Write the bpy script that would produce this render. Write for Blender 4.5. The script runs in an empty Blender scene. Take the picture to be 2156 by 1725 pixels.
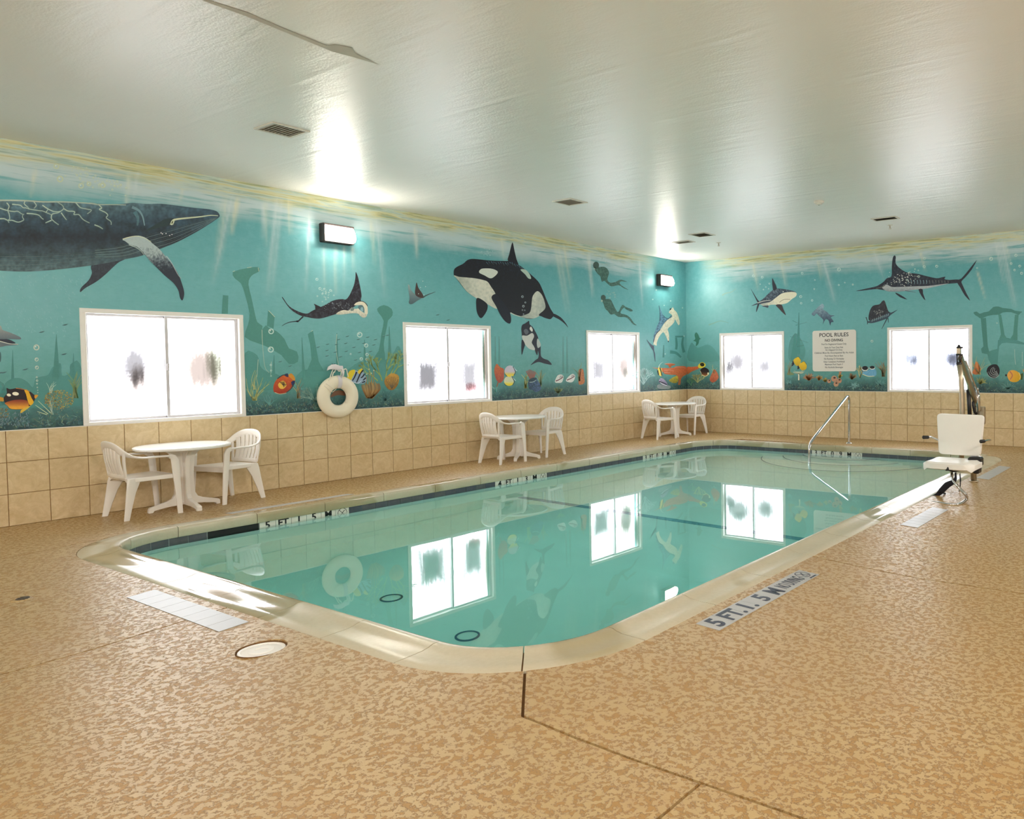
import bpy, bmesh, math, random
import numpy as np
from mathutils import Vector, Matrix
from mathutils.geometry import delaunay_2d_cdt, tessellate_polygon
from mathutils import noise as mnoise

C = bpy.context.scene.collection
SC = bpy.context.scene
R = math.radians

# ------------------------------------------------------------------ camera
CAM = Vector((10.222, -14.4209, 1.5885))
YAW, PIT, ROL, FPX = 2.1348, -0.0323, -0.0100, 1598.32
PPX, PPY = 1530.48, 814.37                       # principal point of the cropped photograph (2156 x 1725)
_F = Vector((math.cos(PIT)*math.cos(YAW), math.cos(PIT)*math.sin(YAW), math.sin(PIT)))
_R0 = _F.cross(Vector((0, 0, 1))).normalized()
_U0 = _R0.cross(_F)
_R = math.cos(ROL)*_R0 + math.sin(ROL)*_U0
_U = -math.sin(ROL)*_R0 + math.cos(ROL)*_U0
cam_d = bpy.data.cameras.new('camera')
cam = bpy.data.objects.new('camera', cam_d); C.objects.link(cam)
cam.matrix_world = Matrix(((_R.x, _U.x, -_F.x, CAM.x), (_R.y, _U.y, -_F.y, CAM.y), (_R.z, _U.z, -_F.z, CAM.z), (0, 0, 0, 1)))
cam_d.sensor_width = 36.0
cam_d.sensor_fit = 'HORIZONTAL'
cam_d.lens = FPX/2156*36.0
cam_d.shift_x = (1078-PPX)/2156
cam_d.shift_y = -(862.5-PPY)/2156
cam_d.clip_end = 200
SC.camera = cam

# ------------------------------------------------------------------ world, exposure
WORLD_STRENGTH = 4.6
EXPOSURE = 1.34
LAMP_STRENGTH = 34.0
SC.view_settings.view_transform = 'Standard'
SC.view_settings.look = 'None'
SC.view_settings.gamma = 1.0
SC.view_settings.use_curve_mapping = False
SC.view_settings.exposure = EXPOSURE
w = bpy.data.worlds.new('overcast'); SC.world = w; w.use_nodes = True
w.node_tree.nodes['Background'].inputs[0].default_value = (0.93, 0.95, 1.0, 1)
w.node_tree.nodes['Background'].inputs[1].default_value = WORLD_STRENGTH
SC.cycles.max_bounces = 14
SC.cycles.diffuse_bounces = 6
SC.cycles.glossy_bounces = 6
SC.cycles.transmission_bounces = 10
SC.cycles.transparent_max_bounces = 24
SC.cycles.sample_clamp_indirect = 6.0
SC.cycles.use_denoising = True

# wall openings (metres): left wall runs along y, back wall along x
SILL, HEAD = 0.972, 2.240
HC = 3.904                       # ceiling height
HT = 0.9697                      # top of the tiled dado
XR, YN = 12.6, -17.2             # unseen right wall and wall behind the camera
WIN_L = [(-11.232, -9.597), (-7.36, -5.707), (-3.372, -1.735)]
WIN_B = [(0.921, 2.565), (4.870, 6.523)]

def area_light(name, loc, rot, sx, sy, power, color, portal=False):
    l = bpy.data.lights.new(name, 'AREA'); l.shape = 'RECTANGLE'; l.size = sx; l.size_y = sy
    l.energy = power; l.color = color
    o = bpy.data.objects.new(name, l); C.objects.link(o); o.location = loc; o.rotation_euler = rot
    if portal: l.cycles.is_portal = True
    return o
for a, b in WIN_L:
    area_light('window_portal', (-0.21, (a+b)/2, (SILL+HEAD)/2), (0, R(-90), 0), HEAD-SILL, b-a, 1, (1, 1, 1), True)
for a, b in WIN_B:
    area_light('window_portal', ((a+b)/2, 0.21, (SILL+HEAD)/2), (R(-90), 0, 0), b-a, HEAD-SILL, 1, (1, 1, 1), True)

# added fill lights, unseen, on the right and rear walls to brighten the room
for yy in (-2.5, -7.0, -11.5, -15.5):
    area_light('added_fill_light', (XR-0.22, yy, 3.30), (0, R(92), 0), 0.25, 0.42, 34, (1.0, 0.97, 0.93))
for xx in (2.5, 7.0, 11.0):
    area_light('added_fill_light', (xx, YN+0.22, 3.30), (R(92), 0, 0), 0.42, 0.25, 34, (1.0, 0.97, 0.93))

# ------------------------------------------------------------------ helpers
def ray(x, y):
    return _F + (x-PPX)/FPX*_R + (PPY-y)/FPX*_U
def at(x, y, ax, v):
    """the point of the room plane (axis ax = v) seen at photograph pixel x, y"""
    d = ray(x, y); return CAM + d*((v-CAM[ax])/d[ax])
def lin(c):
    return tuple(((v/255)/12.92 if v/255 <= 0.04045 else ((v/255+0.055)/1.055)**2.4) for v in c)

def tag(o, label=None, cat=None, group=None, kind=None):
    if label: o['label'] = label
    if cat: o['category'] = cat
    if group: o['group'] = group
    if kind: o['kind'] = kind
    return o
def thing(name, label, cat, loc=(0, 0, 0), rz=0, group=None):
    o = bpy.data.objects.new(name, None); C.objects.link(o)
    o.empty_display_size = 0.05
    o.location = loc; o.rotation_euler = (0, 0, rz)
    return tag(o, label, cat, group)
def link(name, me, parent=None):
    o = bpy.data.objects.new(name, me); C.objects.link(o)
    if parent is not None: o.parent = parent
    return o

class MB:
    """collects shapes of ONE object"""
    def __init__(s): s.v = []; s.f = []; s.sm = []; s.mi = []
    def add(s, vs, fs, smooth=False, mi=0):
        n = len(s.v); s.v += [tuple(q) for q in vs]
        s.f += [tuple(i+n for i in f) for f in fs]
        s.sm += [smooth]*len(fs); s.mi += [mi]*len(fs)
        return s
    def box(s, x0, x1, y0, y1, z0, z1, mi=0):
        v = [(x0, y0, z0), (x1, y0, z0), (x1, y1, z0), (x0, y1, z0), (x0, y0, z1), (x1, y0, z1), (x1, y1, z1), (x0, y1, z1)]
        f = [(0, 3, 2, 1), (4, 5, 6, 7), (0, 1, 5, 4), (1, 2, 6, 5), (2, 3, 7, 6), (3, 0, 4, 7)]
        return s.add(v, f, False, mi)
    def cbox(s, x0, x1, y0, y1, z0, z1, b=0.004, mi=0):
        """box with chamfered edges"""
        bm = bmesh.new(); bmesh.ops.create_cube(bm, size=1)
        for v in bm.verts:
            v.co = ((x0+x1)/2+v.co.x*(x1-x0), (y0+y1)/2+v.co.y*(y1-y0), (z0+z1)/2+v.co.z*(z1-z0))
        bmesh.ops.bevel(bm, geom=bm.edges[:], offset=b, segments=1, affect='EDGES')
        bm.verts.index_update()
        s.add([v.co.copy() for v in bm.verts], [[v.index for v in f.verts] for f in bm.faces], False, mi); bm.free()
        return s
    def tube(s, path, rad, seg=10, closed=False, caps=True, flat=None, mi=0):
        """sweep a circle (or flat = (half width, half height) rounded section with up hint z) along path"""
        P = [Vector(p) for p in path]; n = len(P)
        rs = rad if isinstance(rad, (list, tuple)) else [rad]*n
        vs = []; nrm = None
        for i in range(n):
            a = P[i-1] if (i > 0 or closed) else P[i]; b = P[(i+1) % n] if (i < n-1 or closed) else P[i]
            t = (b-a).normalized()
            if nrm is None:
                h = Vector((0, 0, 1)) if abs(t.z) < 0.9 else Vector((1, 0, 0))
                nrm = (h-t*h.dot(t)).normalized()
            else:
                nrm = (nrm-t*nrm.dot(t))
                nrm = nrm.normalized() if nrm.length > 1e-6 else Vector((0, 0, 1))
            bi = t.cross(nrm)
            for k in range(seg):
                A = 2*math.pi*k/seg
                vs.append(P[i]+(nrm*math.cos(A)+bi*math.sin(A))*rs[i])
        fs = []
        m = n if closed else n-1
        for i in range(m):
            for k in range(seg):
                a = i*seg+k; b = i*seg+(k+1) % seg; c = ((i+1) % n)*seg+(k+1) % seg; d = ((i+1) % n)*seg+k
                fs.append((a, b, c, d))
        if caps and not closed:
            fs.append(tuple(range(seg-1, -1, -1))); fs.append(tuple((n-1)*seg+k for k in range(seg)))
        return s.add(vs, fs, True, mi)
    def sweep(s, frames, prof, closed=False, caps=True, smooth=True, mi=0):
        """frames: list of (origin, axis_u, axis_v, scale_u, scale_v); prof: closed 2D polygon"""
        vs = []; k = len(prof); n = len(frames)
        for (o, u, v, su, sv) in frames:
            for (a, b) in prof: vs.append(Vector(o)+Vector(u)*a*su+Vector(v)*b*sv)
        fs = []
        for i in range(n if closed else n-1):
            for j in range(k):
                fs.append((i*k+j, i*k+(j+1) % k, ((i+1) % n)*k+(j+1) % k, ((i+1) % n)*k+j))
        if caps and not closed:
            fs.append(tuple(range(k-1, -1, -1))); fs.append(tuple((n-1)*k+j for j in range(k)))
        return s.add(vs, fs, smooth, mi)
    def lathe(s, prof, seg=32, c=(0, 0, 0), smooth=True, mi=0):
        vs = []; k = len(prof)
        for i in range(seg):
            A = 2*math.pi*i/seg
            for (r, z) in prof: vs.append((c[0]+r*math.cos(A), c[1]+r*math.sin(A), c[2]+z))
        fs = []
        for i in range(seg):
            for j in range(k-1):
                fs.append((i*k+j, ((i+1) % seg)*k+j, ((i+1) % seg)*k+j+1, i*k+j+1))
        return s.add(vs, fs, smooth, mi)
    def prism(s, poly, z0, z1, M=None, mi=0):
        """extrude a 2D polygon along local z; M maps to place"""
        n = len(poly)
        vs = [Vector((x, y, z0)) for x, y in poly]+[Vector((x, y, z1)) for x, y in poly]
        if M is not None: vs = [M @ v for v in vs]
        tr = tessellate_polygon([[Vector((x, y, 0)) for x, y in poly]])
        fs = [(a, b, c) for a, b, c in tr]+[(c+n, b+n, a+n) for a, b, c in tr]
        fs += [(i, (i+1) % n, n+(i+1) % n, n+i) for i in range(n)]
        return s.add(vs, fs, False, mi)
    def mesh(s, name, mats):
        me = bpy.data.meshes.new(name); me.from_pydata(s.v, [], s.f); 
        me.polygons.foreach_set('use_smooth', s.sm); me.polygons.foreach_set('material_index', s.mi)
        for m in (mats if isinstance(mats, (list, tuple)) else [mats]): me.materials.append(m)
        bm = bmesh.new(); bm.from_mesh(me); bmesh.ops.recalc_face_normals(bm, faces=bm.faces[:]); bm.to_mesh(me); bm.free()
        me.update(); return me
    def build(s, name, mats, parent=None, sharp=None):
        me = s.mesh(name, mats)
        if sharp is not None:
            me.set_sharp_from_angle(angle=R(sharp))
        return link(name, me, parent)

def smooth_poly(pts, n=6, closed=True):
    """Catmull-Rom through 2D/3D points"""
    P = [Vector(p) for p in pts]; m = len(P); out = []
    for i in range(m if closed else m-1):
        p0 = P[i-1] if (closed or i > 0) else P[i]; p1 = P[i]; p2 = P[(i+1) % m]; p3 = P[(i+2) % m] if (closed or i < m-2) else p2
        for k in range(n):
            t = k/n
            out.append(0.5*((2*p1)+(p2-p0)*t+(2*p0-5*p1+4*p2-p3)*t*t+(3*p1-p0-3*p2+p3)*t**3))
    if not closed: out.append(P[-1])
    return out

# ------------------------------------------------------------------ materials
class NT:
    def __init__(s, name):
        s.m = bpy.data.materials.new(name); s.m.use_nodes = True; s.t = s.m.node_tree
        s.p = s.t.nodes['Principled BSDF']; s.out = s.t.nodes['Material Output']
    def n(s, typ, **kw):
        d = s.t.nodes.new(typ)
        for k, v in kw.items():
            if k == 'i':
                for a, b in v.items():
                    if hasattr(b, 'is_output'): s.t.links.new(b, d.inputs[a])
                    else: d.inputs[a].default_value = b
            else: setattr(d, k, v)
        return d
    def l(s, a, b): s.t.links.new(a, b)
    def set(s, **kw):
        for k, v in kw.items():
            k = k.replace('_', ' ')
            if hasattr(v, 'is_output'): s.l(v, s.p.inputs[k])
            else: s.p.inputs[k].default_value = v
        return s
    def noise(s, vec, scale, detail=4, rough=0.5, dist=0.0):
        return s.n('ShaderNodeTexNoise', i={'Vector': vec, 'Scale': scale, 'Detail': detail, 'Roughness': rough, 'Distortion': dist}).outputs['Fac']
    def ramp(s, fac, stops, interp='LINEAR'):
        d = s.n('ShaderNodeValToRGB', i={'Fac': fac}); e = d.color_ramp; e.interpolation = interp
        while len(e.elements) < len(stops): e.elements.new(0.5)
        for el, (p, c) in zip(e.elements, stops):
            el.position = p; el.color = (c, c, c, 1) if isinstance(c, (int, float)) else tuple(c)+(1,)
        return d.outputs['Color']
    def mix(s, fac, a, b, mode='MIX'):
        d = s.n('ShaderNodeMix', data_type='RGBA', blend_type=mode)
        for idx, v in ((0, fac), (6, a), (7, b)):
            if hasattr(v, 'is_output'): s.l(v, d.inputs[idx])
            else: d.inputs[idx].default_value = v if idx == 0 else tuple(v)+(1,)
        return d.outputs[2]
    def math(s, op, a, b=0.0, c=0.0):
        d = s.n('ShaderNodeMath', operation=op)
        for idx, v in ((0, a), (1, b), (2, c)):
            if hasattr(v, 'is_output'): s.l(v, d.inputs[idx])
            else: d.inputs[idx].default_value = v
        return d.outputs[0]
    def bump(s, h, strength=0.3, dist=0.01):
        b = s.n('ShaderNodeBump', i={'Height': h, 'Strength': strength, 'Distance': dist})
        s.l(b.outputs[0], s.p.inputs['Normal']); return s
    def pos(s, scale=(1, 1, 1), loc=(0, 0, 0)):
        g = s.n('ShaderNodeNewGeometry').outputs['Position']
        return s.n('ShaderNodeMapping', i={'Vector': g, 'Scale': scale, 'Location': loc}).outputs[0]
    def obj(s, scale=(1, 1, 1)):
        g = s.n('ShaderNodeTexCoord').outputs['Object']
        return s.n('ShaderNodeMapping', i={'Vector': g, 'Scale': scale}).outputs[0]

def simple(name, col, rough=0.5, metal=0.0, nscale=None, namp=0.08, bump=0.0, spec=0.5, coat=0.0):
    """one colour with fine procedural variation"""
    t = NT(name); c = lin(col)
    v = t.obj()
    f = t.noise(v, nscale or 12.0, 4, 0.6)
    t.set(Base_Color=t.mix(f, tuple(x*(1-namp) for x in c), tuple(min(1, x*(1+namp)) for x in c)),
          Roughness=rough, Metallic=metal, Specular_IOR_Level=spec, Coat_Weight=coat)
    if bump: t.bump(t.noise(v, (nscale or 12)*6, 3), bump, 0.003)
    return t.m
M = {}
# pool deck: trowelled "knock-down" coating, pale flat islands over rougher ochre recesses
def mat_deck():
    t = NT('deck_coating'); v = t.pos()
    n = t.n('ShaderNodeTexNoise', i={'Vector': v, 'Scale': 33.0, 'Detail': 8.0, 'Roughness': 0.66, 'Distortion': 0.30}).outputs['Fac']
    n2 = t.noise(v, 150.0, 3, 0.7)
    h = t.math('ADD', n, t.math('MULTIPLY', t.math('SUBTRACT', n2, 0.5), 0.16))
    isl = t.ramp(h, [(0.470, 0.0), (0.500, 1.0)])
    edge = t.math('MULTIPLY', t.ramp(h, [(0.445, 0.0), (0.472, 1.0), (0.492, 0.0)]), t.ramp(n2, [(0.35, 0.2), (0.6, 1.0)]))
    big = t.noise(v, 0.55, 3, 0.5)
    mid = t.noise(v, 3.2, 3, 0.6)
    top = t.mix(big, lin((184, 154, 102)), lin((195, 166, 116)))
    low = t.mix(mid, lin((164, 124, 64)), lin((176, 136, 74)))
    c = t.mix(isl, low, top)
    c = t.mix(t.math('MULTIPLY', edge, 0.75), c, lin((84, 54, 24)))
    c = t.mix(t.math('MULTIPLY', t.ramp(mid, [(0.45, 0.0), (0.75, 1.0)]), 0.35), c, lin((172, 128, 66)))
    rough = t.n('ShaderNodeMapRange', i={'Value': isl, 'To Min': 0.50, 'To Max': 0.33}).outputs[0]
    t.set(Base_Color=c, Roughness=rough, Specular_IOR_Level=0.8)
    t.bump(t.math('ADD', isl, t.math('MULTIPLY', n2, 0.35)), 0.7, 0.004)
    return t.m
M['deck'] = mat_deck()
M['joint'] = simple('deck_joint_sealant', (112, 78, 38), 0.8, nscale=30, namp=0.25)
def mat_coping():
    t = NT('coping_concrete'); v = t.pos()
    a = t.noise(v, 1.6, 4, 0.6); b = t.noise(v, 40, 3, 0.6); w1 = t.noise(v, 0.9, 2, 0.5, 0.4)
    c = t.mix(a, lin((190, 179, 150)), lin((211, 203, 182)))
    c = t.mix(t.math('MULTIPLY', b, 0.25), c, lin((150, 130, 92)))
    wet = t.ramp(w1, [(0.53, 0.0), (0.56, 1.0)])           # puddle stains
    c = t.mix(t.math('MULTIPLY', wet, 0.55), c, lin((150, 134, 90)))
    rg = t.n('ShaderNodeMapRange', i={'Value': wet, 'To Min': 0.27, 'To Max': 0.08}).outputs[0]
    t.set(Base_Color=c, Roughness=rg)
    t.bump(t.math('ADD', t.math('MULTIPLY', b, 0.5), a), 0.12, 0.004)
    return t.m
M['coping'] = mat_coping()
def mat_walltile():
    t = NT('wall_tile_ceramic')
    rnd = t.n('ShaderNodeObjectInfo').outputs['Random']
    g = t.n('ShaderNodeTexCoord').outputs['Object']
    off = t.n('ShaderNodeCombineXYZ', i={0: t.math('MULTIPLY', rnd, 37.0), 1: t.math('MULTIPLY', rnd, 91.0), 2: t.math('MULTIPLY', rnd, 17.0)}).outputs[0]
    v = t.n('ShaderNodeVectorMath', operation='ADD', i={0: g, 1: off}).outputs[0]
    a = t.noise(v, 7.0, 5, 0.65, 1.6); b = t.noise(v, 22.0, 4, 0.6, 0.6)
    c = t.mix(t.ramp(a, [(0.3, 0.0), (0.7, 1.0)]), lin((198, 174, 130)), lin((222, 202, 164)))
    c = t.mix(t.math('MULTIPLY', t.ramp(b, [(0.5, 0.0), (0.7, 1.0)]), 0.4), c, lin((230, 212, 178)))
    c = t.mix(t.math('MULTIPLY', rnd, 0.25), c, lin((206, 178, 130)))
    t.set(Base_Color=c, Roughness=0.34)
    t.bump(b, 0.05, 0.002)
    return t.m
M['walltile'] = mat_walltile()
M['grout'] = simple('wall_tile_grout', (150, 112, 66), 0.9, nscale=40, namp=0.2)
def mat_ceiling():
    t = NT('ceiling_gloss_paint'); v = t.pos()
    a = t.noise(v, 55.0, 3, 0.6); b = t.noise(v, 1.1, 3, 0.55); d = t.noise(t.pos((0.22, 1.0, 1)), 5.0, 4, 0.6, 0.3)
    c = t.mix(b, lin((228, 225, 219)), lin((236, 233, 228)))
    # drywall board joints, faint ridges every 1.22 m
    sep = t.n('ShaderNodeSeparateXYZ', i={0: v})
    fx = t.math('ABSOLUTE', t.math('SUBTRACT', t.math('FRACT', t.math('DIVIDE', sep.outputs[1], 1.22)), 0.5))
    seam = t.ramp(fx, [(0.46, 0.0), (0.5, 1.0)])
    h = t.math('ADD', t.math('MULTIPLY', a, 0.42), t.math('ADD', t.math('MULTIPLY', d, 1.7), t.math('MULTIPLY', seam, 0.35)))
    t.set(Base_Color=c, Roughness=0.35, Specular_IOR_Level=0.6)
    t.bump(h, 0.55, 0.009)
    return t.m
M['ceiling'] = mat_ceiling()
M['patch'] = simple('ceiling_patch_flat_paint', (196, 190, 180), 0.85, nscale=6)
M['white_plastic'] = simple('white_resin', (236, 230, 222), 0.30, nscale=5, namp=0.03)
M['table_top'] = simple('white_table_resin', (240, 238, 234), 0.22, nscale=5, namp=0.02)
M['frame'] = simple('window_vinyl', (234, 230, 224), 0.45, nscale=8, namp=0.05)
M['sash'] = simple('window_aluminium', (196, 192, 194), 0.4, 0.1, nscale=8, namp=0.05)
M['lamp_body'] = simple('bronze_lamp_housing', (52, 42, 40), 0.5, nscale=20)
M['plain_wall'] = simple('plain_wall_paint', (208, 198, 180), 0.6, nscale=3)
M['plaster'] = simple('pool_plaster', (236, 248, 245), 0.7, nscale=3, namp=0.05)
M['pool_line'] = simple('pool_dark_tile', (40, 78, 110), 0.3, nscale=20)
def mat_wtile():
    t = NT('waterline_tile')
    rnd = t.n('ShaderNodeObjectInfo').outputs['Random']
    v = t.pos(); a = t.noise(v, 18, 4, 0.6)
    c = t.mix(a, lin((70, 74, 80)), lin((112, 112, 114)))
    c = t.mix(t.math('MULTIPLY', rnd, 0.5), c, lin((66, 72, 92)))
    t.set(Base_Color=c, Roughness=0.35, Specular_IOR_Level=0.3)
    return t.m
M['wtile'] = mat_wtile()
M['white_tile'] = simple('white_marker_tile', (226, 222, 212), 0.22, nscale=10, namp=0.04)
M['black_ink'] = simple('black_glaze', (24, 24, 28), 0.3)
M['navy_ink'] = simple('navy_glaze', (38, 40, 62), 0.35)
M['red_ink'] = simple('dark_red_glaze', (96, 36, 30), 0.35)
M['deck_plate'] = simple('marker_plate_tile', (176, 176, 176), 0.36, nscale=10, namp=0.05)
M['hole_shade'] = simple('hole_shade_colour', (20, 22, 24), 0.7)
M['chrome'] = simple('polished_stainless', (214, 214, 218), 0.10, 1.0, nscale=9, namp=0.02)
M['steel'] = simple('brushed_stainless', (186, 172, 150), 0.36, 1.0, nscale=20, namp=0.1)
M['black_plastic'] = simple('black_plastic', (24, 22, 24), 0.45, nscale=18)
M['black_web'] = simple('black_webbing', (22, 20, 30), 0.8, nscale=60, namp=0.2)
M['lift_seat'] = simple('rotomoulded_white', (238, 235, 229), 0.42, nscale=6, namp=0.03)
M['foam'] = simple('life_ring_vinyl', (238, 228, 206), 0.45, nscale=7, namp=0.04)
M['rope'] = simple('white_rope', (232, 224, 208), 0.8, nscale=60, namp=0.12)
M['sign'] = simple('sign_board', (226, 220, 212), 0.4, nscale=6, namp=0.02)
M['sign_ink'] = simple('sign_ink', (40, 40, 42), 0.5)
M['sign_small_ink'] = simple('sign_small_ink', (128, 126, 126), 0.5)
M['vent'] = simple('vent_enamel', (206, 200, 186), 0.4, nscale=9)
M['vent_dirty'] = simple('vent_filter', (150, 142, 124), 0.8, nscale=30, namp=0.15)
M['vent_dark'] = simple('vent_dark_metal', (92, 84, 68), 0.6, nscale=30, namp=0.2)
M['hook'] = simple('black_hook', (30, 30, 32), 0.4)

def mat_lens():
    t = NT('lamp_lens_glow')
    e = t.n('ShaderNodeEmission', i={'Color': (1.0, 0.93, 0.82, 1), 'Strength': LAMP_STRENGTH})
    t.l(e.outputs[0], t.out.inputs[0]); return t.m
M['lens'] = mat_lens()
def mat_water():
    t = NT('pool_water')
    g = t.n('ShaderNodeBsdfGlass', i={'Color': (1, 1, 1, 1), 'Roughness': 0.0, 'IOR': 1.333})
    v = t.pos(); h = t.noise(v, 1.3, 2, 0.5)
    b = t.n('ShaderNodeBump', i={'Height': h, 'Strength': 0.02, 'Distance': 0.02})
    t.l(b.outputs[0], g.inputs['Normal'])
    t.l(g.outputs[0], t.out.inputs[0])
    a = t.n('ShaderNodeVolumeAbsorption', i={'Color': (0.28, 0.94, 0.87, 1), 'Density': 0.26})
    t.l(a.outputs[0], t.out.inputs['Volume'])
    return t.m
M['water'] = mat_water()
def mat_pane():
    """fogged single glazing: the film of condensation dims the daylight where the tint attribute is dark"""
    t = NT('fogged_glass')
    at_ = t.n('ShaderNodeAttribute', attribute_name='tint')
    tr = t.n('ShaderNodeBsdfTransparent'); t.l(at_.outputs['Color'], tr.inputs[0])
    gl = t.n('ShaderNodeBsdfGlossy', i={'Color': (1, 1, 1, 1), 'Roughness': 0.12})
    mx = t.n('ShaderNodeMixShader', i={0: 0.05, 1: tr.outputs[0], 2: gl.outputs[0]})
    t.l(mx.outputs[0], t.out.inputs[0]); return t.m
M['pane'] = mat_pane()
# ------------------------------------------------------------------ lettering (meshes made first, while the scene is small)
_GL = {}
def glyph(txt, size, extr=0.0006, bold=0.0, sx=1.0, align='CENTER'):
    key = (txt, size, extr, bold, sx, align)
    if key in _GL: return _GL[key]
    cu = bpy.data.curves.new('lettering', 'FONT'); cu.body = txt; cu.size = size; cu.extrude = extr; cu.offset = bold
    cu.align_x = align; cu.align_y = 'CENTER'; cu.resolution_u = 3
    ob = bpy.data.objects.new('lettering', cu); C.objects.link(ob); ob.scale.x = sx
    dg = bpy.context.evaluated_depsgraph_get()
    me = bpy.data.meshes.new_from_object(ob.evaluated_get(dg))
    if sx != 1.0: me.transform(Matrix.Diagonal((sx, 1, 1, 1)))
    # centre it
    xs = [v.co.x for v in me.vertices]; ys = [v.co.y for v in me.vertices]
    if xs and align == 'CENTER': me.transform(Matrix.Translation((-(min(xs)+max(xs))/2, -(min(ys)+max(ys))/2, 0)))
    me.name = 'lettering'; me.materials.clear()
    bpy.data.objects.remove(ob); bpy.data.curves.remove(cu)
    _GL[key] = me; return me
def put_glyph(name, me, mat, mtx, parent):
    m2 = me.copy(); m2.materials.clear(); m2.materials.append(mat)
    o = link(name, m2, parent)
    o.matrix_world = mtx if parent is None else mtx
    return o
def frame_mtx(o, x, y, z):
    return Matrix(((x[0], y[0], z[0], o[0]), (x[1], y[1], z[1], o[1]), (x[2], y[2], z[2], o[2]), (0, 0, 0, 1)))
GLYPHS = {}
for ch in ('5', 'FT', '1', 'M', '4', '3', '0', '8', '9'):
    GLYPHS[ch] = glyph(ch, 0.112 if ch != 'FT' else 0.105, 0.0006, 0.0030)
DECK_TXT = {k: glyph(k, 0.19, 0.0006, 0.006, sx) for k, sx in (('5', 0.95), ('FT.', 0.86), ('1.', 1.0), ('M', 0.82))}
DECK_TXT['NO DIVING'] = glyph('NO DIVING', 0.165, 0.0006, 0.001, 0.38)
DECK_TXT['NO DIVING small'] = glyph('NO DIVING', 0.026, 0.0006, 0.0006, 0.9)
SIGN_LINES = [('POOL RULES', 0.112, -0.02), ('NO DIVING', 0.075, 0), ('Pool For Registered Guests Only', 0.049, 1), ('Swim At Your Own Risk', 0.049, 1),
              ('No Lifeguard On Duty', 0.049, 1), ('Children Must Be Accompanied By An Adult', 0.049, 1), ('Pool Hours 9am to 9pm', 0.049, 1),
              ('No Running Or Horseplay', 0.049, 1), ('Glass Containers Prohibited', 0.049, 1), ("Maximum Pool Depth 5'", 0.049, 1), ('No Alcoholic Beverages', 0.049, 1)]
SIGN_TXT = [glyph(t, s, 0.0006, 0.0008 if k == 1 else 0.0012) for t, s, k in SIGN_LINES]
def no_dive_mb(r):
    """ring, slash and a small diving figure"""
    mb = MB()
    th = r*0.10
    ring = [(r*math.cos(a), r*math.sin(a)) for a in [2*math.pi*i/28 for i in range(28)]]
    vs = []; fs = []
    for i, (x, y) in enumerate(ring):
        k = (r-th)/r
        vs += [(x, y, 0.0007), (x*k, y*k, 0.0007)]
    for i in range(28):
        j = (i+1) % 28; fs.append((2*i, 2*j, 2*j+1, 2*i+1))
    mb.add(vs, fs)
    def bar(x0, y0, x1, y1, wd):
        d = Vector((x1-x0, y1-y0)).normalized(); n = Vector((-d.y, d.x))*wd/2
        mb.add([(x0+n.x, y0+n.y, 0.0008), (x0-n.x, y0-n.y, 0.0008), (x1-n.x, y1-n.y, 0.0008), (x1+n.x, y1+n.y, 0.0008)], [(0, 1, 2, 3)])
    bar(-r*.66, r*.66, r*.66, -r*.66, th)
    bar(r*.42, r*.5, -r*.05, -r*.05, r*.13); bar(-r*.05, -r*.05, -r*.4, -r*.28, r*.09); bar(r*.0, r*.0, -r*.28, -r*.45, r*.07)
    bar(r*.42, r*.5, r*.6, r*.34, r*.07)
    bar(-r*.5, -r*.62, r*.45, -r*.62, r*.06)
    return mb

# ------------------------------------------------------------------ room shell
# pool outline (lip of the coping)
PX0, PX1, PY0, PY1, PR = 1.95, 7.31, -11.78, -1.97, 0.63
CW = 0.29                                   # coping width
class Outline:
    """rounded rectangle walked from the left side (at y = ys) towards the back wall, clockwise from above"""
    def __init__(s, ys):
        r = PR
        s.seg = []
        def line(a, b): s.seg.append(('L', Vector(a), Vector(b), (Vector(b)-Vector(a)).length))
        def arc(c, a0): s.seg.append(('A', Vector(c), a0, r*math.pi/2))
        line((PX0, ys), (PX0, PY1-r)); arc((PX0+r, PY1-r), math.pi)
        line((PX0+r, PY1), (PX1-r, PY1)); arc((PX1-r, PY1-r), math.pi/2)
        line((PX1, PY1-r), (PX1, PY0+r)); arc((PX1-r, PY0+r), 0.0)
        line((PX1-r, PY0), (PX0+r, PY0)); arc((PX0+r, PY0+r), -math.pi/2)
        line((PX0, PY0+r), (PX0, ys))
    def length(s, off=0.0): return sum(l+(off*math.pi/2 if k == 'A' else 0) for k, _, _, l in s.seg)
    def at(s, q, off=0.0):
        """position at path length q measured on the outline offset by off; returns point, tangent, outward"""
        L = s.length(off); q %= L
        for k, a, b, l in s.seg:
            ll = l+(off*math.pi/2 if k == 'A' else 0)
            if q <= ll+1e-9:
                if k == 'L':
                    t = (b-a).normalized(); o = Vector((-t.y, t.x)); return a+t*q+o*off, t, o
                A = b-q/(PR+off); o = Vector((math.cos(A), math.sin(A))); t = Vector((o.y, -o.x))
                return a+o*(PR+off), t, o
            q -= ll
    def loop(s, off=0.0, na=10):
        pts = []
        for k, a, b, l in s.seg:
            if k == 'L': pts.append(a+Vector((-(b-a).normalized().y, (b-a).normalized().x))*off)
            else:
                for i in range(na):
                    A = b-math.pi/2*i/na; pts.append(a+Vector((math.cos(A), math.sin(A)))*(PR+off))
        return pts
YS = -9.43
OUT = Outline(YS)
def pool_dist(x, y, off):
    cx, cy = (PX0+PX1)/2, (PY0+PY1)/2; hx, hy, r = (PX1-PX0)/2+off, (PY1-PY0)/2+off, PR+off
    qx, qy = abs(x-cx)-hx+r, abs(y-cy)-hy+r
    return math.hypot(max(qx, 0), max(qy, 0))+min(max(qx, qy), 0)-r
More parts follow.
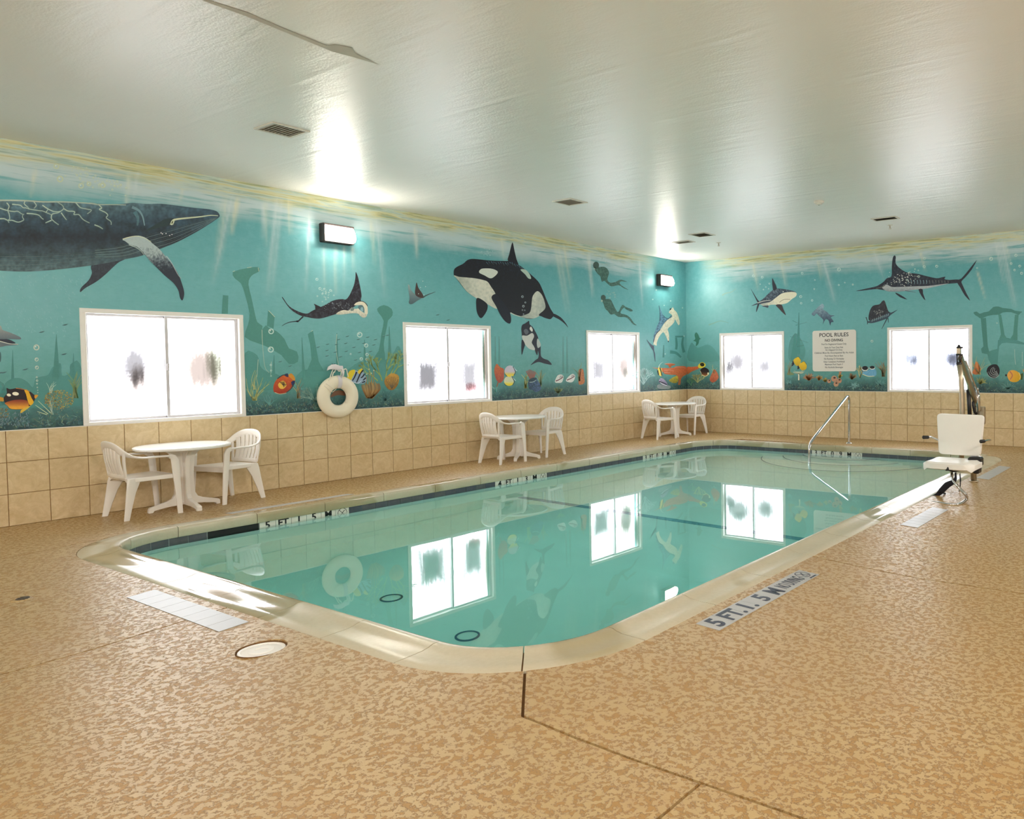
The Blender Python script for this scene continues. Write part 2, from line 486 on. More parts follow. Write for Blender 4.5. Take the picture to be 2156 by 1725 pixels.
def zd(x, y):
    """deck falls away from the coping"""
    d = max(0.0, pool_dist(x, y, CW)); return 0.05*max(0.0, 1-d/0.8)
def deck_at(px, py):
    z = 0.0
    for _ in range(6):
        p = at(px, py, 2, z); z = zd(p.x, p.y)
    return Vector((p.x, p.y, z))

def in_poly(p, poly):
    c = False; n = len(poly)
    for i in range(n):
        a, b = poly[i], poly[(i+1) % n]
        if (a[1] > p[1]) != (b[1] > p[1]) and p[0] < (b[0]-a[0])*(p[1]-a[1])/(b[1]-a[1])+a[0]: c = not c
    return c
def inset(poly, d):
    n = len(poly); out = []
    for i in range(n):
        p0, p1, p2 = Vector(poly[i-1]), Vector(poly[i]), Vector(poly[(i+1) % n])
        e1 = (p1-p0).normalized(); e2 = (p2-p1).normalized()
        n1 = Vector((-e1.y, e1.x)); n2 = Vector((-e2.y, e2.x))
        k = 1+n1.dot(n2); m = (n1+n2)/k if k > 0.2 else n1
        out.append(p1+m*d)
    return out
def planar(name, poly, holes, zf, thick, mat, parent, step=0.3, contour_off=CW):
    """ground piece: polygon minus the pool outline minus holes, following height zf"""
    loops = [[Vector(p) for p in poly], OUT.loop(contour_off+0.004, 12)]+holes
    vs, es = [], []
    for lp in loops:
        k = len(vs); 
        # subdivide long edges
        q = []
        for i in range(len(lp)):
            a, b = lp[i], lp[(i+1) % len(lp)]; n = max(1, int((b-a).length/step))
            q += [a+(b-a)*j/n for j in range(n)]
        vs += q; es += [(k+i, k+(i+1) % len(q)) for i in range(len(q))]
    x0 = min(p[0] for p in poly); x1 = max(p[0] for p in poly); y0 = min(p[1] for p in poly); y1 = max(p[1] for p in poly)
    i = x0+step/2
    while i < x1:
        j = y0+step/2
        while j < y1:
            if in_poly((i, j), poly) and 0.02 < pool_dist(i, j, contour_off) < 1.1: vs.append(Vector((i, j)))
            j += step
        i += step
    V, E, Fc, _, _, _ = delaunay_2d_cdt(vs, es, [], 0, 1e-5)
    keep = []
    for f in Fc:
        c = sum((V[q] for q in f), Vector((0, 0)))/len(f)
        if in_poly(c, poly) and pool_dist(c.x, c.y, contour_off) > 0 and not any(in_poly(c, h) for h in holes): keep.append(f)
    cnt = {}
    for f in keep:
        for a, b in zip(f, f[1:]+f[:1]):
            if (b, a) in cnt: del cnt[(b, a)]
            else: cnt[(a, b)] = 1
    n = len(V)
    vv = [(p.x, p.y, zf(p.x, p.y)) for p in V]+[(p.x, p.y, zf(p.x, p.y)-thick) for p in V]
    ff = [tuple(f) for f in keep]+[(a, a+n, b+n, b) for a, b in cnt]
    mb = MB(); mb.add(vv, ff)
    o = mb.build(name, mat, parent)
    bm = bmesh.new(); bm.from_mesh(o.data); bmesh.ops.delete(bm, geom=[v for v in bm.verts if not v.link_faces], context='VERTS'); bm.to_mesh(o.data); bm.free()
    return o
def circle(c, r, n=24): return [Vector((c[0]+r*math.cos(2*math.pi*i/n), c[1]+r*math.sin(2*math.pi*i/n))) for i in range(n)]

SKIM = deck_at(551, 1366); SKIM_R = 0.125
floor = planar('floor', [(0, YN), (XR, YN), (XR, 0), (0, 0)], [circle(SKIM, SKIM_R)], lambda x, y: zd(x, y)-0.014, 0.06, M['joint'], None, 0.4)
tag(floor, kind='structure')
DIAG = (7.66, -12.10)
slabs = [
    [(0, YN), (1.80, YN), (1.80, -11.2), (2.2, -9.0), (2.2, -1.2), (0, 0)],
    [(1.80, YN), (4.93, YN), (4.93, -11.5), (2.4, -11.5), (1.80, -11.4)],
    [(4.93, YN), (8.62, YN), (8.62, DIAG[1]), DIAG, (6.96, -11.42), (4.93, -11.5)],
    [(8.62, YN), (XR, YN), (XR, DIAG[1]), (8.62, DIAG[1])],
    [DIAG, (XR, DIAG[1]), (XR, -9.05), (6.9, -9.05), (6.9, -11.36)],
    [(6.9, -9.05), (XR, -9.05), (XR, -6.15), (6.9, -6.15)],
    [(6.9, -6.15), (XR, -6.15), (XR, -4.40), (6.9, -4.40)],
    [(6.9, -4.40), (XR, -4.40), (XR, 0), (7.75, 0), (7.25, -1.9), (6.9, -2.2)],
    [(0, 0), (2.2, -1.2), (7.0, -2.15), (7.25, -1.9), (7.75, 0)],
]
for i, p in enumerate(slabs):
    q = inset(p, 0.0068)
    s_ = planar('deck_slab', q, [circle(SKIM, SKIM_R)] if i == 2 else [], zd, 0.03, M['deck'], floor)

# ceiling
mb = MB(); mb.box(-0.2, XR+0.2, YN-0.2, 0.2, HC, HC+0.15)
ceiling = mb.build('ceiling', M['ceiling']); tag(ceiling, kind='structure')

# mural ground painting: graded teal water, bright rippled surface along the ceiling, dark reef bed
def mat_mural():
    t = NT('mural_water_paint')
    g = t.n('ShaderNodeNewGeometry').outputs['Position']
    sep = t.n('ShaderNodeSeparateXYZ', i={0: g})
    s = t.math('ADD', sep.outputs[0], sep.outputs[1]); z = sep.outputs[2]
    def vec(ks, kz, o=0.0): return t.n('ShaderNodeCombineXYZ', i={0: t.math('MULTIPLY', s, ks), 1: t.math('MULTIPLY', z, kz), 2: o}).outputs[0]
    v1 = vec(1, 1)
    blot = t.noise(v1, 0.8, 4, 0.55); fine = t.noise(v1, 9.0, 5, 0.65); dab = t.noise(vec(1, 2.4, 3.0), 14.0, 3, 0.6)
    hz = t.math('DIVIDE', t.math('SUBTRACT', z, HT), HC-HT)
    hz2 = t.math('ADD', hz, t.math('MULTIPLY', t.math('SUBTRACT', blot, 0.5), 0.10))
    base = t.ramp(hz2, [(0.0, lin((60, 112, 112))), (0.13, lin((84, 144, 138))), (0.32, lin((104, 166, 168))), (0.55, lin((104, 168, 172))), (0.78, lin((88, 156, 162))), (1.0, lin((88, 152, 158)))])
    base = t.mix(t.math('MULTIPLY', t.ramp(fine, [(0.42, 0.0), (0.7, 1.0)]), 0.25), base, lin((128, 184, 190)))
    base = t.mix(t.math('MULTIPLY', t.ramp(dab, [(0.5, 0.0), (0.75, 1.0)]), 0.18), base, lin((70, 134, 132)))
    # reef bed
    edge = t.math('ADD', z, t.math('MULTIPLY', t.math('SUBTRACT', t.noise(vec(1, 1, 8.0), 2.6, 5, 0.65), 0.5), 0.45))
    bed = t.ramp(t.math('DIVIDE', t.math('SUBTRACT', edge, HT), 0.6), [(0.05, 1.0), (0.55, 0.0)])
    bedc = t.ramp(t.noise(vec(1, 1, 5.0), 11.0, 4, 0.7), [(0.25, lin((24, 44, 54))), (0.5, lin((40, 68, 72))), (0.62, lin((58, 88, 78))), (0.75, lin((92, 122, 122)))])
    c = t.mix(bed, base, bedc)
    # bright water surface, absent close to the room corner
    lo = t.math('ADD', z, t.math('MULTIPLY', t.math('SUBTRACT', t.noise(vec(0.9, 1, 2.0), 1.4, 4, 0.6), 0.5), 0.32))
    away = t.n('ShaderNodeMapRange', i={'Value': t.math('ABSOLUTE', t.math('ADD', s, 0.35)), 'From Min': 0.7, 'From Max': 1.8}).outputs[0]
    st = t.noise(vec(0.55, 10.0, 1.0), 2.0, 5, 0.62, 0.4); st2 = t.noise(vec(0.5, 9.0, 6.0), 2.4, 4, 0.6)
    wisp = t.math('MULTIPLY', t.ramp(t.math('DIVIDE', t.math('SUBTRACT', lo, 3.28), 0.62), [(0.12, 0.0), (0.50, 1.0)]), t.ramp(st2, [(0.30, 0.0), (0.50, 1.0)]))
    c = t.mix(t.math('MULTIPLY', t.math('MULTIPLY', wisp, away), 0.85), c, lin((190, 204, 206)))
    surf = t.math('MULTIPLY', t.ramp(t.math('DIVIDE', t.math('SUBTRACT', lo, 3.55), 0.40), [(0.25, 0.0), (0.60, 1.0)]), away)
    sc = t.ramp(st, [(0.26, lin((116, 150, 138))), (0.38, lin((160, 158, 104))), (0.46, lin((204, 196, 140))), (0.54, lin((188, 200, 186))), (0.62, lin((150, 168, 150))), (0.72, lin((178, 170, 108)))])
    c = t.mix(t.math('MULTIPLY', surf, 0.85), c, sc)
    wa = t.n('ShaderNodeAttribute', attribute_name='wash_amount').outputs['Fac']; wc = t.n('ShaderNodeAttribute', attribute_name='wash').outputs['Color']
    c = t.mix(t.math('MULTIPLY', wa, t.n('ShaderNodeMapRange', i={'Value': fine, 'From Min': 0.3, 'From Max': 0.7, 'To Min': 0.75, 'To Max': 1.05}).outputs[0]), c, wc)
    gain = t.mix(1.0, c, (1.12, 1.12, 1.12), 'MULTIPLY')
    t.set(Base_Color=gain, Roughness=0.42, Specular_IOR_Level=0.4)
    t.bump(t.noise(v1, 55.0, 3, 0.6), 0.12, 0.004)
    return t.m
M['mural'] = mat_mural()
M['render'] = simple('outside_render', (214, 198, 168), 0.8, nscale=4)

def wall_boxes(mb, spans, lo, hi, place):
    """place(u0,u1,z0,z1,mat) adds a solid piece of wall; openings spans between SILL and HEAD"""
    place(lo, hi, HEAD, HC, 0)
    u = lo
    for a, b in spans+[(hi, hi)]:
        if a > u: place(u, a, SILL, HEAD, 0)
        u = b
    place(lo, hi, HT, SILL, 0)
    place(lo, hi, -0.1, HT, 1)
mb = MB(); wall_boxes(mb, WIN_L, YN, 0.0, lambda a, b, z0, z1, m: mb.box(-0.2, 0.0, a, b, z0, z1, m))
wall_left = mb.build('wall_left', [M['mural'], M['grout']]); tag(wall_left, kind='structure')
mb = MB(); wall_boxes(mb, WIN_B, -0.2, XR+0.2, lambda a, b, z0, z1, m: mb.box(a, b, 0.0, 0.2, z0, z1, m))
wall_back = mb.build('wall_back', [M['mural'], M['grout']]); tag(wall_back, kind='structure')
mb = MB(); mb.box(XR, XR+0.2, YN, 0.0, -0.1, HC)
wr = mb.build('wall_right', M['plain_wall']); tag(wr, kind='structure')
mb = MB(); mb.box(-0.2, XR+0.2, YN-0.2, YN, -0.1, HC)
wf = mb.build('wall_front', M['plain_wall']); tag(wf, kind='structure')
# thin rounded cap along the top of the tiles
mb = MB(); mb.cbox(0.0, 0.010, YN, -0.011, HT-0.005, HT+0.004, 0.002)
tag(mb.build('trim_1', M['frame']), kind='structure')
mb = MB(); mb.cbox(0.011, XR, -0.010, 0.0, HT-0.005, HT+0.004, 0.002)
tag(mb.build('trim_2', M['frame']), kind='structure')

# dado tiles: one object each
TW, TH, GAP = 0.33, HT/3, 0.0055
def tile_mesh(name, wdt, hgt):
    """face towards +z, lies in xy, chamfered"""
    b, t = 0.0025, 0.008
    x, y = wdt/2, hgt/2
    v = [(-x, -y, 0), (x, -y, 0), (x, y, 0), (-x, y, 0), (-x, -y, t-b), (x, -y, t-b), (x, y, t-b), (-x, y, t-b),
         (-x+b, -y+b, t), (x-b, -y+b, t), (x-b, y-b, t), (-x+b, y-b, t)]
    f = [(8, 9, 10, 11)]
    for i in range(4):
        j = (i+1) % 4; f += [(i, j, 4+j, 4+i), (4+i, 4+j, 8+j, 8+i)]
    m = MB(); m.add(v, f); return m.mesh(name, M['walltile'])
TILE = tile_mesh('tile', TW-GAP, TH-GAP)
def put_tile(me, wall, o, ux):
    """ux: wall direction; z up"""
    ob = link('tile', me, wall)
    n = Vector(ux).cross(Vector((0, 0, 1)))
    ob.matrix_world = frame_mtx(o, ux, (0, 0, 1), n)
# left wall: joint 0 at y=-11.861, going towards the corner; a cut tile ends each run
y = -11.861
runs = []
k = 0
while y-TW > -12.9: y -= TW
while y < -0.03:
    e = min(y+TW, -0.012); runs.append((y, e)); y += TW
for (a, b) in runs:
    me = TILE if b-a > TW-0.01 else tile_mesh('tile', b-a-GAP, TH-GAP)
    for r in range(3): put_tile(me, wall_left, (0.0, (a+b)/2, TH*(r+0.5)), (0, 1, 0))
x = 0.9838
while x-TW > 0.0: x -= TW
runs = [(0.009, x)] if x > 0.03 else []
while x < 9.3: runs.append((x, x+TW)); x += TW
for (a, b) in runs:
    me = TILE if b-a > TW-0.01 else tile_mesh('tile', b-a-GAP, TH-GAP)
    for r in range(3): put_tile(me, wall_back, ((a+b)/2, 0.0, TH*(r+0.5)), (1, 0, 0))

# ------------------------------------------------------------------ windows
def tint_mesh(w_, h_, blots, seed, n=72, m=84):
    """pane with a tint attribute: 1 = clear bright fog, lower = dark shapes outside showing through wiped fog"""
    vs, fs, cs = [], [], []
    for j in range(m+1):
        for i in range(n+1):
            u, v = i/n, j/m
            vs.append(((u-0.5)*w_, (v-0.5)*h_, 0))
            t = 1.0
            st = mnoise.noise(Vector((u*26+seed*7, v*3.2, seed)))            # runs of water
            gr = mnoise.noise(Vector((u*55, v*55, seed*3)))
            col = Vector((1, 1, 1))
            for (cu, cv, ru, rv, dep, c, soft) in blots:
                d = max(abs(u-cu)/ru, abs(v-cv)/rv) if soft < 0 else math.hypot((u-cu)/ru, (v-cv)/rv)
                d += 0.22*st+0.16*gr
                a = max(0.0, min(1.0, (1.2-d)/(0.85 if soft < 0 else soft*1.15)))
                a = a*a*(3-2*a)*dep
                col = Vector([q*(k_**a) for q, k_ in zip(col, c)])
            f = max(0.0, st-0.18)*0.55*max(0.0, 1-abs(v-0.45)*1.6)+0.05*abs(gr)
            col = col*(1-f*0.55)
            cs.append((col.x, col.y, col.z, 1))
    for j in range(m):
        for i in range(n):
            a = j*(n+1)+i; fs.append((a, a+1, a+n+2, a+n+1))
    me = bpy.data.meshes.new('pane'); me.from_pydata(vs, [], fs); me.materials.append(M['pane'])
    at_ = me.color_attributes.new('tint', 'FLOAT_COLOR', 'POINT')
    at_.data.foreach_set('color', [q for c in cs for q in c])
    me.update(); return me
GREY, BRN, BLU = (0.044, 0.042, 0.043), (0.056, 0.045, 0.039), (0.030, 0.032, 0.040)
FOG = {
 1: ([(0.58, 0.52, 0.20, 0.22, 0.88, GREY, 0.7), (0.62, 0.32, 0.16, 0.20, 0.6, BRN, 0.9), (0.97, 0.52, 0.12, 0.22, 0.6, GREY, 0.9), (0.12, 0.75, 0.16, 0.22, 0.35, GREY, 1.0)],
     [(0.50, 0.46, 0.34, 0.30, 0.85, BRN, 0.7), (0.68, 0.52, 0.14, 0.22, 0.5, (0.07, 0.09, 0.06), 0.8)]),
 2: ([(0.53, 0.34, 0.32, 0.26, 1.04, GREY, -1)], [(0.55, 0.36, 0.26, 0.28, 0.86, GREY, -1), (0.6, 0.16, 0.2, 0.08, 0.6, (0.2, 0.08, 0.08), 0.9), (0.95, 0.55, 0.10, 0.5, 1.0, (0.075, 0.062, 0.045), 0.9)]),
 3: ([(0.50, 0.38, 0.34, 0.24, 0.88, GREY, -1)], [(0.48, 0.42, 0.28, 0.32, 0.90, BRN, 0.7), (0.55, 0.30, 0.13, 0.12, 0.4, (0.07, 0.08, 0.05), 0.8), (0.93, 0.7, 0.10, 0.3, 1.0, (0.075, 0.062, 0.045), 0.9)]),
 4: ([(0.45, 0.50, 0.42, 0.24, 0.94, GREY, 0.75), (0.15, 0.32, 0.2, 0.18, 0.8, GREY, 0.9)], [(0.40, 0.40, 0.36, 0.24, 0.86, GREY, 0.9)]),
 5: ([(0.50, 0.52, 0.40, 0.16, 0.74, BLU, 0.9), (0.62, 0.42, 0.14, 0.14, 0.3, BLU, 0.8)], [(0.52, 0.52, 0.40, 0.16, 0.66, BLU, 0.9), (0.62, 0.46, 0.18, 0.20, 0.5, BLU, 0.7)]),
}
def window(k, a, b, P, ux):
    """P(u, z, d): wall coordinates -> room; d = depth towards outside"""
    root = thing('window_%d' % k, None, None, P((a+b)/2, SILL, 0)); tag(root, kind='structure')
    bpy.context.view_layer.update()
    def part(name, boxes, mat, ch=0.004):
        m = MB()
        for (u0, u1, z0, z1, d0, d1) in boxes:
            p, q = P(u0, z0, d0), P(u1, z1, d1)
            m.cbox(min(p.x, q.x), max(p.x, q.x), min(p.y, q.y), max(p.y, q.y), min(p.z, q.z), max(p.z, q.z), ch)
        o = m.build(name, mat); o.parent = root; o.matrix_parent_inverse = Matrix.Translation(-root.location)
        return o
    w = 0.052; i = w-0.002
    part('frame', [(a, b, HEAD-w, HEAD, -0.016, 0.11), (a, b, SILL, SILL+0.034, -0.016, 0.11), (a, a+w, SILL+0.03, HEAD-i, -0.015, 0.11), (b-w, b, SILL+0.03, HEAD-i, -0.015, 0.11)], M['frame'])
    lo, hi, l, r = SILL+0.034, HEAD-w, a+w, b-w; m_ = (l+r)/2
    for side, (u0, u1, d) in enumerate(((l, m_+0.02, 0.075), (m_-0.02, r, 0.045))):
        s_ = 0.026
        sash = part('sash', [(u0, u1, hi-s_, hi, d-0.012, d+0.012), (u0, u1, lo, lo+s_, d-0.012, d+0.012), (u0, u0+s_+0.008, lo, hi, d-0.013, d+0.013), (u1-s_-0.008, u1, lo, hi, d-0.013, d+0.013)], M['sash'], 0.003)
        gw, gh = u1-u0-2*s_+0.01, hi-lo-2*s_+0.01
        g = link('pane', tint_mesh(gw, gh, FOG[k][side], k*2.3+side), root)
        c = P((u0+u1)/2, (lo+hi)/2, d)
        g.matrix_world = frame_mtx(c, ux, (0, 0, 1), Vector(ux).cross(Vector((0, 0, 1))))
    latch = part('latch', [(m_-0.012, m_+0.012, (lo+hi)/2-0.04, (lo+hi)/2+0.04, 0.018, 0.034)], M['sash'], 0.003)
for k, (a, b) in enumerate(WIN_L): window(k+1, a, b, lambda u, z, d: Vector((-d, u, z)), (0, 1, 0))
for k, (a, b) in enumerate(WIN_B): window(k+4, a, b, lambda u, z, d: Vector((u, d, z)), (1, 0, 0))

# ------------------------------------------------------------------ swimming pool
ZW = -0.083                                  # water level
pool = thing('swimming_pool', 'sunken rectangular swimming pool with rounded corners, pale coping and dark waterline tiles', 'swimming pool', ((PX0+PX1)/2, (PY0+PY1)/2, 0))
bpy.context.view_layer.update()
PI = Matrix.Translation(-pool.location)
def pp(o):
    o.parent = pool; o.matrix_parent_inverse = PI; return o
def zf(y):
    if y < -8.3: return ZW-1.53
    if y < -6.0: return ZW-1.53+(y+8.3)/2.3*0.45
    if y < -2.6: return ZW-1.08+(y+6.0)/3.4*0.17
    return ZW-0.91
# basin
mb = MB(); lp = OUT.loop(0.034, 12)
lp2 = []
for i in range(len(lp)):
    a, b = lp[i], lp[(i+1) % len(lp)]; n = max(1, int((b-a).length/0.4)); lp2 += [a+(b-a)*j/n for j in range(n)]
n = len(lp2)
vs = [(p.x, p.y, 0.0) for p in lp2]+[(p.x, p.y, zf(p.y)) for p in lp2]
mb.add(vs, [(i, (i+1) % n, n+(i+1) % n, n+i) for i in range(n)])
pts = list(lp2)
i = PX0+0.2
while i < PX1:
    j = PY0+0.2
    while j < PY1:
        if pool_dist(i, j, 0.0) < -0.1: pts.append(Vector((i, j)))
        j += 0.4
    i += 0.6
V, E, Fc, _, _, _ = delaunay_2d_cdt(pts, [(i, (i+1) % n) for i in range(n)], [], 1, 1e-5)
mb.add([(p.x, p.y, zf(p.y)) for p in V], [tuple(f) for f in Fc])
pp(mb.build('basin', M['plaster']))
# water body
mb = MB(); lw = OUT.loop(0.040, 12); n = len(lw)
vs = [(p.x, p.y, ZW) for p in lw]+[(p.x, p.y, -1.75) for p in lw]
mb.add(vs, [(i, (i+1) % n, n+(i+1) % n, n+i) for i in range(n)]+[tuple(range(n)), tuple(range(2*n-1, n-1, -1))])
wat = mb.build('pool_water', M['water'])
tag(wat, 'still clear turquoise water filling the swimming pool', 'water')

# coping stones
prof = [(0.030, -0.030), (0.004, -0.028), (-0.004, -0.012), (-0.006, 0.040), (-0.002, 0.062), (0.008, 0.073), (0.024, 0.0755), (0.055, 0.0735), (0.085, 0.064), (0.125, 0.056),
        (0.200, 0.053), (CW-0.004, 0.0505), (CW, 0.047), (CW, -0.030)]
def coping(s0, s1, arc):
    m = MB(); fr = []; k = 7 if arc else 2
    for i in range(k):
        p, t, o = OUT.at(s0+(s1-s0)*i/(k-1)); fr.append(((p.x, p.y, 0), (o.x, o.y, 0), (0, 0, 1), 1, 1))
    m.sweep(fr, prof, smooth=True)
    return pp(m.build('coping_stone', M['coping'], None, 40))
s = 0.0
JT = 0.006
segs = []
for k, a, b, l in OUT.seg: segs.append((k, s, s+l)); s += l
LT = s
# first and last straight pieces belong to the same left side
left_a = segs[-1][1]-LT
runs = [('L', left_a, segs[0][2])]+segs[1:-1]
for k, a, b in runs:
    nst = 2 if k == 'A' else max(1, round((b-a)/0.70))
    for i in range(nst):
        coping(a+(b-a)*i/nst+JT/2, a+(b-a)*(i+1)/nst-JT/2, k == 'A')
mb = MB(); m = MB(); fr = []
for i in range(120):
    p, t, o = OUT.at(LT*i/120); fr.append(((p.x, p.y, 0), (o.x, o.y, 0), (0, 0, 1), 1, 1))
m.sweep(fr, [(0.034, -0.032), (0.034, 0.045), (CW-0.006, 0.045), (CW-0.006, -0.032)], closed=True, smooth=False)
pp(m.build('coping_mortar', M['joint']))

# waterline tiles with the depth markers
OFFT = 0.026
LTT = OUT.length(OFFT); NT_ = round(LTT/0.163); PT = LTT/NT_
def wt_mesh(mat):
    x, t = PT/2-0.003, 0.010
    v = [(-x, -0.166, -t), (x, -0.166, -t), (x, 0, -t), (-x, 0, -t), (-x, -0.166, 0), (x, -0.166, 0), (x, 0, 0), (-x, 0, 0)]
    m = MB(); m.add(v, [(4, 5, 6, 7), (0, 1, 5, 4), (1, 2, 6, 5), (2, 3, 7, 6), (3, 0, 4, 7)]); return m.mesh('waterline_tile', mat)
WT, WTW = wt_mesh(M['wtile']), wt_mesh(M['white_tile'])
marks = {}
def mark(first, chars):
    for i, c in enumerate(chars): marks[(first+i) % NT_] = c
mark(-6, ['5', 'FT', '1', '5', 'M', '@'])
mark(13, ['4', 'FT', '1', '3', 'M', '@'])
mark(33, ['3', 'FT', '0', '8', 'M', '@'])
sb = (PY1-PR-YS)+(PR+OFFT)*math.pi/2+(4.19-(PX0+PR))
mark(round(sb/PT), ['3', 'FT', '0', '9', 'M', '@'])
SKM = [(-9+i) % NT_ for i in range(3)]
NODIVE = no_dive_mb(0.056).mesh('no_diving_symbol', M['black_ink'])
for i in range(NT_):
    if i in SKM: continue
    p, t, o = OUT.at((i+0.5)*PT, OFFT)
    e_, _, _ = OUT.at((i+0.95)*PT, OFFT); sag = (e_-p).dot(o)
    p = p+o*sag*0.6
    ch = marks.get(i)
    ob = link('waterline_tile' if ch is None else 'marker_tile', WTW if ch else WT, pool)
    face = Vector((-o.x, -o.y, 0)); mt = frame_mtx((p.x, p.y, -0.020), (t.x, t.y, 0), (0, 0, 1), face)
    # seen from the water the tile runs left to right along the walking direction
    ob.matrix_parent_inverse = PI; ob.matrix_world = mt
    if ch:
        tag(ob, 'white waterline tile with the %s' % ('no diving symbol' if ch == '@' else 'black mark '+ch))
        g = link('numeral' if ch != '@' else 'no_diving_symbol', NODIVE if ch == '@' else None, ob) if ch == '@' else None
        if ch == '@': g.matrix_parent_inverse = Matrix(); g.location = (0, -0.062, 0.0004)
        else:
            me = GLYPHS[ch].copy(); me.materials.clear(); me.materials.append(M['black_ink'])
            g = link('numeral', me, ob); g.location = (0, -0.0475, 0.0008)
# grout strip behind the tiles
m = MB(); fr = []
for i in range(360):
    q = LTT*i/360; p, t, o = OUT.at(q, OFFT); fr.append(((p.x, p.y, 0), (o.x, o.y, 0), (0, 0, 1), 1, 1))
m.sweep(fr, [(0.0062, -0.195), (0.0062, -0.018), (0.009, -0.018), (0.009, -0.195)], closed=True, smooth=False)
M['pool_grout'] = simple('pale_pool_grout', (170, 176, 176), 0.8, nscale=30)
pp(m.build('tile_grout', M['pool_grout']))
# skimmer mouth: flat dark panel, coloured as the throat's shade, in place of three tiles
p0, t, o = OUT.at((-9)*PT, OFFT); p1, _, _ = OUT.at((-6)*PT, OFFT)
m = MB(); m.box(p0.x-0.06+0.058, p0.x+0.001, p0.y+0.006, p1.y-0.006, -0.186, -0.022)
sk = pp(m.build('skimmer_mouth', M['hole_shade']))

M['step_line'] = simple('step_edge_tile', (88, 122, 150), 0.4, nscale=20)
# steps at the far end, seen through the water
def arc_step(Rr, z0, z1, cx, cy):
    a0 = math.asin(max(-1, min(1, (PY1-0.0-cy)/Rr))); n_ = 28
    poly = []
    for i in range(n_+1):
        A = math.pi-a0+(math.pi+2*a0)*i/n_ if False else (math.pi-a0)+(math.pi+2*a0)*i/n_
        poly.append((cx+Rr*math.cos(A), cy+Rr*math.sin(A)))
    poly = [(x, min(y, PY1+0.03)) for x, y in poly]
    m = MB(); m.prism(poly, z0, z1); o = pp(m.build('step', M['plaster']))
    fr = []
    for (x, y) in poly[1:-1]:
        d = Vector((x-cx, y-cy)).normalized(); fr.append(((x, y, z1), (d.x, d.y, 0), (0, 0, 1), 1, 1))
    m = MB(); m.sweep(fr, [(0.004, -0.02), (0.004, 0.002), (-0.016, 0.002), (-0.016, -0.002), (0.0, -0.02)], smooth=False)
    nz = m.build('step_nosing', M['step_line']); nz.parent = o
SCX, SCY = 4.72, -1.55
for Rr, top in ((1.62, -0.80), (1.22, -0.55), (0.86, -0.30)):
    arc_step(Rr, -1.05, top, SCX, SCY)
# refracted position of something on the pool floor
def underwater(px, py, depth):
    p = at(px, py, 2, ZW); d = (p-CAM).normalized(); h = Vector((d.x, d.y)); sn = h.length/1.333; tn = sn/math.sqrt(1-sn*sn)
    h.normalize(); return Vector((p.x+h.x*depth*tn, p.y+h.y*depth*tn, ZW-depth))
for (cx_, cy_) in ((824, 1260), (984, 1340)):
    c = underwater(cx_, cy_, 1.53); m = MB(); m.lathe([(0.098, -0.01), (0.098, 0.014), (0.082, 0.018), (0.082, -0.01)], 32, (c.x, c.y, c.z))
    d_ = pp(m.build('main_drain', M['pool_line']))
a, b = underwater(1375, 1086, 1.2), underwater(1656, 1129, 1.2)
yb = (a.y+b.y)/2
m = MB(); m.box(PX0-0.02, PX1+0.02, yb-0.05, yb+0.05, zf(yb)-0.03, zf(yb)+0.012)
pp(m.build('floor_line', simple('pool_floor_line_tile', (96, 146, 168), 0.4, nscale=20)))
# ------------------------------------------------------------------ furniture
def copy_tree(o, parent=None):
    c = o.copy(); C.objects.link(c)
    if parent is not None: c.parent = parent
    for ch in list(o.children): copy_tree(ch, c)
    return c

def rprof(n=10, p=2.6):
    out = []
    for i in range(n):
        a = 2*math.pi*i/n; c, s = math.cos(a), math.sin(a)
        out.append((math.copysign(abs(c)**(2/p), c), math.copysign(abs(s)**(2/p), s)))
    return out
RP = rprof(12)

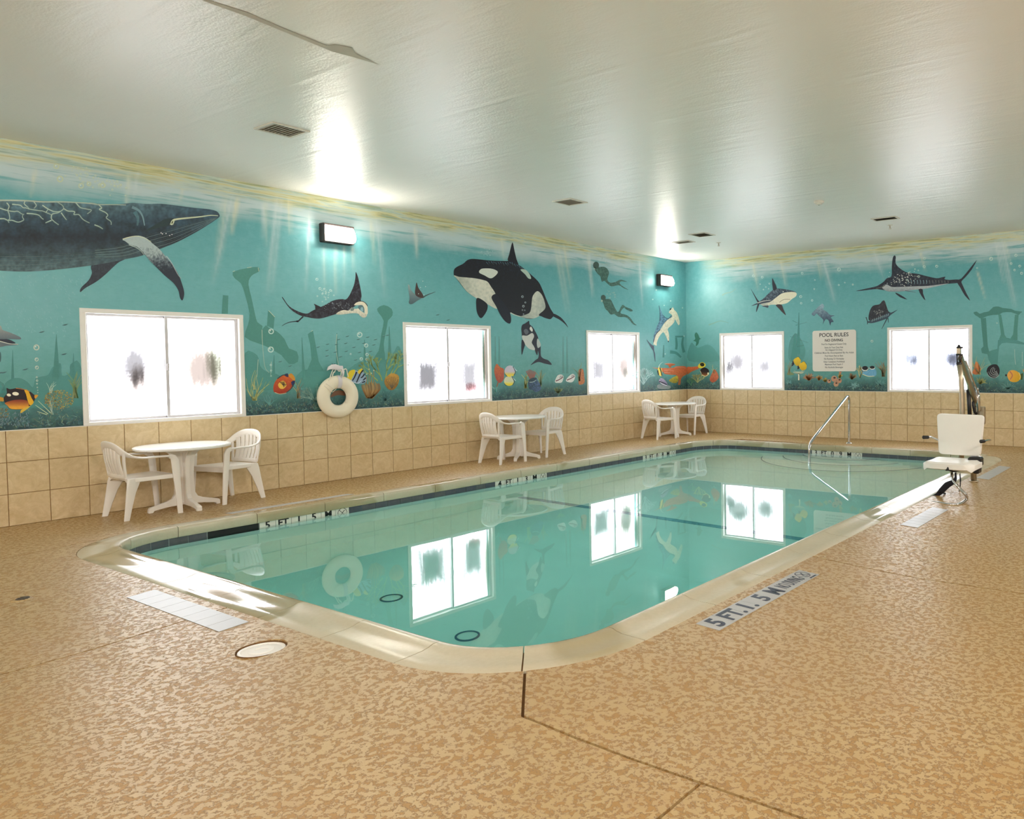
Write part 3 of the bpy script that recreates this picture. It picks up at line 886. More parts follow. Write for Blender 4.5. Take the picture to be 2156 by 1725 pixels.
def make_chair(name, label, cat, group):
    """moulded garden armchair, front = +y"""
    t = thing(name, label, cat, (0, 0, 0), 0, group); W = M['white_plastic']
    # seat: dished slab with a rolled front edge
    m = MB(); nx, ny = 10, 10
    top, bot = [], []
    for j in range(ny+1):
        for i in range(nx+1):
            u, v = i/nx*2-1, j/ny
            hw = 0.205+0.045*v
            x = u*hw; y = -0.205+0.455*v
            z = 0.425-0.018*(1-u*u)*math.sin(math.pi*min(1, v*1.15))+0.012*v
            if v > 0.86: z -= 0.022*((v-0.86)/0.14)**2
            top.append((x, y, z)); bot.append((x*0.985, y, z-0.016-(0.028 if (abs(u) > 0.95 or v > 0.95) else 0.0)))
    n = len(top); f = []
    for j in range(ny):
        for i in range(nx):
            a = j*(nx+1)+i; f += [(a, a+1, a+nx+2, a+nx+1), (n+a, n+a+nx+1, n+a+nx+2, n+a+1)]
    rim = [i for i in range(nx+1)]+[j*(nx+1)+nx for j in range(1, ny+1)]+[ny*(nx+1)+i for i in range(nx-1, -1, -1)]+[j*(nx+1) for j in range(ny-1, 0, -1)]
    f += [(rim[k], n+rim[k], n+rim[(k+1) % len(rim)], rim[(k+1) % len(rim)]) for k in range(len(rim))]
    m.add(top+bot, f, True); m.build('seat', W, t, 50)
    # top rail and arms are one curved band: rises from the arms around the back
    def rail(u):
        """u -1..1 from left arm front around to right arm front"""
        a = abs(u); s = 1 if u > 0 else -1
        K = [(0.0, (0.0, -0.292, 0.808)), (0.16, (0.115, -0.285, 0.796)), (0.30, (0.195, -0.262, 0.758)), (0.42, (0.240, -0.222, 0.705)), (0.53, (0.262, -0.165, 0.662)),
             (0.66, (0.272, -0.075, 0.640)), (0.82, (0.276, 0.045, 0.640)), (1.0, (0.272, 0.165, 0.636))]
        for i in range(len(K)-1):
            if a <= K[i+1][0]+1e-9:
                q0 = K[i-1] if i > 0 else (-K[1][0], (-K[1][1][0], K[1][1][1], K[1][1][2])); q1, q2 = K[i], K[i+1]; q3 = K[i+2] if i+2 < len(K) else K[i+1]
                k = (a-q1[0])/(q2[0]-q1[0]); p0, p1, p2, p3 = (Vector(q[1]) for q in (q0, q1, q2, q3))
                p = 0.5*((2*p1)+(p2-p0)*k+(2*p0-5*p1+4*p2-p3)*k*k+(3*p1-p0-3*p2+p3)*k**3)
                p.x *= s; return p
    def band(u0, u1, nseg):
        fr = []
        for i in range(nseg+1):
            u = u0+(u1-u0)*i/nseg; p = rail(u); d = (rail(min(1, u+0.01))-rail(max(-1, u-0.01))).normalized()
            a = abs(u)
            # section lies flat on the arms, stands up around the back
            k = max(0.0, min(1.0, (0.62-a)/0.30)); k = k*k*(3-2*k)
            up = Vector((0, 0, 1)).lerp(Vector((0, -0.75, 0.5)) if a < 0.35 else Vector((p.x*1.5, -0.5, 0.6)).normalized(), 0.0)
            side = d.cross(Vector((0, 0, 1))).normalized(); vert = side.cross(d).normalized()
            A = R(90)*k*0.86
            wdir = (side*math.cos(A)+vert*math.sin(A)).normalized(); tdir = wdir.cross(d).normalized()
            wd = 0.025+0.014*k; fr.append((p-vert*0.018*k, wdir, tdir, wd, 0.0115-0.002*k))
        return fr
    m = MB(); m.sweep(band(-0.44, 0.44, 26), RP); 
    # lower crosspiece of the back
    fr = [(Vector((x, -0.212-0.02*(1-(x/0.2)**2), 0.452)), (0, 0, 1), (0, 1, 0), 0.026, 0.010) for x in [-0.20+0.4*i/8 for i in range(9)]]
    m.sweep(fr, RP)
    # side posts of the back
    for s in (-1, 1):
        pts = [Vector((s*0.204, -0.212, 0.44)), Vector((s*0.214, -0.222, 0.52)), Vector((s*0.226, -0.232, 0.61)), Vector((s*0.236, -0.236, 0.70))]
        m.sweep([(p, Vector((1, s*0.35, 0)).normalized(), Vector((-s*0.35, 1, 0)).normalized(), 0.017, 0.009) for p in pts], RP)
    back = m.build('backrest', W, t, 50)
    for i in range(6):
        q = (i-2.5)/2.5
        m = MB(); fr = []
        for k in range(7):
            v = k/6; xb, xt = q*0.150, q*0.168
            zt = 0.775-0.055*q*q; yt = -0.283+0.020*q*q
            yb = -0.226+0.010*q*q
            fr.append((Vector((xb+(xt-xb)*v, yb+(yt-yb)*v-0.014*math.sin(math.pi*v), 0.455+(zt-0.455)*v)), (1, q*0.25, 0), (0, 1, 0.15), 0.0275, 0.007))
        m.sweep(fr, RP); o = m.build('slat', W, back, 50)
    for s in (-1, 1):
        m = MB(); m.sweep(band(s*0.43, s*1.0, 16), RP); m.build('armrest', W, t, 50)
        # front leg: from the bend of the arm to the floor
        m = MB(); fr = []
        P = [(0.272, 0.160, 0.640), (0.273, 0.196, 0.622), (0.273, 0.212, 0.580), (0.272, 0.222, 0.44), (0.270, 0.238, 0.22), (0.268, 0.252, 0.0)]
        Wd = [0.024, 0.031, 0.036, 0.034, 0.028, 0.024]
        for i, p in enumerate(P):
            a = Vector(P[max(0, i-1)]); b = Vector(P[min(len(P)-1, i+1)]); d = (b-a).normalized()
            if i == len(P)-1: d = Vector((0, 0, -1))
            sx = Vector((1, 0, 0)); n_ = d.cross(sx).normalized()
            fr.append((Vector((s*p[0], p[1], p[2])), n_, sx, Wd[i], 0.013 if i else 0.022))
        m.sweep(fr, rprof(12, 4.0)); m.build('leg', W, t, 50)
        # rear leg: broad gusset under the seat tapering to the floor
        m = MB(); fr = []
        for (px, py, pz, wd) in ((0.200, -0.125, 0.425, 0.085), (0.212, -0.150, 0.38, 0.070), (0.228, -0.180, 0.28, 0.050), (0.246, -0.210, 0.14, 0.036), (0.262, -0.238, 0.0, 0.026)):
            fr.append((Vector((s*px, py, pz)), Vector((-s*0.35, 1, 0)).normalized(), Vector((1, s*0.35, 0)).normalized(), wd, 0.012))
        m.sweep(fr, rprof(12, 4.0)); m.build('leg', W, t, 50)
        # apron under the seat side
    m = MB()
    for s in (-1, 1):
        m.sweep([(Vector((s*(0.205+0.045*v), -0.20+0.44*v, 0.405+0.008*v)), (0, 0, 1), (1, 0, 0), 0.022, 0.006) for v in (0, 0.25, 0.5, 0.75, 1)], rprof(8, 4))
    m.sweep([(Vector((x, 0.246, 0.408)), (0, 0, 1), (0, 1, 0), 0.020, 0.006) for x in (-0.25, -0.12, 0, 0.12, 0.25)], rprof(8, 4))
    m.build('seat_apron', W, t, 50)
    return t
GC = 'white garden armchairs along the tiled wall'
# (centre x, y, turn): turn 0 faces +y (away from the camera)
CH = [
    (0.49, -10.905, 0.02, 'white plastic armchair at left end of the nearest table, its back to the left edge'),
    (0.335, -9.97, R(192), 'white plastic armchair facing left, on the far side of the nearest table'),
    (0.575, -6.01, R(-3), 'white plastic armchair seen from behind, left of the table past the second window'),
    (0.470, -4.99, R(186), 'white plastic armchair right of the middle table, half hidden by its tabletop'),
    (0.475, -1.73, R(-14), 'white plastic armchair left of the farthest table, below the hammerhead shark'),
    (0.475, -0.53, R(180), 'white plastic armchair beside the room corner, right of the farthest table'),
]
ch0 = make_chair('garden_chair', CH[0][3], 'chair', GC)
for i, (x, y, rz, lb) in enumerate(CH):
    o = ch0 if i == 0 else copy_tree(ch0)
    o.location = (x, y, zd(x, y)); o.rotation_euler = (0, 0, rz); o['label'] = lb

def make_table(name, label, group):
    t = thing(name, label, 'table', (0, 0, 0), 0, group); W = M['white_plastic']
    m = MB(); r = 0.455
    m.lathe([(0.0, 0.722), (0.25, 0.722), (r-0.03, 0.721), (r-0.01, 0.718), (r, 0.709), (r, 0.694), (r-0.006, 0.688), (r-0.02, 0.690), (r-0.028, 0.700), (0.2, 0.702), (0.0, 0.702)], 56)
    m.build('tabletop', M['table_top'], t, 45)
    m = MB(); m.cbox(-0.042, 0.042, -0.042, 0.042, 0.06, 0.70, 0.014); m.build('column', W, t)
    for k in range(4):
        prof_ = [(0.0, 0.700), (0.225, 0.700), (0.215, 0.684), (0.150, 0.640), (0.112, 0.600), (0.098, 0.54), (0.090, 0.40), (0.092, 0.25), (0.100, 0.17), (0.125, 0.125), (0.180, 0.100), (0.335, 0.060), (0.352, 0.048),
                 (0.356, 0.0), (0.312, 0.0), (0.308, 0.020), (0.180, 0.040), (0.10, 0.045), (0.0, 0.050)]
        Mx = Matrix.Rotation(math.pi/2*k, 4, 'Z') @ Matrix(((1, 0, 0, 0), (0, 0, 1, 0), (0, 1, 0, 0), (0, 0, 0, 1)))
        m = MB(); m.prism(prof_, -0.024, 0.024, Mx); o = m.build('leg', W, t)
        bm = bmesh.new(); bm.from_mesh(o.data); bmesh.ops.remove_doubles(bm, verts=bm.verts[:], dist=1e-5)
        ed = [e for e in bm.edges if len(e.link_faces) == 2 and e.calc_face_angle(0) > R(40)]
        bmesh.ops.bevel(bm, geom=ed, offset=0.005, segments=2, affect='EDGES'); bm.to_mesh(o.data); bm.free()
    return t
TB = [(0.475, -10.49, 0.0, 'round white plastic pedestal table under the nearest, largest window'),
      (0.47, -5.56, R(38), 'round white plastic pedestal table right of the second window'),
      (0.475, -1.13, R(46), 'round white plastic pedestal table in the far room corner')]
tb0 = make_table('pedestal_table', TB[0][3], 'round white tables along the tiled wall')
for i, (x, y, rz, lb) in enumerate(TB):
    o = tb0 if i == 0 else copy_tree(tb0)
    o.location = (x, y, zd(x, y)); o.rotation_euler = (0, 0, rz); o['label'] = lb

# ------------------------------------------------------------------ wall lamps
def wall_lamp(y0, y1, label):
    yc = (y0+y1)/2; hw = (y1-y0)/2
    t = thing('wall_lamp', label, 'lamp', (0.0, yc, 3.28), 0, 'wall lamps over the mural')
    m = MB(); m.cbox(0.0, 0.105, -hw, hw, -0.005, 0.255, 0.012); m.cbox(0.10, 0.125, -hw+0.004, hw-0.004, 0.222, 0.25, 0.005)
    m.cbox(0.09, 0.13, -hw+0.004, hw-0.004, 0.0, 0.016, 0.005)
    for s_ in (-1, 1): m.cbox(0.09, 0.135, s_*(hw-0.008)-0.006, s_*(hw-0.008)+0.006, 0.005, 0.245, 0.004)
    m.build('housing', M['lamp_body'], t)
    # prismatic lens: wedge, deepest low down
    m = MB(); pf = [(0.105, 0.018), (0.175, 0.026), (0.200, 0.070), (0.180, 0.150), (0.135, 0.218), (0.105, 0.218)]
    Mx = Matrix(((1, 0, 0, 0), (0, 0, 1, 0), (0, 1, 0, 0), (0, 0, 0, 1)))
    m.prism(pf, -hw+0.017, hw-0.017, Mx); o = m.build('lens', M['lens'], t)
    return t
wall_lamp(-8.60, -8.17, 'glowing box wall lamp high on the mural, above the manta ray')
wall_lamp(-1.12, -0.70, 'glowing box wall lamp close to the room corner, above the hammerhead shark')

# ------------------------------------------------------------------ life ring on its hook
hk = at(700, 771, 0, 0.0)
hook = thing('wall_hook', 'small black hook in the mural carrying the life ring', 'hook', (0, hk.y, hk.z))
m = MB(); m.tube([(0.0, 0, 0), (0.03, 0, -0.004), (0.05, 0, 0.0), (0.058, 0, 0.02), (0.056, 0, 0.035)], 0.005, 8); m.cbox(0.0, 0.006, -0.012, 0.012, -0.03, 0.03, 0.002); m.build('hook', M['hook'], hook)
rc = at(712, 835.5, 0, 0.07)
ring = thing('life_ring', 'white life ring with rope hanging on the mural left of the second window', 'life ring', (0.066, rc.y, rc.z))
m = MB(); RM, RT = 0.205, 0.088
vs, fs = [], []
for i in range(64):
    A = 2*math.pi*i/64
    for k in range(20):
        B = 2*math.pi*k/20; vs.append(((0.056*math.sin(B)), (RM+RT*math.cos(B))*math.cos(A), (RM+RT*math.cos(B))*math.sin(A)))
for i in range(64):
    for k in range(20): fs.append((i*20+k, ((i+1) % 64)*20+k, ((i+1) % 64)*20+(k+1) % 20, i*20+(k+1) % 20))
m.add(vs, fs, True); m.build('ring', M['foam'], ring)
def strap(A, wd, name, mat):
    m = MB(); fr = []
    d = Vector((0, math.cos(A), math.sin(A))); tdir = Vector((0, -math.sin(A), math.cos(A)))
    for k in range(20):
        B = 2*math.pi*k/20; p = Vector((0.059*math.sin(B), 0, 0))+d*(RM+(RT+0.003)*math.cos(B)); fr.append((p, tdir, (Vector((math.sin(B), 0, 0))+d*math.cos(B)).normalized(), wd, 0.002))
    m.sweep(fr, rprof(8, 4), closed=True); return m.build(name, mat, ring)
M['strap'] = simple('strap_tape', (216, 212, 216), 0.5, nscale=20)
strap(R(88), 0.028, 'strap', M['strap'])
hy, hz = hk.y-rc.y, hk.z-rc.z           # hook seen from the ring centre
def rope(pts, r=0.006): 
    m = MB(); m.tube([tuple(p) for p in smooth_poly([Vector(p) for p in pts], 6, False)], r, 8); return m.build('rope', M['rope'], ring)
rope([(0.0, hy+0.01, hz+0.01), (0.02, hy-0.05, hz-0.06), (0.03, -0.10, 0.33), (0.045, -0.13, 0.275), (0.058, -0.16, 0.23)])
rope([(0.0, hy+0.01, hz+0.01), (0.02, hy-0.02, hz-0.08), (0.03, -0.07, 0.34), (0.045, -0.10, 0.282)])
rope([(0.0, hy+0.01, hz+0.01), (0.03, hy+0.03, hz-0.07), (0.04, 0.03, 0.36), (0.05, 0.02, 0.29)])
rope([(0.0, hy+0.01, hz+0.01), (0.02, hy+0.09, hz-0.05), (0.03, 0.11, 0.38), (0.03, 0.13, 0.30), (0.04, 0.135, 0.27)], 0.007)
rope([(0.0, hy+0.015, hz+0.01), (0.02, hy+0.07, hz-0.07), (0.03, 0.075, 0.36), (0.04, 0.06, 0.285)], 0.008)
rope([(0.062, -0.225, 0.16), (0.066, -0.15, 0.09), (0.064, -0.115, 0.07), (0.03, -0.07, 0.085), (0.0, -0.02, 0.11)], 0.004)
rope([(0.062, -0.20, 0.19), (0.066, -0.12, 0.13), (0.064, -0.085, 0.11)], 0.004)
rope([(0.0, 0.105, 0.07), (0.02, 0.115, 0.0), (0.03, 0.105, -0.05), (0.05, 0.085, -0.09)], 0.005)
m = MB()   # gathered cloth tail over the hook
fr = []
for (p, a, b) in (((0.010, hy-0.115, hz-0.035), 0.006, 0.030), ((0.026, hy-0.075, hz-0.012), 0.010, 0.036), ((0.034, hy-0.02, hz-0.012), 0.012, 0.038), ((0.034, hy+0.03, hz-0.03), 0.012, 0.036), ((0.040, 0.045, 0.40), 0.011, 0.028), ((0.050, 0.055, 0.31), 0.010, 0.030), ((0.060, 0.03, 0.285), 0.008, 0.030)):
    fr.append((Vector(p), (1, 0, 0), (0, 0.35, 0.94), a, b))
m.sweep(fr, RP); m.build('cloth_tie', M['strap'], ring, 60)

# ------------------------------------------------------------------ pool rules sign
a, b = at(1711, 697, 1, 0), at(1803, 782, 1, 0)
sw_, sh_ = b.x-a.x, a.z-b.z
sign = thing('pool_rules_sign', 'white pool rules sign with rounded corners between the two far windows', 'sign', ((a.x+b.x)/2, -0.012, (a.z+b.z)/2))
pl = []
for (cx, cz, a0) in ((sw_/2-.05, sh_/2-.05, 0), (-sw_/2+.05, sh_/2-.05, 90), (-sw_/2+.05, -sh_/2+.05, 180), (sw_/2-.05, -sh_/2+.05, 270)):
    pl += [(cx+.05*math.cos(R(a0+15*i)), cz+.05*math.sin(R(a0+15*i))) for i in range(7)]
FX = Matrix(((1, 0, 0, 0), (0, 0, -1, 0), (0, 1, 0, 0), (0, 0, 0, 1)))
m = MB(); m.prism(pl, -0.012, 0.0, FX); m.build('board', M['sign'], sign)
zl = [0.330, 0.218, 0.134, 0.070, 0.014, -0.045, -0.107, -0.168, -0.224, -0.283, -0.344]
for (txt, sz, k), me, z in zip(SIGN_LINES, SIGN_TXT, zl):
    m2 = me.copy(); m2.materials.clear(); m2.materials.append(M['sign_ink'] if k != 1 else M['sign_small_ink'])
    wd_ = max(v.co.x for v in m2.vertices)-min(v.co.x for v in m2.vertices)
    target = {'POOL RULES': 0.65, 'NO DIVING': 0.40, 'Children Must Be Accompanied By An Adult': 0.88}.get(txt)
    sc = target/wd_ if target else 0.88/1.02*0.98
    o = link('text_line', m2, sign); o.matrix_local = Matrix.Translation((0, -0.0008, z)) @ FX @ Matrix.Diagonal((sc, 1.0 if target else 1.0, 1, 1))

# ------------------------------------------------------------------ ceiling fittings
def vent(px, label, dirty, sx=0.36, sy=0.36, drop=0.012):
    c = at(px[0], px[1], 2, HC)
    t = thing('ceiling_vent', label, 'vent', (c.x, c.y, HC), 0, 'air vents in the ceiling')
    w, z = 0.03, -drop
    m = MB()
    for (x0, x1, y0, y1) in ((-sx/2, sx/2, -sy/2, -sy/2+w), (-sx/2, sx/2, sy/2-w, sy/2), (-sx/2, -sx/2+w, -sy/2+w, sy/2-w), (sx/2-w, sx/2, -sy/2+w, sy/2-w)): m.cbox(x0, x1, y0, y1, z, 0, 0.003)
    m.build('frame', M['vent'], t)
    m = MB(); m.box(-sx/2+w, sx/2-w, -sy/2+w, sy/2-w, -0.002, 0.0); m.build('backing', (M['vent'], M['vent_dirty'], M['vent_dark'])[dirty], t)
    n = 9 if sy > 0.3 else 6
    for i in range(n):
        y = -sy/2+w+(sy-2*w)*(i+0.5)/n
        m = MB(); q = (sy-2*w)/n*0.42
        m.add([(-sx/2+w, y-q, z+0.001), (sx/2-w, y-q, z+0.001), (sx/2-w, y+q, -0.003), (-sx/2+w, y+q, -0.003), (-sx/2+w, y-q, z+0.002), (sx/2-w, y-q, z+0.002), (sx/2-w, y+q, -0.002), (-sx/2+w, y+q, -0.002)],
              [(0, 1, 2, 3), (4, 7, 6, 5), (0, 4, 5, 1), (3, 2, 6, 7), (0, 3, 7, 4), (1, 5, 6, 2)])
        m.build('slat', (M['vent'], M['vent_dirty'], M['vent_dark'])[dirty], t)
    return t
vent((594, 273), 'square dusty grey ceiling vent nearest to the camera', 1)
vent((1200, 425), 'square cream ceiling vent above the painted orca', 0)
vent((1478, 494), 'square ceiling vent near the room corner, the larger of the close pair', 1)
vent((1439, 509.5), 'narrow ceiling vent beside the room corner, the smaller of the close pair', 0, 0.40, 0.24)
vent((1864, 460), 'narrow dark louvred ceiling vent above the painted marlin', 2, 0.42, 0.24)
def sprinkler(px, label):
    c = at(px[0], px[1], 2, HC)
    t = thing('sprinkler_head', label, 'sprinkler', (c.x, c.y, HC), 0)
    m = MB(); m.lathe([(0.0, 0.0), (0.045, 0.0), (0.043, -0.006), (0.015, -0.014), (0.0, -0.014)], 20); m.build('escutcheon', M['vent'], t)
    m = MB(); m.lathe([(0.0, -0.010), (0.010, -0.010), (0.010, -0.05), (0.0, -0.05)], 10); m.lathe([(0.0, -0.062), (0.022, -0.064), (0.022, -0.067), (0.0, -0.067)], 14)
    for s in (-1, 1): m.tube([(s*0.009, 0, -0.045), (s*0.016, 0, -0.055), (0, 0, -0.066)], 0.003, 6)
    m.build('deflector', M['steel'], t)
sprinkler((1513, 511), 'sprinkler head in the ceiling right of the close pair of vents')
sprinkler((1874, 474), 'sprinkler head in the ceiling behind the dark louvred vent')
c = at(1724, 424, 2, HC)
t = thing('smoke_detector', 'small round cream smoke detector on the ceiling', 'smoke detector', (c.x, c.y, HC))
m = MB(); m.lathe([(0.0, 0.0), (0.075, 0.0), (0.075, -0.018), (0.066, -0.030), (0.05, -0.034), (0.048, -0.045), (0.03, -0.052), (0.0, -0.054)], 28); m.build('body', M['vent'], t, 30)
m = MB(); m.lathe([(0.0, -0.052), (0.008, -0.053), (0.006, -0.060), (0.0, -0.060)], 10); m.build('test_button', M['vent_dark'], t)
# repaired strip of flat paint on the glossy ceiling
pts = [(440, 0), (520, 25), (600, 60), (690, 96), (705, 93), (742, 100), (748, 112), (800, 136), (742, 119), (700, 108), (598, 66), (515, 32), (425, 0)]
m = MB(); q = [at(x, y, 2, HC) for x, y in pts]
vs = [(p.x, p.y, HC-0.003) for p in q]; tr = tessellate_polygon([[Vector((p.x, p.y, 0)) for p in q]])
m.add(vs, [tuple(f) for f in tr]); o = m.build('paint_patch', M['patch'], ceiling); tag(o, 'matt grey repair streak across the glossy ceiling')

# ------------------------------------------------------------------ handrail
base = deck_at(1788, 934); XH = base.x
def on(px, py): return at(px, py, 0, XH)
rail_ = thing('handrail', 'polished steel grab rail standing in the shallow end of the pool by the steps', 'handrail', (XH, base.y, base.z))
top, el, wtr = on(1784, 833), on(1706, 934), on(1704, 971.6)
def loc(p): return (p[0]-XH, p[1]-base.y, p[2]-base.z)
P = [Vector((XH, base.y, base.z-0.02)), Vector((XH, base.y, base.z+0.55)), Vector((XH, base.y+0.01, base.z+0.80)), Vector((XH, base.y-0.02, top.z-0.045)), Vector((XH, top.y, top.z-0.02)), Vector((XH, top.y-0.14, top.z-0.075)),
     Vector((XH, (top.y+el.y)/2, (top.z+el.z)/2)), Vector((XH, el.y+0.10, el.z+0.055)), Vector((XH, el.y-0.005, el.z-0.03)), Vector((XH, wtr.y, el.z-0.16)), Vector((XH, wtr.y, -0.35)), Vector((XH, wtr.y, -0.79))]
m = MB(); m.tube([loc(p) for p in smooth_poly(P, 8, False)], 0.0245, 14); m.build('rail', M['chrome'], rail_)
m = MB(); m.lathe([(0.024, 0.0), (0.068, 0.002), (0.066, 0.010), (0.040, 0.022), (0.0255, 0.026)], 24); m.build('escutcheon', M['chrome'], rail_)

# ------------------------------------------------------------------ pool lift
pb = deck_at(2050, 1014)
lift = thing('pool_lift', 'pool lift with white plastic seat on a steel mast at the right pool edge', 'pool lift', (pb.x, pb.y, pb.z))
def L(px, py, yy): 
    p = at(px, py, 1, yy); return Vector((p.x-pb.x, p.y-pb.y, p.z-pb.z))
YP, YA, YB = pb.y, pb.y-0.73, pb.y-0.93          # post, hanger, back cushion planes
m = MB()
ptop = L(2060, 838, YP)
m.tube([(0, 0, -0.01), (0, 0, 0.5), (ptop.x*0.6, 0, ptop.z)], 0.036, 16); m.lathe([(0.036, 0.0), (0.06, 0.0), (0.058, 0.012), (0.037, 0.016)], 20); m.build('post', M['steel'], lift)
m = MB(); q = L(2064, 860, YP-0.03); m.cbox(q.x-0.045, q.x+0.055, q.y-0.03, q.y+0.05, q.z-0.20, q.z+0.02, 0.008); m.build('gear_box', M['steel'], lift)
m = MB(); q = L(2061, 842, YP-0.08); m.tube([(q.x-0.02, q.y, q.z+0.11), (q.x-0.015, q.y, q.z+0.02), (q.x+0.005, q.y-0.01, q.z-0.14)], [0.024, 0.03, 0.02], 12)
m.lathe([(0, 0.022), (0.016, 0.02), (0.022, 0.0), (0.016, -0.02), (0, -0.022)], 12, (q.x-0.02, q.y, q.z+0.13)); m.build('winch_handle', M['chrome'], lift)
# boom: a square bar from the post up to the mast head
btop, bbot = L(2022, 752, YA+0.02), L(2056, 850, YP-0.04)
m = MB(); d = (btop-bbot).normalized(); sx = Vector((1, 0, 0)); ny = d.cross(sx).normalized(); sx = ny.cross(d).normalized()
m.sweep([(bbot+d*((btop-bbot).length*k/4), sx, ny, 0.026, 0.036) for k in range(5)], rprof(8, 8), smooth=False); m.build('boom', M['steel'], lift)
m = MB(); q0, q1 = L(2025, 762, YA+0.03)+Vector((0.045, 0, 0.01)), L(2054, 838, YP-0.05)+Vector((0.045, 0, 0.02)); m.tube([q0, q1], 0.011, 10); m.build('stay_rod', M['chrome'], lift)
# black ram
r0, r1 = L(2043, 900, YP-0.10), L(2039, 822, YP-0.22)
m = MB(); m.tube([r0, r1], 0.026, 12); m.build('ram', M['black_plastic'], lift)
m = MB(); r2 = L(2038, 808, YP-0.26); m.tube([r1, r2], 0.014, 10); m.build('ram_piston', M['chrome'], lift)
m = MB(); q = L(2049, 854, YP-0.12); m.tube([q+Vector((0.0, 0, 0.05)), q, q+Vector((0.02, 0, -0.08)), q+Vector((0.035, 0.02, -0.11))], 0.018, 8); m.build('cable', M['black_plastic'], lift)
# mast head: rods and cross pins at the end of the boom
hd = L(2018, 738, YA)
m = MB(); a_, b_ = L(2014, 732, YA), L(2027, 732, YA); m.tube([a_, b_], 0.012, 8); a_, b_ = L(2013, 747, YA), L(2027, 747, YA); m.tube([a_, b_], 0.010, 8)
m.lathe([(0, 0.03), (0.016, 0.026), (0.02, 0.0), (0, -0.005)], 12, tuple(L(2019, 731, YA)))
m.build('head_pin', M['black_plastic'], lift)
m = MB(); m.cbox(*sum([[min(a, b), max(a, b)] for a, b in zip(L(2015, 746, YA)-Vector((0, 0.03, 0)), L(2023, 733, YA)+Vector((0, 0.03, 0)))], []), 0.006); m.build('head_block', M['steel'], lift)
m = MB()
for (x0, x1) in ((2015, 2015.5), (2022.5, 2021)): m.tube([L(x0, 747, YA), L(x1, 766, YA)], 0.008, 8)
a_, b_ = L(2014.5, 766, YA), L(2024, 766, YA); m.tube([a_, b_], 0.022, 10); m.build('yoke', M['black_plastic'], lift)
m = MB(); m.tube([L(2020, 768, YA), L(2024, 800, YA), L(2026, 860, YA), L(2024, 975, YA)], 0.031, 14); m.build('hanger_tube', M['steel'], lift)
# seat shell
def slab_from(pts, tdir, th, name, mat, bev=0.02):
    """plate: pts = outline corners (3D, planar), thickened along tdir"""
    m = MB(); n = len(pts); vs = [Vector(p) for p in pts]+[Vector(p)+Vector(tdir)*th for p in pts]
    m.add(vs, [tuple(range(n)), tuple(range(2*n-1, n-1, -1))]+[(i, n+i, n+(i+1) % n, (i+1) % n) for i in range(n)])
    o = m.build(name, mat, lift)
    bm = bmesh.new(); bm.from_mesh(o.data); bmesh.ops.bevel(bm, geom=[e for e in bm.edges if e.calc_face_angle(0) > R(45)], offset=bev, segments=4, affect='EDGES', profile=0.6); bm.to_mesh(o.data); bm.free()
    for p_ in o.data.polygons: p_.use_smooth = True
    o.data.set_sharp_from_angle(angle=R(50)); return o
def rcorn(P4, r):
    out = []
    for i in range(4):
        p, a, b = Vector(P4[i]), Vector(P4[i-1]), Vector(P4[(i+1) % 4]); u, v = (a-p).normalized(), (b-p).normalized()
        for k in range(6):
            t_ = k/5; out.append((p+u*r)*(1-t_)**2+p*2*t_*(1-t_)+(p+v*r)*t_**2)
    return out
bk = [L(1972, 871, YB), L(2072, 875, YB), L(2063.5, 962, YB), L(1976, 956, YB)]
slab_from(rcorn(bk, 0.05), (0, 1, 0), 0.055, 'backrest', M['lift_seat'], 0.012)
# seat cushion: dished slab, front edge towards the camera
YF = YB-0.46
fl_, fr_ = L(1943, 979, YF+0.10), L(2040, 992, YF)
x0, x1 = L(1950, 970, YF+0.2).x, L(2057, 985, YF+0.2).x
zs = fl_.z+0.02
m = MB(); nx, ny = 12, 10; top_, bot_ = [], []
for j in range(ny+1):
    for i in range(nx+1):
        u, v = i/nx*2-1, j/ny
        e = 1-0.08*max(0, abs(v*2-1)-0.8)/0.2
        X = (x0+x1)/2+u*(x1-x0)/2*e; Y = (YF-pb.y)+v*0.48+0.05*abs(u)**4*(1-v)
        Z = zs+0.035-0.022*(1-u*u)*math.sin(math.pi*v)-(0.03 if (abs(u) > 0.99) else 0)-(0.02 if v < 0.01 else 0)
        top_.append((X, Y, Z)); bot_.append((X*1.0, Y, Z-0.085+(0.03 if (abs(u) > 0.99 or v < 0.01) else 0)))
n = len(top_); f = []
for j in range(ny):
    for i in range(nx):
        a = j*(nx+1)+i; f += [(a, a+1, a+nx+2, a+nx+1), (n+a, n+a+nx+1, n+a+nx+2, n+a+1)]
rim = [i for i in range(nx+1)]+[j*(nx+1)+nx for j in range(1, ny+1)]+[ny*(nx+1)+i for i in range(nx-1, -1, -1)]+[j*(nx+1) for j in range(ny-1, 0, -1)]
f += [(rim[k], n+rim[k], n+rim[(k+1) % len(rim)], rim[(k+1) % len(rim)]) for k in range(len(rim))]
m.add(top_+bot_, f, True); m.build('seat', M['lift_seat'], lift, 60)
m = MB(); q = L(2060, 968, YB+0.02); m.cbox(q.x-0.10, q.x+0.045, q.y-0.08, q.y+0.06, q.z-0.07, q.z+0.03, 0.012); m.cbox(q.x-0.02, q.x+0.05, q.y-0.18, q.y-0.05, q.z-0.14, q.z-0.02, 0.012); m.build('seat_bracket', M['black_plastic'], lift)
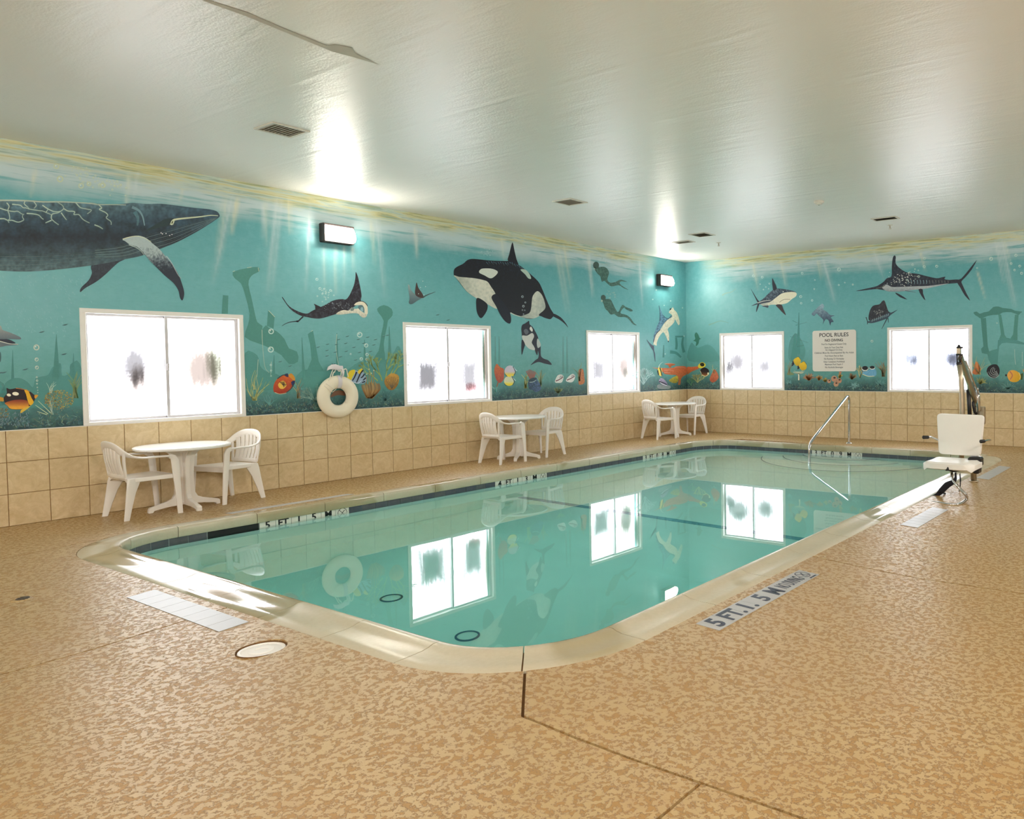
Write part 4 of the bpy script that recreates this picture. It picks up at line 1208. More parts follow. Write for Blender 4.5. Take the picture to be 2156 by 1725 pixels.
# arm rests: bent steel tube with black grips
for (root, bend, tip, grip) in (((1976, 927), (1962, 921), (1956, 921), (1942, 921)), ((2085, 927), (2080, 927.5), (2074, 929), (2063, 930))):
    ya = YB-0.30
    pts = [L(*root, YB+0.02), L(*bend, YB-0.12), L(*tip, ya+0.05), L(*grip, ya)]
    m = MB(); m.tube([tuple(p) for p in smooth_poly(pts[:3]+[pts[2].lerp(pts[3], 0.6)], 5, False)], 0.011, 10); o = m.build('armrest', M['chrome'], lift)
    m = MB(); m.tube([tuple(pts[2].lerp(pts[3], 0.0)), tuple(pts[2].lerp(pts[3], 0.12)), tuple(pts[2].lerp(pts[3], 0.9)), tuple(pts[3])], [0.012, 0.019, 0.020, 0.011], 12); g = m.build('grip', M['black_plastic'], o)
    tag(o, 'chrome armrest with a black grip')
# footrest: bent tube swinging down and forward under the seat
kz = 0.035
f0 = L(2003, 990, YF+0.1); f1 = L(2006, 1010, YF+0.02); kn = at(2034, 1044, 1, YF+pb.y*0-0.36); kn = Vector((kn.x-pb.x, kn.y-pb.y, kn.z-pb.z))
def G(px, py, z=0.03): 
    p = at(px, py, 2, z+0.005); return Vector((p.x-pb.x, p.y-pb.y, p.z-pb.z))
P = [f0, f1, f1.lerp(G(2033, 1044, 0.10), 0.6), G(2033, 1042, 0.11), G(2035, 1051, 0.055), G(2024, 1060, 0.026), G(2008, 1063, 0.026), G(1980, 1060, 0.026), G(1948, 1056, 0.026)]
m = MB(); m.tube([tuple(p) for p in smooth_poly(P, 6, False)], 0.0165, 12); m.build('footrest', M['chrome'], lift)
# clip and trailing lap belt
m = MB(); q = L(1993, 987, YF+0.0); q2 = L(2008, 992, YF+0.06); m.tube([tuple(q), tuple(q.lerp(q2, 0.3)), tuple(q2)], [0.026, 0.017, 0.016], 10); m.tube([tuple(q2), tuple(L(2018, 990, YF+0.12))], 0.016, 8); m.build('belt_clip', M['black_plastic'], lift)
def belt(pts, wds, name='lap_belt'):
    m = MB(); P = smooth_poly(pts, 5, False); fr = []
    for i, p in enumerate(P):
        d = (P[min(len(P)-1, i+1)]-P[max(0, i-1)]).normalized(); k = i/(len(P)-1)*(len(wds)-1); a = int(k); wd = wds[a]+(wds[min(a+1, len(wds)-1)]-wds[a])*(k-a)
        sd = d.cross(Vector((0.3, 0.9, 0.2))).normalized(); fr.append((p, sd, sd.cross(d).normalized(), wd, 0.003))
    m.sweep(fr, rprof(8, 4)); return m.build(name, M['black_web'], lift)
belt([L(2012, 995, YF+0.05), L(2010, 1012, YF), G(1994, 1022, 0.18), G(1982, 1034, 0.10), G(1972, 1043, 0.045), G(1952, 1052, 0.012), G(1927, 1056, 0.008)], [0.012, 0.022, 0.036, 0.034, 0.022, 0.02, 0.012])
belt([G(1976, 1036, 0.09), G(1984, 1038, 0.07), G(1998, 1041, 0.012), G(2012, 1041, 0.010), G(2020, 1034, 0.03), L(2022, 1015, YF+0.02), L(2021, 998, YF+0.05)], [0.026, 0.02, 0.008, 0.008, 0.008, 0.008, 0.012])

# ------------------------------------------------------------------ things let into the deck
sk = thing('skimmer_lid', 'round white skimmer lid sunk in the deck beside the near pool edge', 'lid', (SKIM.x, SKIM.y, SKIM.z-0.014))
m = MB(); r = SKIM_R-0.008
m.lathe([(0.0, 0.006), (0.03, 0.006), (0.034, 0.010), (0.06, 0.010), (0.064, 0.006), (r-0.020, 0.005), (r-0.016, 0.010), (r-0.003, 0.009), (r, 0.004), (r, -0.01), (0.0, -0.01)], 40)
m.build('lid', M['lift_seat'], sk, 30)
m = MB()
for i in range(24):
    A = 2*math.pi*i/24; d = Vector((math.cos(A), math.sin(A), 0)); n_ = Vector((-d.y, d.x, 0))*0.003
    m.add([d*0.068+n_+Vector((0, 0, 0.008)), d*0.068-n_+Vector((0, 0, 0.008)), d*(r-0.022)-n_+Vector((0, 0, 0.008)), d*(r-0.022)+n_+Vector((0, 0, 0.008))], [(0, 1, 2, 3)])
m.build('grip_rib', M['lift_seat'], sk)
m = MB(); m.lathe([(SKIM_R-0.001, 0.014), (SKIM_R-0.001, -0.02), (0.0, -0.02)], 32); m.build('rim', M['joint'], sk)
dc = deck_at(48, 1261)
dr = thing('floor_drain', 'small round slotted floor drain in the deck at the left edge', 'drain', (dc.x, dc.y, dc.z))
m = MB(); m.lathe([(0.0, 0.003), (0.062, 0.003), (0.066, 0.001), (0.066, -0.004)], 28); m.build('plate', M['deck'], dr)
for i in range(6):
    x = (i-2.5)*0.016; h = math.sqrt(0.05**2-x*x)*0.75
    m = MB(); m.cbox(-h, h, x-0.0045, x+0.0045, 0.0025, 0.0042, 0.0008); o = m.build('slot', M['hole_shade'], dr); o.rotation_euler.z = R(62)  # raised bars, the shade inside the slots put into their colour

def deck_marker(name, label, x0, x1, y0, y1, along, cells, parts):
    """strip of tiles let into the deck; along 'y+' reads towards the back wall"""
    cx, cy = (x0+x1)/2, (y0+y1)/2
    t = thing(name, label, 'depth marker', (cx, cy, zd(cx, cy)), 0, None)
    lx, ly = (x1-x0), (y1-y0); Ln, Wd = (ly, lx) if along == 'y' else (lx, ly)
    # slope of the deck across the strip
    if along == 'y': gx = (zd(x1, cy)-zd(x0, cy))/(x1-x0); X, Y = Vector((0, 1, 0)), Vector((-1, 0, -gx)).normalized()
    else: gy = (zd(cx, y1)-zd(cx, y0))/(y1-y0); X, Y = Vector((1, 0, 0)), Vector((0, 1, gy)).normalized()
    Z = X.cross(Y); Mx = frame_mtx((0, 0, 0.0015), X, Y, Z); n = cells
    for i in range(n):
        m = MB(); q = Ln/n; m.cbox(-Ln/2+q*i+0.0012, -Ln/2+q*(i+1)-0.0012, -Wd/2, Wd/2, -0.006, 0.002, 0.0008); o = m.build('tile', M['deck_plate'], t); o.matrix_local = Mx
    for (key, u, v, mat, sc) in parts:
        me = NODIVE_DECK if key == '@' else DECK_TXT[key]
        m2 = me.copy(); m2.materials.clear(); m2.materials.append(mat)
        o = link('lettering', m2, t); o.matrix_local = Mx @ Matrix.Translation((-Ln/2+u*Ln, v*Wd, 0.0026)) @ Matrix.Diagonal((sc, sc, 1, 1))
    return t
NODIVE_DECK = no_dive_mb(0.058).mesh('no_diving_symbol', M['navy_ink'])
N_ = M['navy_ink']
deck_marker('depth_marker', 'legible 5 FT.1.5 M NO DIVING strip in the deck beside the right coping', 7.685, 7.85, -10.78, -9.44, 'y', 8,
    [('5', 0.065, 0, N_, 0.92), ('FT.', 0.205, 0, N_, 0.92), ('1.', 0.345, 0, N_, 0.92), ('5', 0.475, 0, N_, 0.92), ('M', 0.600, 0, N_, 0.92), ('NO DIVING', 0.775, 0, N_, 0.88), ('@', 0.935, 0.06, N_, 1.0), ('NO DIVING small', 0.945, -0.42, N_, 0.75)])
deck_marker('depth_marker', 'shiny blank-looking tile marker strip in the deck in front of the pool lift', 7.79, 7.96, -7.55, -6.56, 'y', 8, [])
deck_marker('depth_marker', 'shiny tile marker strip in the deck behind the pool lift post', 7.69, 7.85, -4.36, -3.05, 'y', 8, [])
deck_marker('depth_marker', 'shiny worn tile marker strip in the deck near the skimmer lid', 4.06, 5.34, -12.30, -12.135, 'x', 8, [])
deck_marker('depth_marker', 'shiny tile marker strip between the nearest table and the pool edge', 1.42, 1.57, -10.5, -9.15, 'y', 8, [])
# ------------------------------------------------------------------ the mural: paint lies as a skin on the two walls
def mat_paint():
    t = NT('mural_figure_paint')
    a = t.n('ShaderNodeAttribute', attribute_name='paint')
    v = t.pos(); f = t.noise(v, 40.0, 4, 0.6)
    c = t.mix(t.math('MULTIPLY', f, 0.22), a.outputs['Color'], (0.0, 0.0, 0.0))
    t.set(Base_Color=c, Roughness=0.42, Specular_IOR_Level=0.4, Alpha=a.outputs['Alpha'])
    t.bump(t.noise(v, 55.0, 3, 0.6), 0.12, 0.004)
    return t.m
M['paint'] = mat_paint()
PG = 1.22
BG = tuple(q*1.12 for q in lin((100, 164, 166)))       # ground colour showing through thin paint
def pcol(c, a=1.0): q = lin(c); return (q[0]*PG+(1-a)*BG[0], q[1]*PG+(1-a)*BG[1], q[2]*PG+(1-a)*BG[2], a)
def view(ox, oy, s): return lambda pts: [(ox+x/s, oy+y/s) for x, y in pts]
vA, vA2, vA3 = view(0, 270, 3.834), view(0, 420, 7.842), view(200, 400, 7.186)
vB, vB2, vC, vD = view(460, 400, 4.312), view(580, 560, 10.267), view(480, 700, 4.312), view(820, 480, 4.9)
vE, vE2, vF2, vG = view(1200, 510, 6.634), view(1340, 590, 9.582), view(1340, 740, 11.978), view(1440, 470, 5.947)
vH, vI, vJ, vK = view(1780, 470, 5.734), view(1836, 700, 6.634), view(1640, 740, 9.374), view(0, 680, 7.5)
vM, vZ, vC2 = view(1035, 740, 10.267), view(2040, 620, 7.845), view(500, 740, 5.674)
rnd = random.Random(7)
class Paint:
    def __init__(s, wall, base=0.0022): s.wall = wall; s.base = base+0.001; s.v = []; s.f = []; s.c = []; s.k = 0
    def P(s, x, y, lay):
        off = s.base+lay*0.00025
        if s.wall is wall_left: p = at(x, y, 0, off)
        else: p = at(x, y, 1, -off)
        return p
    def add(s, px, cols, faces, lay):
        n = len(s.v)
        for (x, y), c in zip(px, cols): s.v.append(s.P(x, y, lay)); s.c.append(c)
        s.f += [tuple(n+i for i in f) for f in faces]
    def fill(s, pts, col, lay=0, n=5, a=1.0, shade=None, h=3.0):
        q = [(p.x, p.y) for p in smooth_poly([Vector(p) for p in pts], n)] if n > 1 else list(pts)
        if shade is None:
            tr = tessellate_polygon([[Vector((x, y, 0)) for x, y in q]])
            s.add(q, [pcol(col, a)]*len(q), [tuple(f) for f in tr], lay); return s
        vs = [Vector(p) for p in q]; m = len(vs)
        x0, x1 = min(p[0] for p in q), max(p[0] for p in q); y0, y1 = min(p[1] for p in q), max(p[1] for p in q)
        y = y0+h/2; k = 0
        while y < y1:
            x = x0+(h/2 if k % 2 else h)
            while x < x1:
                if in_poly((x, y), q): vs.append(Vector((x+rnd.uniform(-.2, .2)*h, y+rnd.uniform(-.2, .2)*h)))
                x += h
            y += h; k += 1
        V, E, Fc, _, _, _ = delaunay_2d_cdt(vs, [(i, (i+1) % m) for i in range(m)], [], 1, 1e-4)
        Fc = [f for f in Fc if in_poly(sum((V[i] for i in f), Vector((0, 0)))/len(f), q)]
        cols = [pcol(shade((p.x-x0)/(x1-x0), (p.y-y0)/(y1-y0), p.x, p.y), a) for p in V]
        s.add([(p.x, p.y) for p in V], cols, [tuple(f) for f in Fc], lay); return s
    def stroke(s, pts, w0, w1, col, a0=1.0, a1=None, lay=1, n=4):
        a1 = a0 if a1 is None else a1
        q = smooth_poly([Vector(p) for p in pts], n, False) if n > 1 and len(pts) > 2 else [Vector(p) for p in pts]
        px, cs, fs = [], [], []
        for i, p in enumerate(q):
            d = (q[min(len(q)-1, i+1)]-q[max(0, i-1)])
            d = d.normalized() if d.length > 1e-9 else Vector((1, 0)); nn = Vector((-d.y, d.x)); t = i/max(1, len(q)-1)
            w = (w0+(w1-w0)*t)/2; a = a0+(a1-a0)*t
            px += [tuple(p+nn*w), tuple(p-nn*w)]; cs += [pcol(col, a)]*2
            if i: fs.append((2*i-2, 2*i-1, 2*i+1, 2*i))
        s.add(px, cs, fs, lay); return s
    def soft(s, a, b, wa, wb, col, al, lay=0):
        """soft edged shaft of painted light"""
        a, b = Vector(a), Vector(b); d = (b-a).normalized(); nn = Vector((-d.y, d.x)); px, cs, fs = [], [], []
        for i in range(7):
            t = i/6; w = (wa+(wb-wa)*t)/2; p = a+(b-a)*t; k = al*min(1, t*5+0.25)*(1-t)**0.7
            for j, e in enumerate((-1, -0.4, 0, 0.4, 1)): px.append(tuple(p+nn*w*e)); cs.append(pcol(col, k*(0, 0.7, 1, 0.7, 0)[j]))
            if i:
                for j in range(4): q = (i-1)*5+j; fs.append((q, q+1, q+6, q+5))
        s.add(px, cs, fs, lay); return s
    def ell(s, x, y, rx, ry, col, lay=1, a=1.0, rot=0.0, n=14):
        px = [(x+rx*math.cos(t)*math.cos(rot)-ry*math.sin(t)*math.sin(rot), y+rx*math.cos(t)*math.sin(rot)+ry*math.sin(t)*math.cos(rot)) for t in [2*math.pi*i/n for i in range(n)]]
        s.add(px, [pcol(col, a)]*n, [tuple(range(n))], lay); return s
    def bubble(s, x, y, r, col=(200, 222, 216), lay=2, a=0.85):
        n = 12; px = []
        for i in range(n):
            t = 2*math.pi*i/n; px += [(x+r*math.cos(t), y+r*math.sin(t)), (x+r*0.62*math.cos(t), y+r*0.62*math.sin(t))]
        s.add(px, [pcol(col, a)]*(2*n), [(2*i, 2*i+1, (2*i+3) % (2*n), (2*i+2) % (2*n)) for i in range(n)], lay)
        if r > 1.2: s.ell(x-r*0.25, y-r*0.25, r*0.25, r*0.25, (226, 236, 230), lay, a, 0, 6)
        return s
    def tree(s, x, y, ang, ln, w, col, depth, lay=1, spread=0.5, a=1.0):
        """branching coral"""
        x2, y2 = x+ln*math.cos(ang), y-ln*math.sin(ang)
        s.stroke([(x, y), (x2, y2)], w, w*0.75, col, a, a, lay, 1)
        if depth > 0:
            for k in range(2 if rnd.random() < 0.75 else 3):
                s.tree(x2, y2, ang+rnd.uniform(-spread, spread), ln*rnd.uniform(0.62, 0.85), w*0.75, col, depth-1, lay, spread, a)
        return s
    def build(s, name, label=None):
        me = bpy.data.meshes.new(name); me.from_pydata([tuple(p) for p in s.v], [], s.f); me.materials.append(M['paint'])
        ca = me.color_attributes.new('paint', 'FLOAT_COLOR', 'POINT'); ca.data.foreach_set('color', [q for c in s.c for q in c])
        n_ = Vector((1, 0, 0)) if s.wall is wall_left else Vector((0, -1, 0))
        flip = [p.index for p in me.polygons if p.normal.dot(n_) < 0]
        if flip:
            for i in flip: me.polygons[i].flip()
        me.update(); o = link(name, me, s.wall)
        if label: o['label'] = label
        return o
def mixc(a, b, t): t = max(0, min(1, t)); return tuple(x+(y-x)*t for x, y in zip(a, b))
def nz(x, y, s=0.1): return mnoise.noise(Vector((x*s, y*s, 3.7)))

# ---- ground coat of each wall: a fine skin carrying thin washes of colour (sun shafts, froth, haze)
def mural_ground(wl_, shafts):
    left = wl_ is wall_left
    spans = WIN_L if left else WIN_B
    lo, hi = (-13.2, -0.001) if left else (0.001, 10.2)
    def grid(a, b, cuts, st):
        e = sorted([a, b]+[c for c in cuts if a < c < b]); out = []
        for p, q in zip(e, e[1:]): n = max(1, round((q-p)/st)); out += [p+(q-p)*i/n for i in range(n)]
        return np.array(out+[b])
    S = grid(lo, hi, [c for ab in spans for c in ab], 0.024); Z = grid(HT+0.005, HC, [SILL, HEAD], 0.03)
    ss, zz = np.meshgrid(S, Z); s_, z_ = ss.ravel(), zz.ravel(); ns = len(S)
    col = np.tile(np.array(lin((104, 166, 168))), (len(s_), 1)); al = np.zeros(len(s_))
    def blend(a, c):
        nonlocal col, al
        na = a+al*(1-a); k = np.where(na > 1e-6, a/np.maximum(na, 1e-6), 0)[:, None]
        col = col*(1-k)+np.array(lin(c))*k; al = na
    def uz(p): 
        w = at(p[0], p[1], 0 if left else 1, 0.0); return np.array((w.y if left else w.x, w.z))
    r = random.Random(11)
    for (v_, a, b, w_) in shafts:
        q = v_([a, b, (a[0]+w_/2, a[1]), (b[0]+w_/2, b[1])]); A, B = uz(q[0]), uz(q[1]); wa, wb = abs(uz(q[2])[0]-A[0]), abs(uz(q[3])[0]-B[0])
        t = (z_-A[1])/(B[1]-A[1]); c = A[0]+(B[0]-A[0])*t; hw = (wa+(wb-wa)*t)*0.8
        d = (s_-c)/np.maximum(hw, 1e-3)
        streak = 0.72+0.28*np.sin(d*7+r.uniform(0, 6))
        m = np.exp(-d*d*2.2)*np.clip(t*6+0.5, 0, 1)*np.clip(1-t, 0, 1)**0.6*(t > -0.12)*streak
        blend(np.clip(m*r.uniform(0.55, 0.75), 0, 1), r.choice(((212, 214, 196), (218, 212, 182), (208, 214, 214))))
    if left:
        m = np.exp(-(((s_+11.9)/0.8)**2+((z_-2.35)/0.5)**2))*0.45; blend(m, (132, 182, 188))
        m = np.exp(-(((s_+8.35)/0.7)**2+((z_-2.9)/0.6)**2))*0.30; blend(m, (150, 196, 204))
        m = np.exp(-(((s_+5.2)/1.6)**2+((z_-2.6)/0.5)**2))*0.25; blend(m, (96, 172, 180))
    else:
        m = np.exp(-(((s_-1.1)/0.8)**2+((z_-2.7)/0.6)**2))*0.40; blend(m, (150, 194, 196))
    P = np.stack([np.full_like(s_, 0.001), s_, z_], 1) if left else np.stack([s_, np.full_like(s_, -0.001), z_], 1)
    f = []
    for j in range(len(Z)-1):
        zc = (Z[j]+Z[j+1])/2
        for i in range(ns-1):
            sc = (S[i]+S[i+1])/2
            if SILL < zc < HEAD and any(a < sc < b for a, b in spans): continue
            q = j*ns+i; f.append((q, q+1, q+ns+1, q+ns) if left else (q, q+1, q+ns+1, q+ns))
    me = bpy.data.meshes.new('mural'); me.from_pydata(P.tolist(), [], f); me.materials.append(M['mural'])
    ca = me.color_attributes.new('wash', 'FLOAT_COLOR', 'POINT'); ca.data.foreach_set('color', np.concatenate([col, np.ones((len(s_), 1))], 1).ravel())
    fa = me.attributes.new('wash_amount', 'FLOAT', 'POINT'); fa.data.foreach_set('value', al)
    me.update(); o = link('mural', me, wl_); o['label'] = 'painted teal underwater ground of the mural with shafts of sunlight'
    return o
# ---- light shafts
for wl_, sets in ((wall_left, [(vA, [((285, 320), (248, 570), 60), ((1045, 360), (1000, 850), 70), ((1110, 360), (1075, 580), 60), ((1475, 490), (1450, 600), 50), ((1870, 570), (1715, 1270), 90), ((1925, 570), (1870, 880), 60), ((2125, 620), (2120, 900), 60)]),
        (vB, [((545, 90), (455, 960), 150), ((430, 100), (430, 520), 90), ((640, 90), (650, 420), 90), ((830, 170), (790, 950), 60), ((960, 520), (960, 900), 60), ((1062, 520), (1062, 960), 60), ((1140, 520), (1140, 920), 50), ((1220, 520), (1230, 760), 60), ((1440, 290), (1515, 990), 90), ((1385, 290), (1420, 700), 70), ((1785, 350), (1805, 640), 60), ((60, 80), (-10, 640), 110), ((165, 80), (110, 420), 70)]),
        (vD, [((1160, 105), (1185, 350), 110), ((1725, 180), (1845, 900), 130), ((1800, 180), (1875, 660), 100), ((2050, 290), (2105, 720), 70), ((265, 0), (285, 330), 70)]),
        (vE, [((265, 170), (312, 800), 60), ((968, 260), (1015, 940), 70)])]),
      (wall_back, [(vG, [((865, 500), (932, 850), 80), ((1215, 470), (1285, 820), 100), ((1745, 470), (1895, 1020), 130), ((1680, 470), (1725, 720), 90)]),
        (vH, [((350, 350), (468, 690), 100), ((905, 350), (972, 600), 60), ((1880, 220), (2055, 1040), 120), ((1820, 230), (1915, 740), 90), ((1920, 220), (2005, 520), 70), ((1595, 590), (1692, 930), 60)])])):
    mural_ground(wl_, [(v_, a, b, w_) for v_, L_ in sets for (a, b, w_) in L_])

# ---- sunken ruins, spires and far mounds, thin green paint
GRN, GRN2 = (74, 136, 126), (68, 128, 121)
pa = Paint(wall_left, 0.0014)
pa.fill(vB([(130, 745), (260, 710), (360, 700), (372, 738), (320, 765), (285, 800), (272, 860), (300, 980), (330, 1120), (352, 1200), (400, 1235), (395, 1270), (430, 1230), (455, 1250), (530, 1285), (600, 1355), (640, 1440), (712, 1468), (722, 1560), (640, 1580), (570, 1500), (430, 1420), (350, 1390), (238, 1335), (268, 1225), (282, 1120), (240, 950), (205, 850), (150, 805)]), GRN, 0, 2, 0.85)
pa.fill(vB([(450, 1095), (510, 1150), (500, 1260), (440, 1235)]), GRN, 1, 1, 0.85)
pa.fill(vB([(40, 955), (90, 960), (85, 1125), (30, 1125)]), GRN, 1, 1, 0.8)
pa.fill(vB([(810, 1310), (858, 1275), (890, 1450), (910, 1560), (955, 1640), (800, 1650), (845, 1540), (832, 1400)]), GRN, 1, 1, 0.75)
pa.fill(vB([(1440, 1080), (1500, 1045), (1572, 1080), (1580, 1140), (1540, 1185), (1530, 1240), (1500, 1400), (1512, 1500), (1500, 1570), (1405, 1540), (1455, 1460), (1480, 1300), (1500, 1190), (1460, 1125)]), GRN, 1, 2, 0.85)
for a, b in (((757, 1340), (775, 1720)), ((1075, 1300), (1080, 1640)), ((1550, 1240), (1555, 1500)), ((1325, 1360), (1330, 1600)), ((505, 1500), (500, 1680))): pa.stroke(vB([a, b]), 1.2, 7, GRN, 0.7, 0.7, 1, 1)
pa.fill(vB([(240, 1480), (350, 1500), (380, 1600), (440, 1650), (560, 1690), (560, 1800), (240, 1800)]), GRN, 0, 3, 0.6)
pa.fill(vB([(760, 1640), (980, 1640), (1090, 1600), (1160, 1640), (1280, 1560), (1400, 1580), (1560, 1520), (1640, 1420), (1665, 1800), (760, 1800)]), GRN, 0, 3, 0.5)
for pts in ([(395, 1270), (400, 1400), (420, 1600), (460, 1660)], [(360, 1540), (350, 1700)], [(1075, 1310), (1068, 1450), (1100, 1620), (1140, 1650)], [(480, 1560), (475, 1680)]): pa.stroke(vB(pts), 1.3, 1.0, (190, 204, 186), 0.8, 0.6, 2)
for pts in ([(130, 742), (150, 735)], [(360, 705), (368, 740)], [(455, 1095), (512, 1155)], [(260, 708), (300, 700)], [(840, 1285), (858, 1276)]): pa.stroke(vB(pts), 1.0, 1.0, (200, 210, 180), 0.9, 0.9, 2)
pa.build('painted_ruin', 'painted ruined column leaning in green shadow')
pa = Paint(wall_left, 0.0014)
for (x, y0, y1, w_) in ((200, 430, 900, 50), (890, 180, 900, 120), (1160, 480, 900, 60)): pa.stroke(vK([(x, y0), (x, y1)]), 0.8, w_/7.5, GRN2, 0.7, 0.8, 1, 1)
pa.fill(vK([(60, 1010), (150, 900), (300, 870), (430, 930), (520, 1020), (560, 880), (640, 850), (760, 820), (830, 700), (960, 640), (980, 830), (1100, 790), (1110, 660), (1260, 640), (1280, 1300), (60, 1300)]), GRN2, 0, 3, 0.55)
pa.fill(vK([(-400, 1000), (-200, 900), (60, 960), (60, 1300), (-400, 1300)]), GRN2, 0, 3, 0.5)
pa.build('painted_ruin', 'painted hazy mound with thin spires')
pa = Paint(wall_left, 0.0014)
pa.stroke(vE2([(780, 1140), (960, 1140)]), 3.5, 3.5, GRN2, 0.75, 0.75, 1, 1)
pa.stroke(vE2([(800, 1160), (810, 1300), (800, 1400)]), 4.5, 5, GRN2, 0.75); pa.stroke(vE2([(940, 1160), (925, 1300), (960, 1460)]), 3.5, 6, GRN2, 0.75)
pa.stroke(vE2([(680, 1450), (800, 1470), (900, 1560)]), 7, 4, GRN2, 0.8); pa.stroke(vE2([(550, 1310), (545, 1560)]), 1.5, 4, GRN2, 0.6)
for (x, y) in ((690, 420), (560, 510), (400, 200), (330, 390), (580, 1490), (930, 560), (960, 1130)): pa.ell(*vE2([(x, y)])[0], 1.4, 1.4, (190, 216, 210), 2, 0.8)
for x in (1090, 1130, 1790, 1830): pa.stroke(vD([(x, 1120), (x+4, 1500)]), 1, 5, GRN2, 0.45, 0.45, 1, 1)
pa.build('painted_ruin', 'painted broken archway in the room corner')
pa = Paint(wall_back, 0.0014)
pa.fill(vZ([(75, 300), (130, 285), (180, 320), (250, 295), (330, 280), (400, 210), (490, 200), (560, 225), (700, 240), (760, 270), (880, 285), (850, 310), (820, 340), (700, 295), (560, 300), (500, 335), (400, 340), (300, 360), (200, 400), (150, 370), (100, 340)]), GRN2, 0, 2, 0.9)
pa.fill(vZ([(195, 395), (282, 388), (295, 600), (312, 860), (352, 1000), (215, 970), (200, 900), (240, 860), (215, 600)]), GRN2, 1, 1, 0.9)
pa.fill(vZ([(485, 335), (532, 330), (590, 670), (625, 720), (495, 745), (530, 660)]), GRN, 1, 1, 0.85); pa.fill(vZ([(760, 335), (822, 335), (802, 560), (802, 755), (675, 745), (730, 660)]), GRN, 1, 1, 0.85)
pa.fill(vZ([(300, 960), (470, 900), (480, 760), (640, 720), (910, 800), (910, 830), (620, 800), (500, 860), (470, 1180), (380, 1180)]), GRN2, 0, 2, 0.55)
pa.stroke(vZ([(755, 910), (760, 1060), (772, 1160)]), 1.0, 1.0, (190, 210, 200), 0.7)
for i in range(10): pa.ell(*vZ([(882, 960+i*24)])[0], 0.9, 0.9, (196, 214, 206), 2, 0.8)
pa.build('painted_ruin', 'painted arch on three sunken columns')
pa = Paint(wall_back, 0.0014)
for (x, y0, y1, w_) in ((1440, 1120, 1640, 50), (1390, 1380, 1720, 90)): pa.stroke(vG([(x, y0), (x-10, y1)]), 1, w_/5.9, GRN2, 0.55, 0.55, 1, 1)
for (a, b) in (((1330, 1420), (1560, 1500)), ((1360, 1220), (1440, 1260)), ((1350, 1560), (1500, 1530)), ((1400, 1280), (1540, 1240))): pa.stroke(vG([a, b]), 1.2, 0.6, GRN2, 0.6, 0.4, 1, 1)
pa.fill(vG([(1320, 1500), (1400, 1380), (1480, 1480), (1520, 1600), (1480, 1725), (1320, 1725)]), GRN, 0, 4, 0.45)
pa.fill(vG([(60, 1725), (90, 1500), (170, 1560), (300, 1520), (400, 1600), (430, 1725)]), GRN, 0, 4, 0.4)
pa.build('painted_ruin', 'painted sunken wreck with thin masts')

# ---- humpback whale
pa = Paint(wall_left)
def wh(u, v, x, y):
    t = nz(x, y, 0.06)*0.5+nz(x, y, 0.2)*0.35+nz(x*0.5, y, 0.33)*0.3
    c = mixc((92, 122, 132), (44, 66, 80), v/0.30) if v < 0.30 else mixc((44, 66, 80), (28, 42, 54), (v-0.30)/0.22) if v < 0.52 else mixc((28, 42, 54), (78, 100, 106), (v-0.52)/0.42)
    if x > 300: c = mixc(c, (52, 76, 92), (x-300)/80*0.6 if v < 0.42 else 0)
    return tuple(max(10, q*(1+0.55*t)) for q in c)
body = [(-1500, 830), (-1300, 760), (-900, 660), (-300, 600), (0, 585), (150, 578), (420, 590), (620, 598), (800, 610), (960, 612), (1080, 603), (1180, 612), (1300, 610), (1430, 625), (1560, 642), (1690, 655), (1750, 672), (1772, 700), (1765, 722),
        (1700, 768), (1600, 830), (1480, 895), (1380, 940), (1300, 972), (1150, 1028), (1010, 1058), (880, 1085), (755, 1106), (600, 1126), (400, 1147), (200, 1158), (0, 1150), (-300, 1130), (-800, 1040), (-1300, 930)]
pa.fill(vA([(-1450, 850), (-1560, 780), (-1750, 640), (-1620, 830), (-1760, 1000), (-1540, 930), (-1400, 900)]), (40, 60, 72), 0)
pa.fill(vA([(755, 1095), (742, 1170), (715, 1228), (655, 1288), (648, 1324), (690, 1290), (780, 1238), (850, 1182), (905, 1130), (955, 1085), (1010, 1050)]), (44, 52, 64), 1, 4, 1, lambda u, v, x, y: mixc((40, 46, 58), (58, 70, 80), nz(x, y, .3)+.3))
pa.fill(vA(body), (50, 70, 80), 2, 4, 1, wh, 2.6)
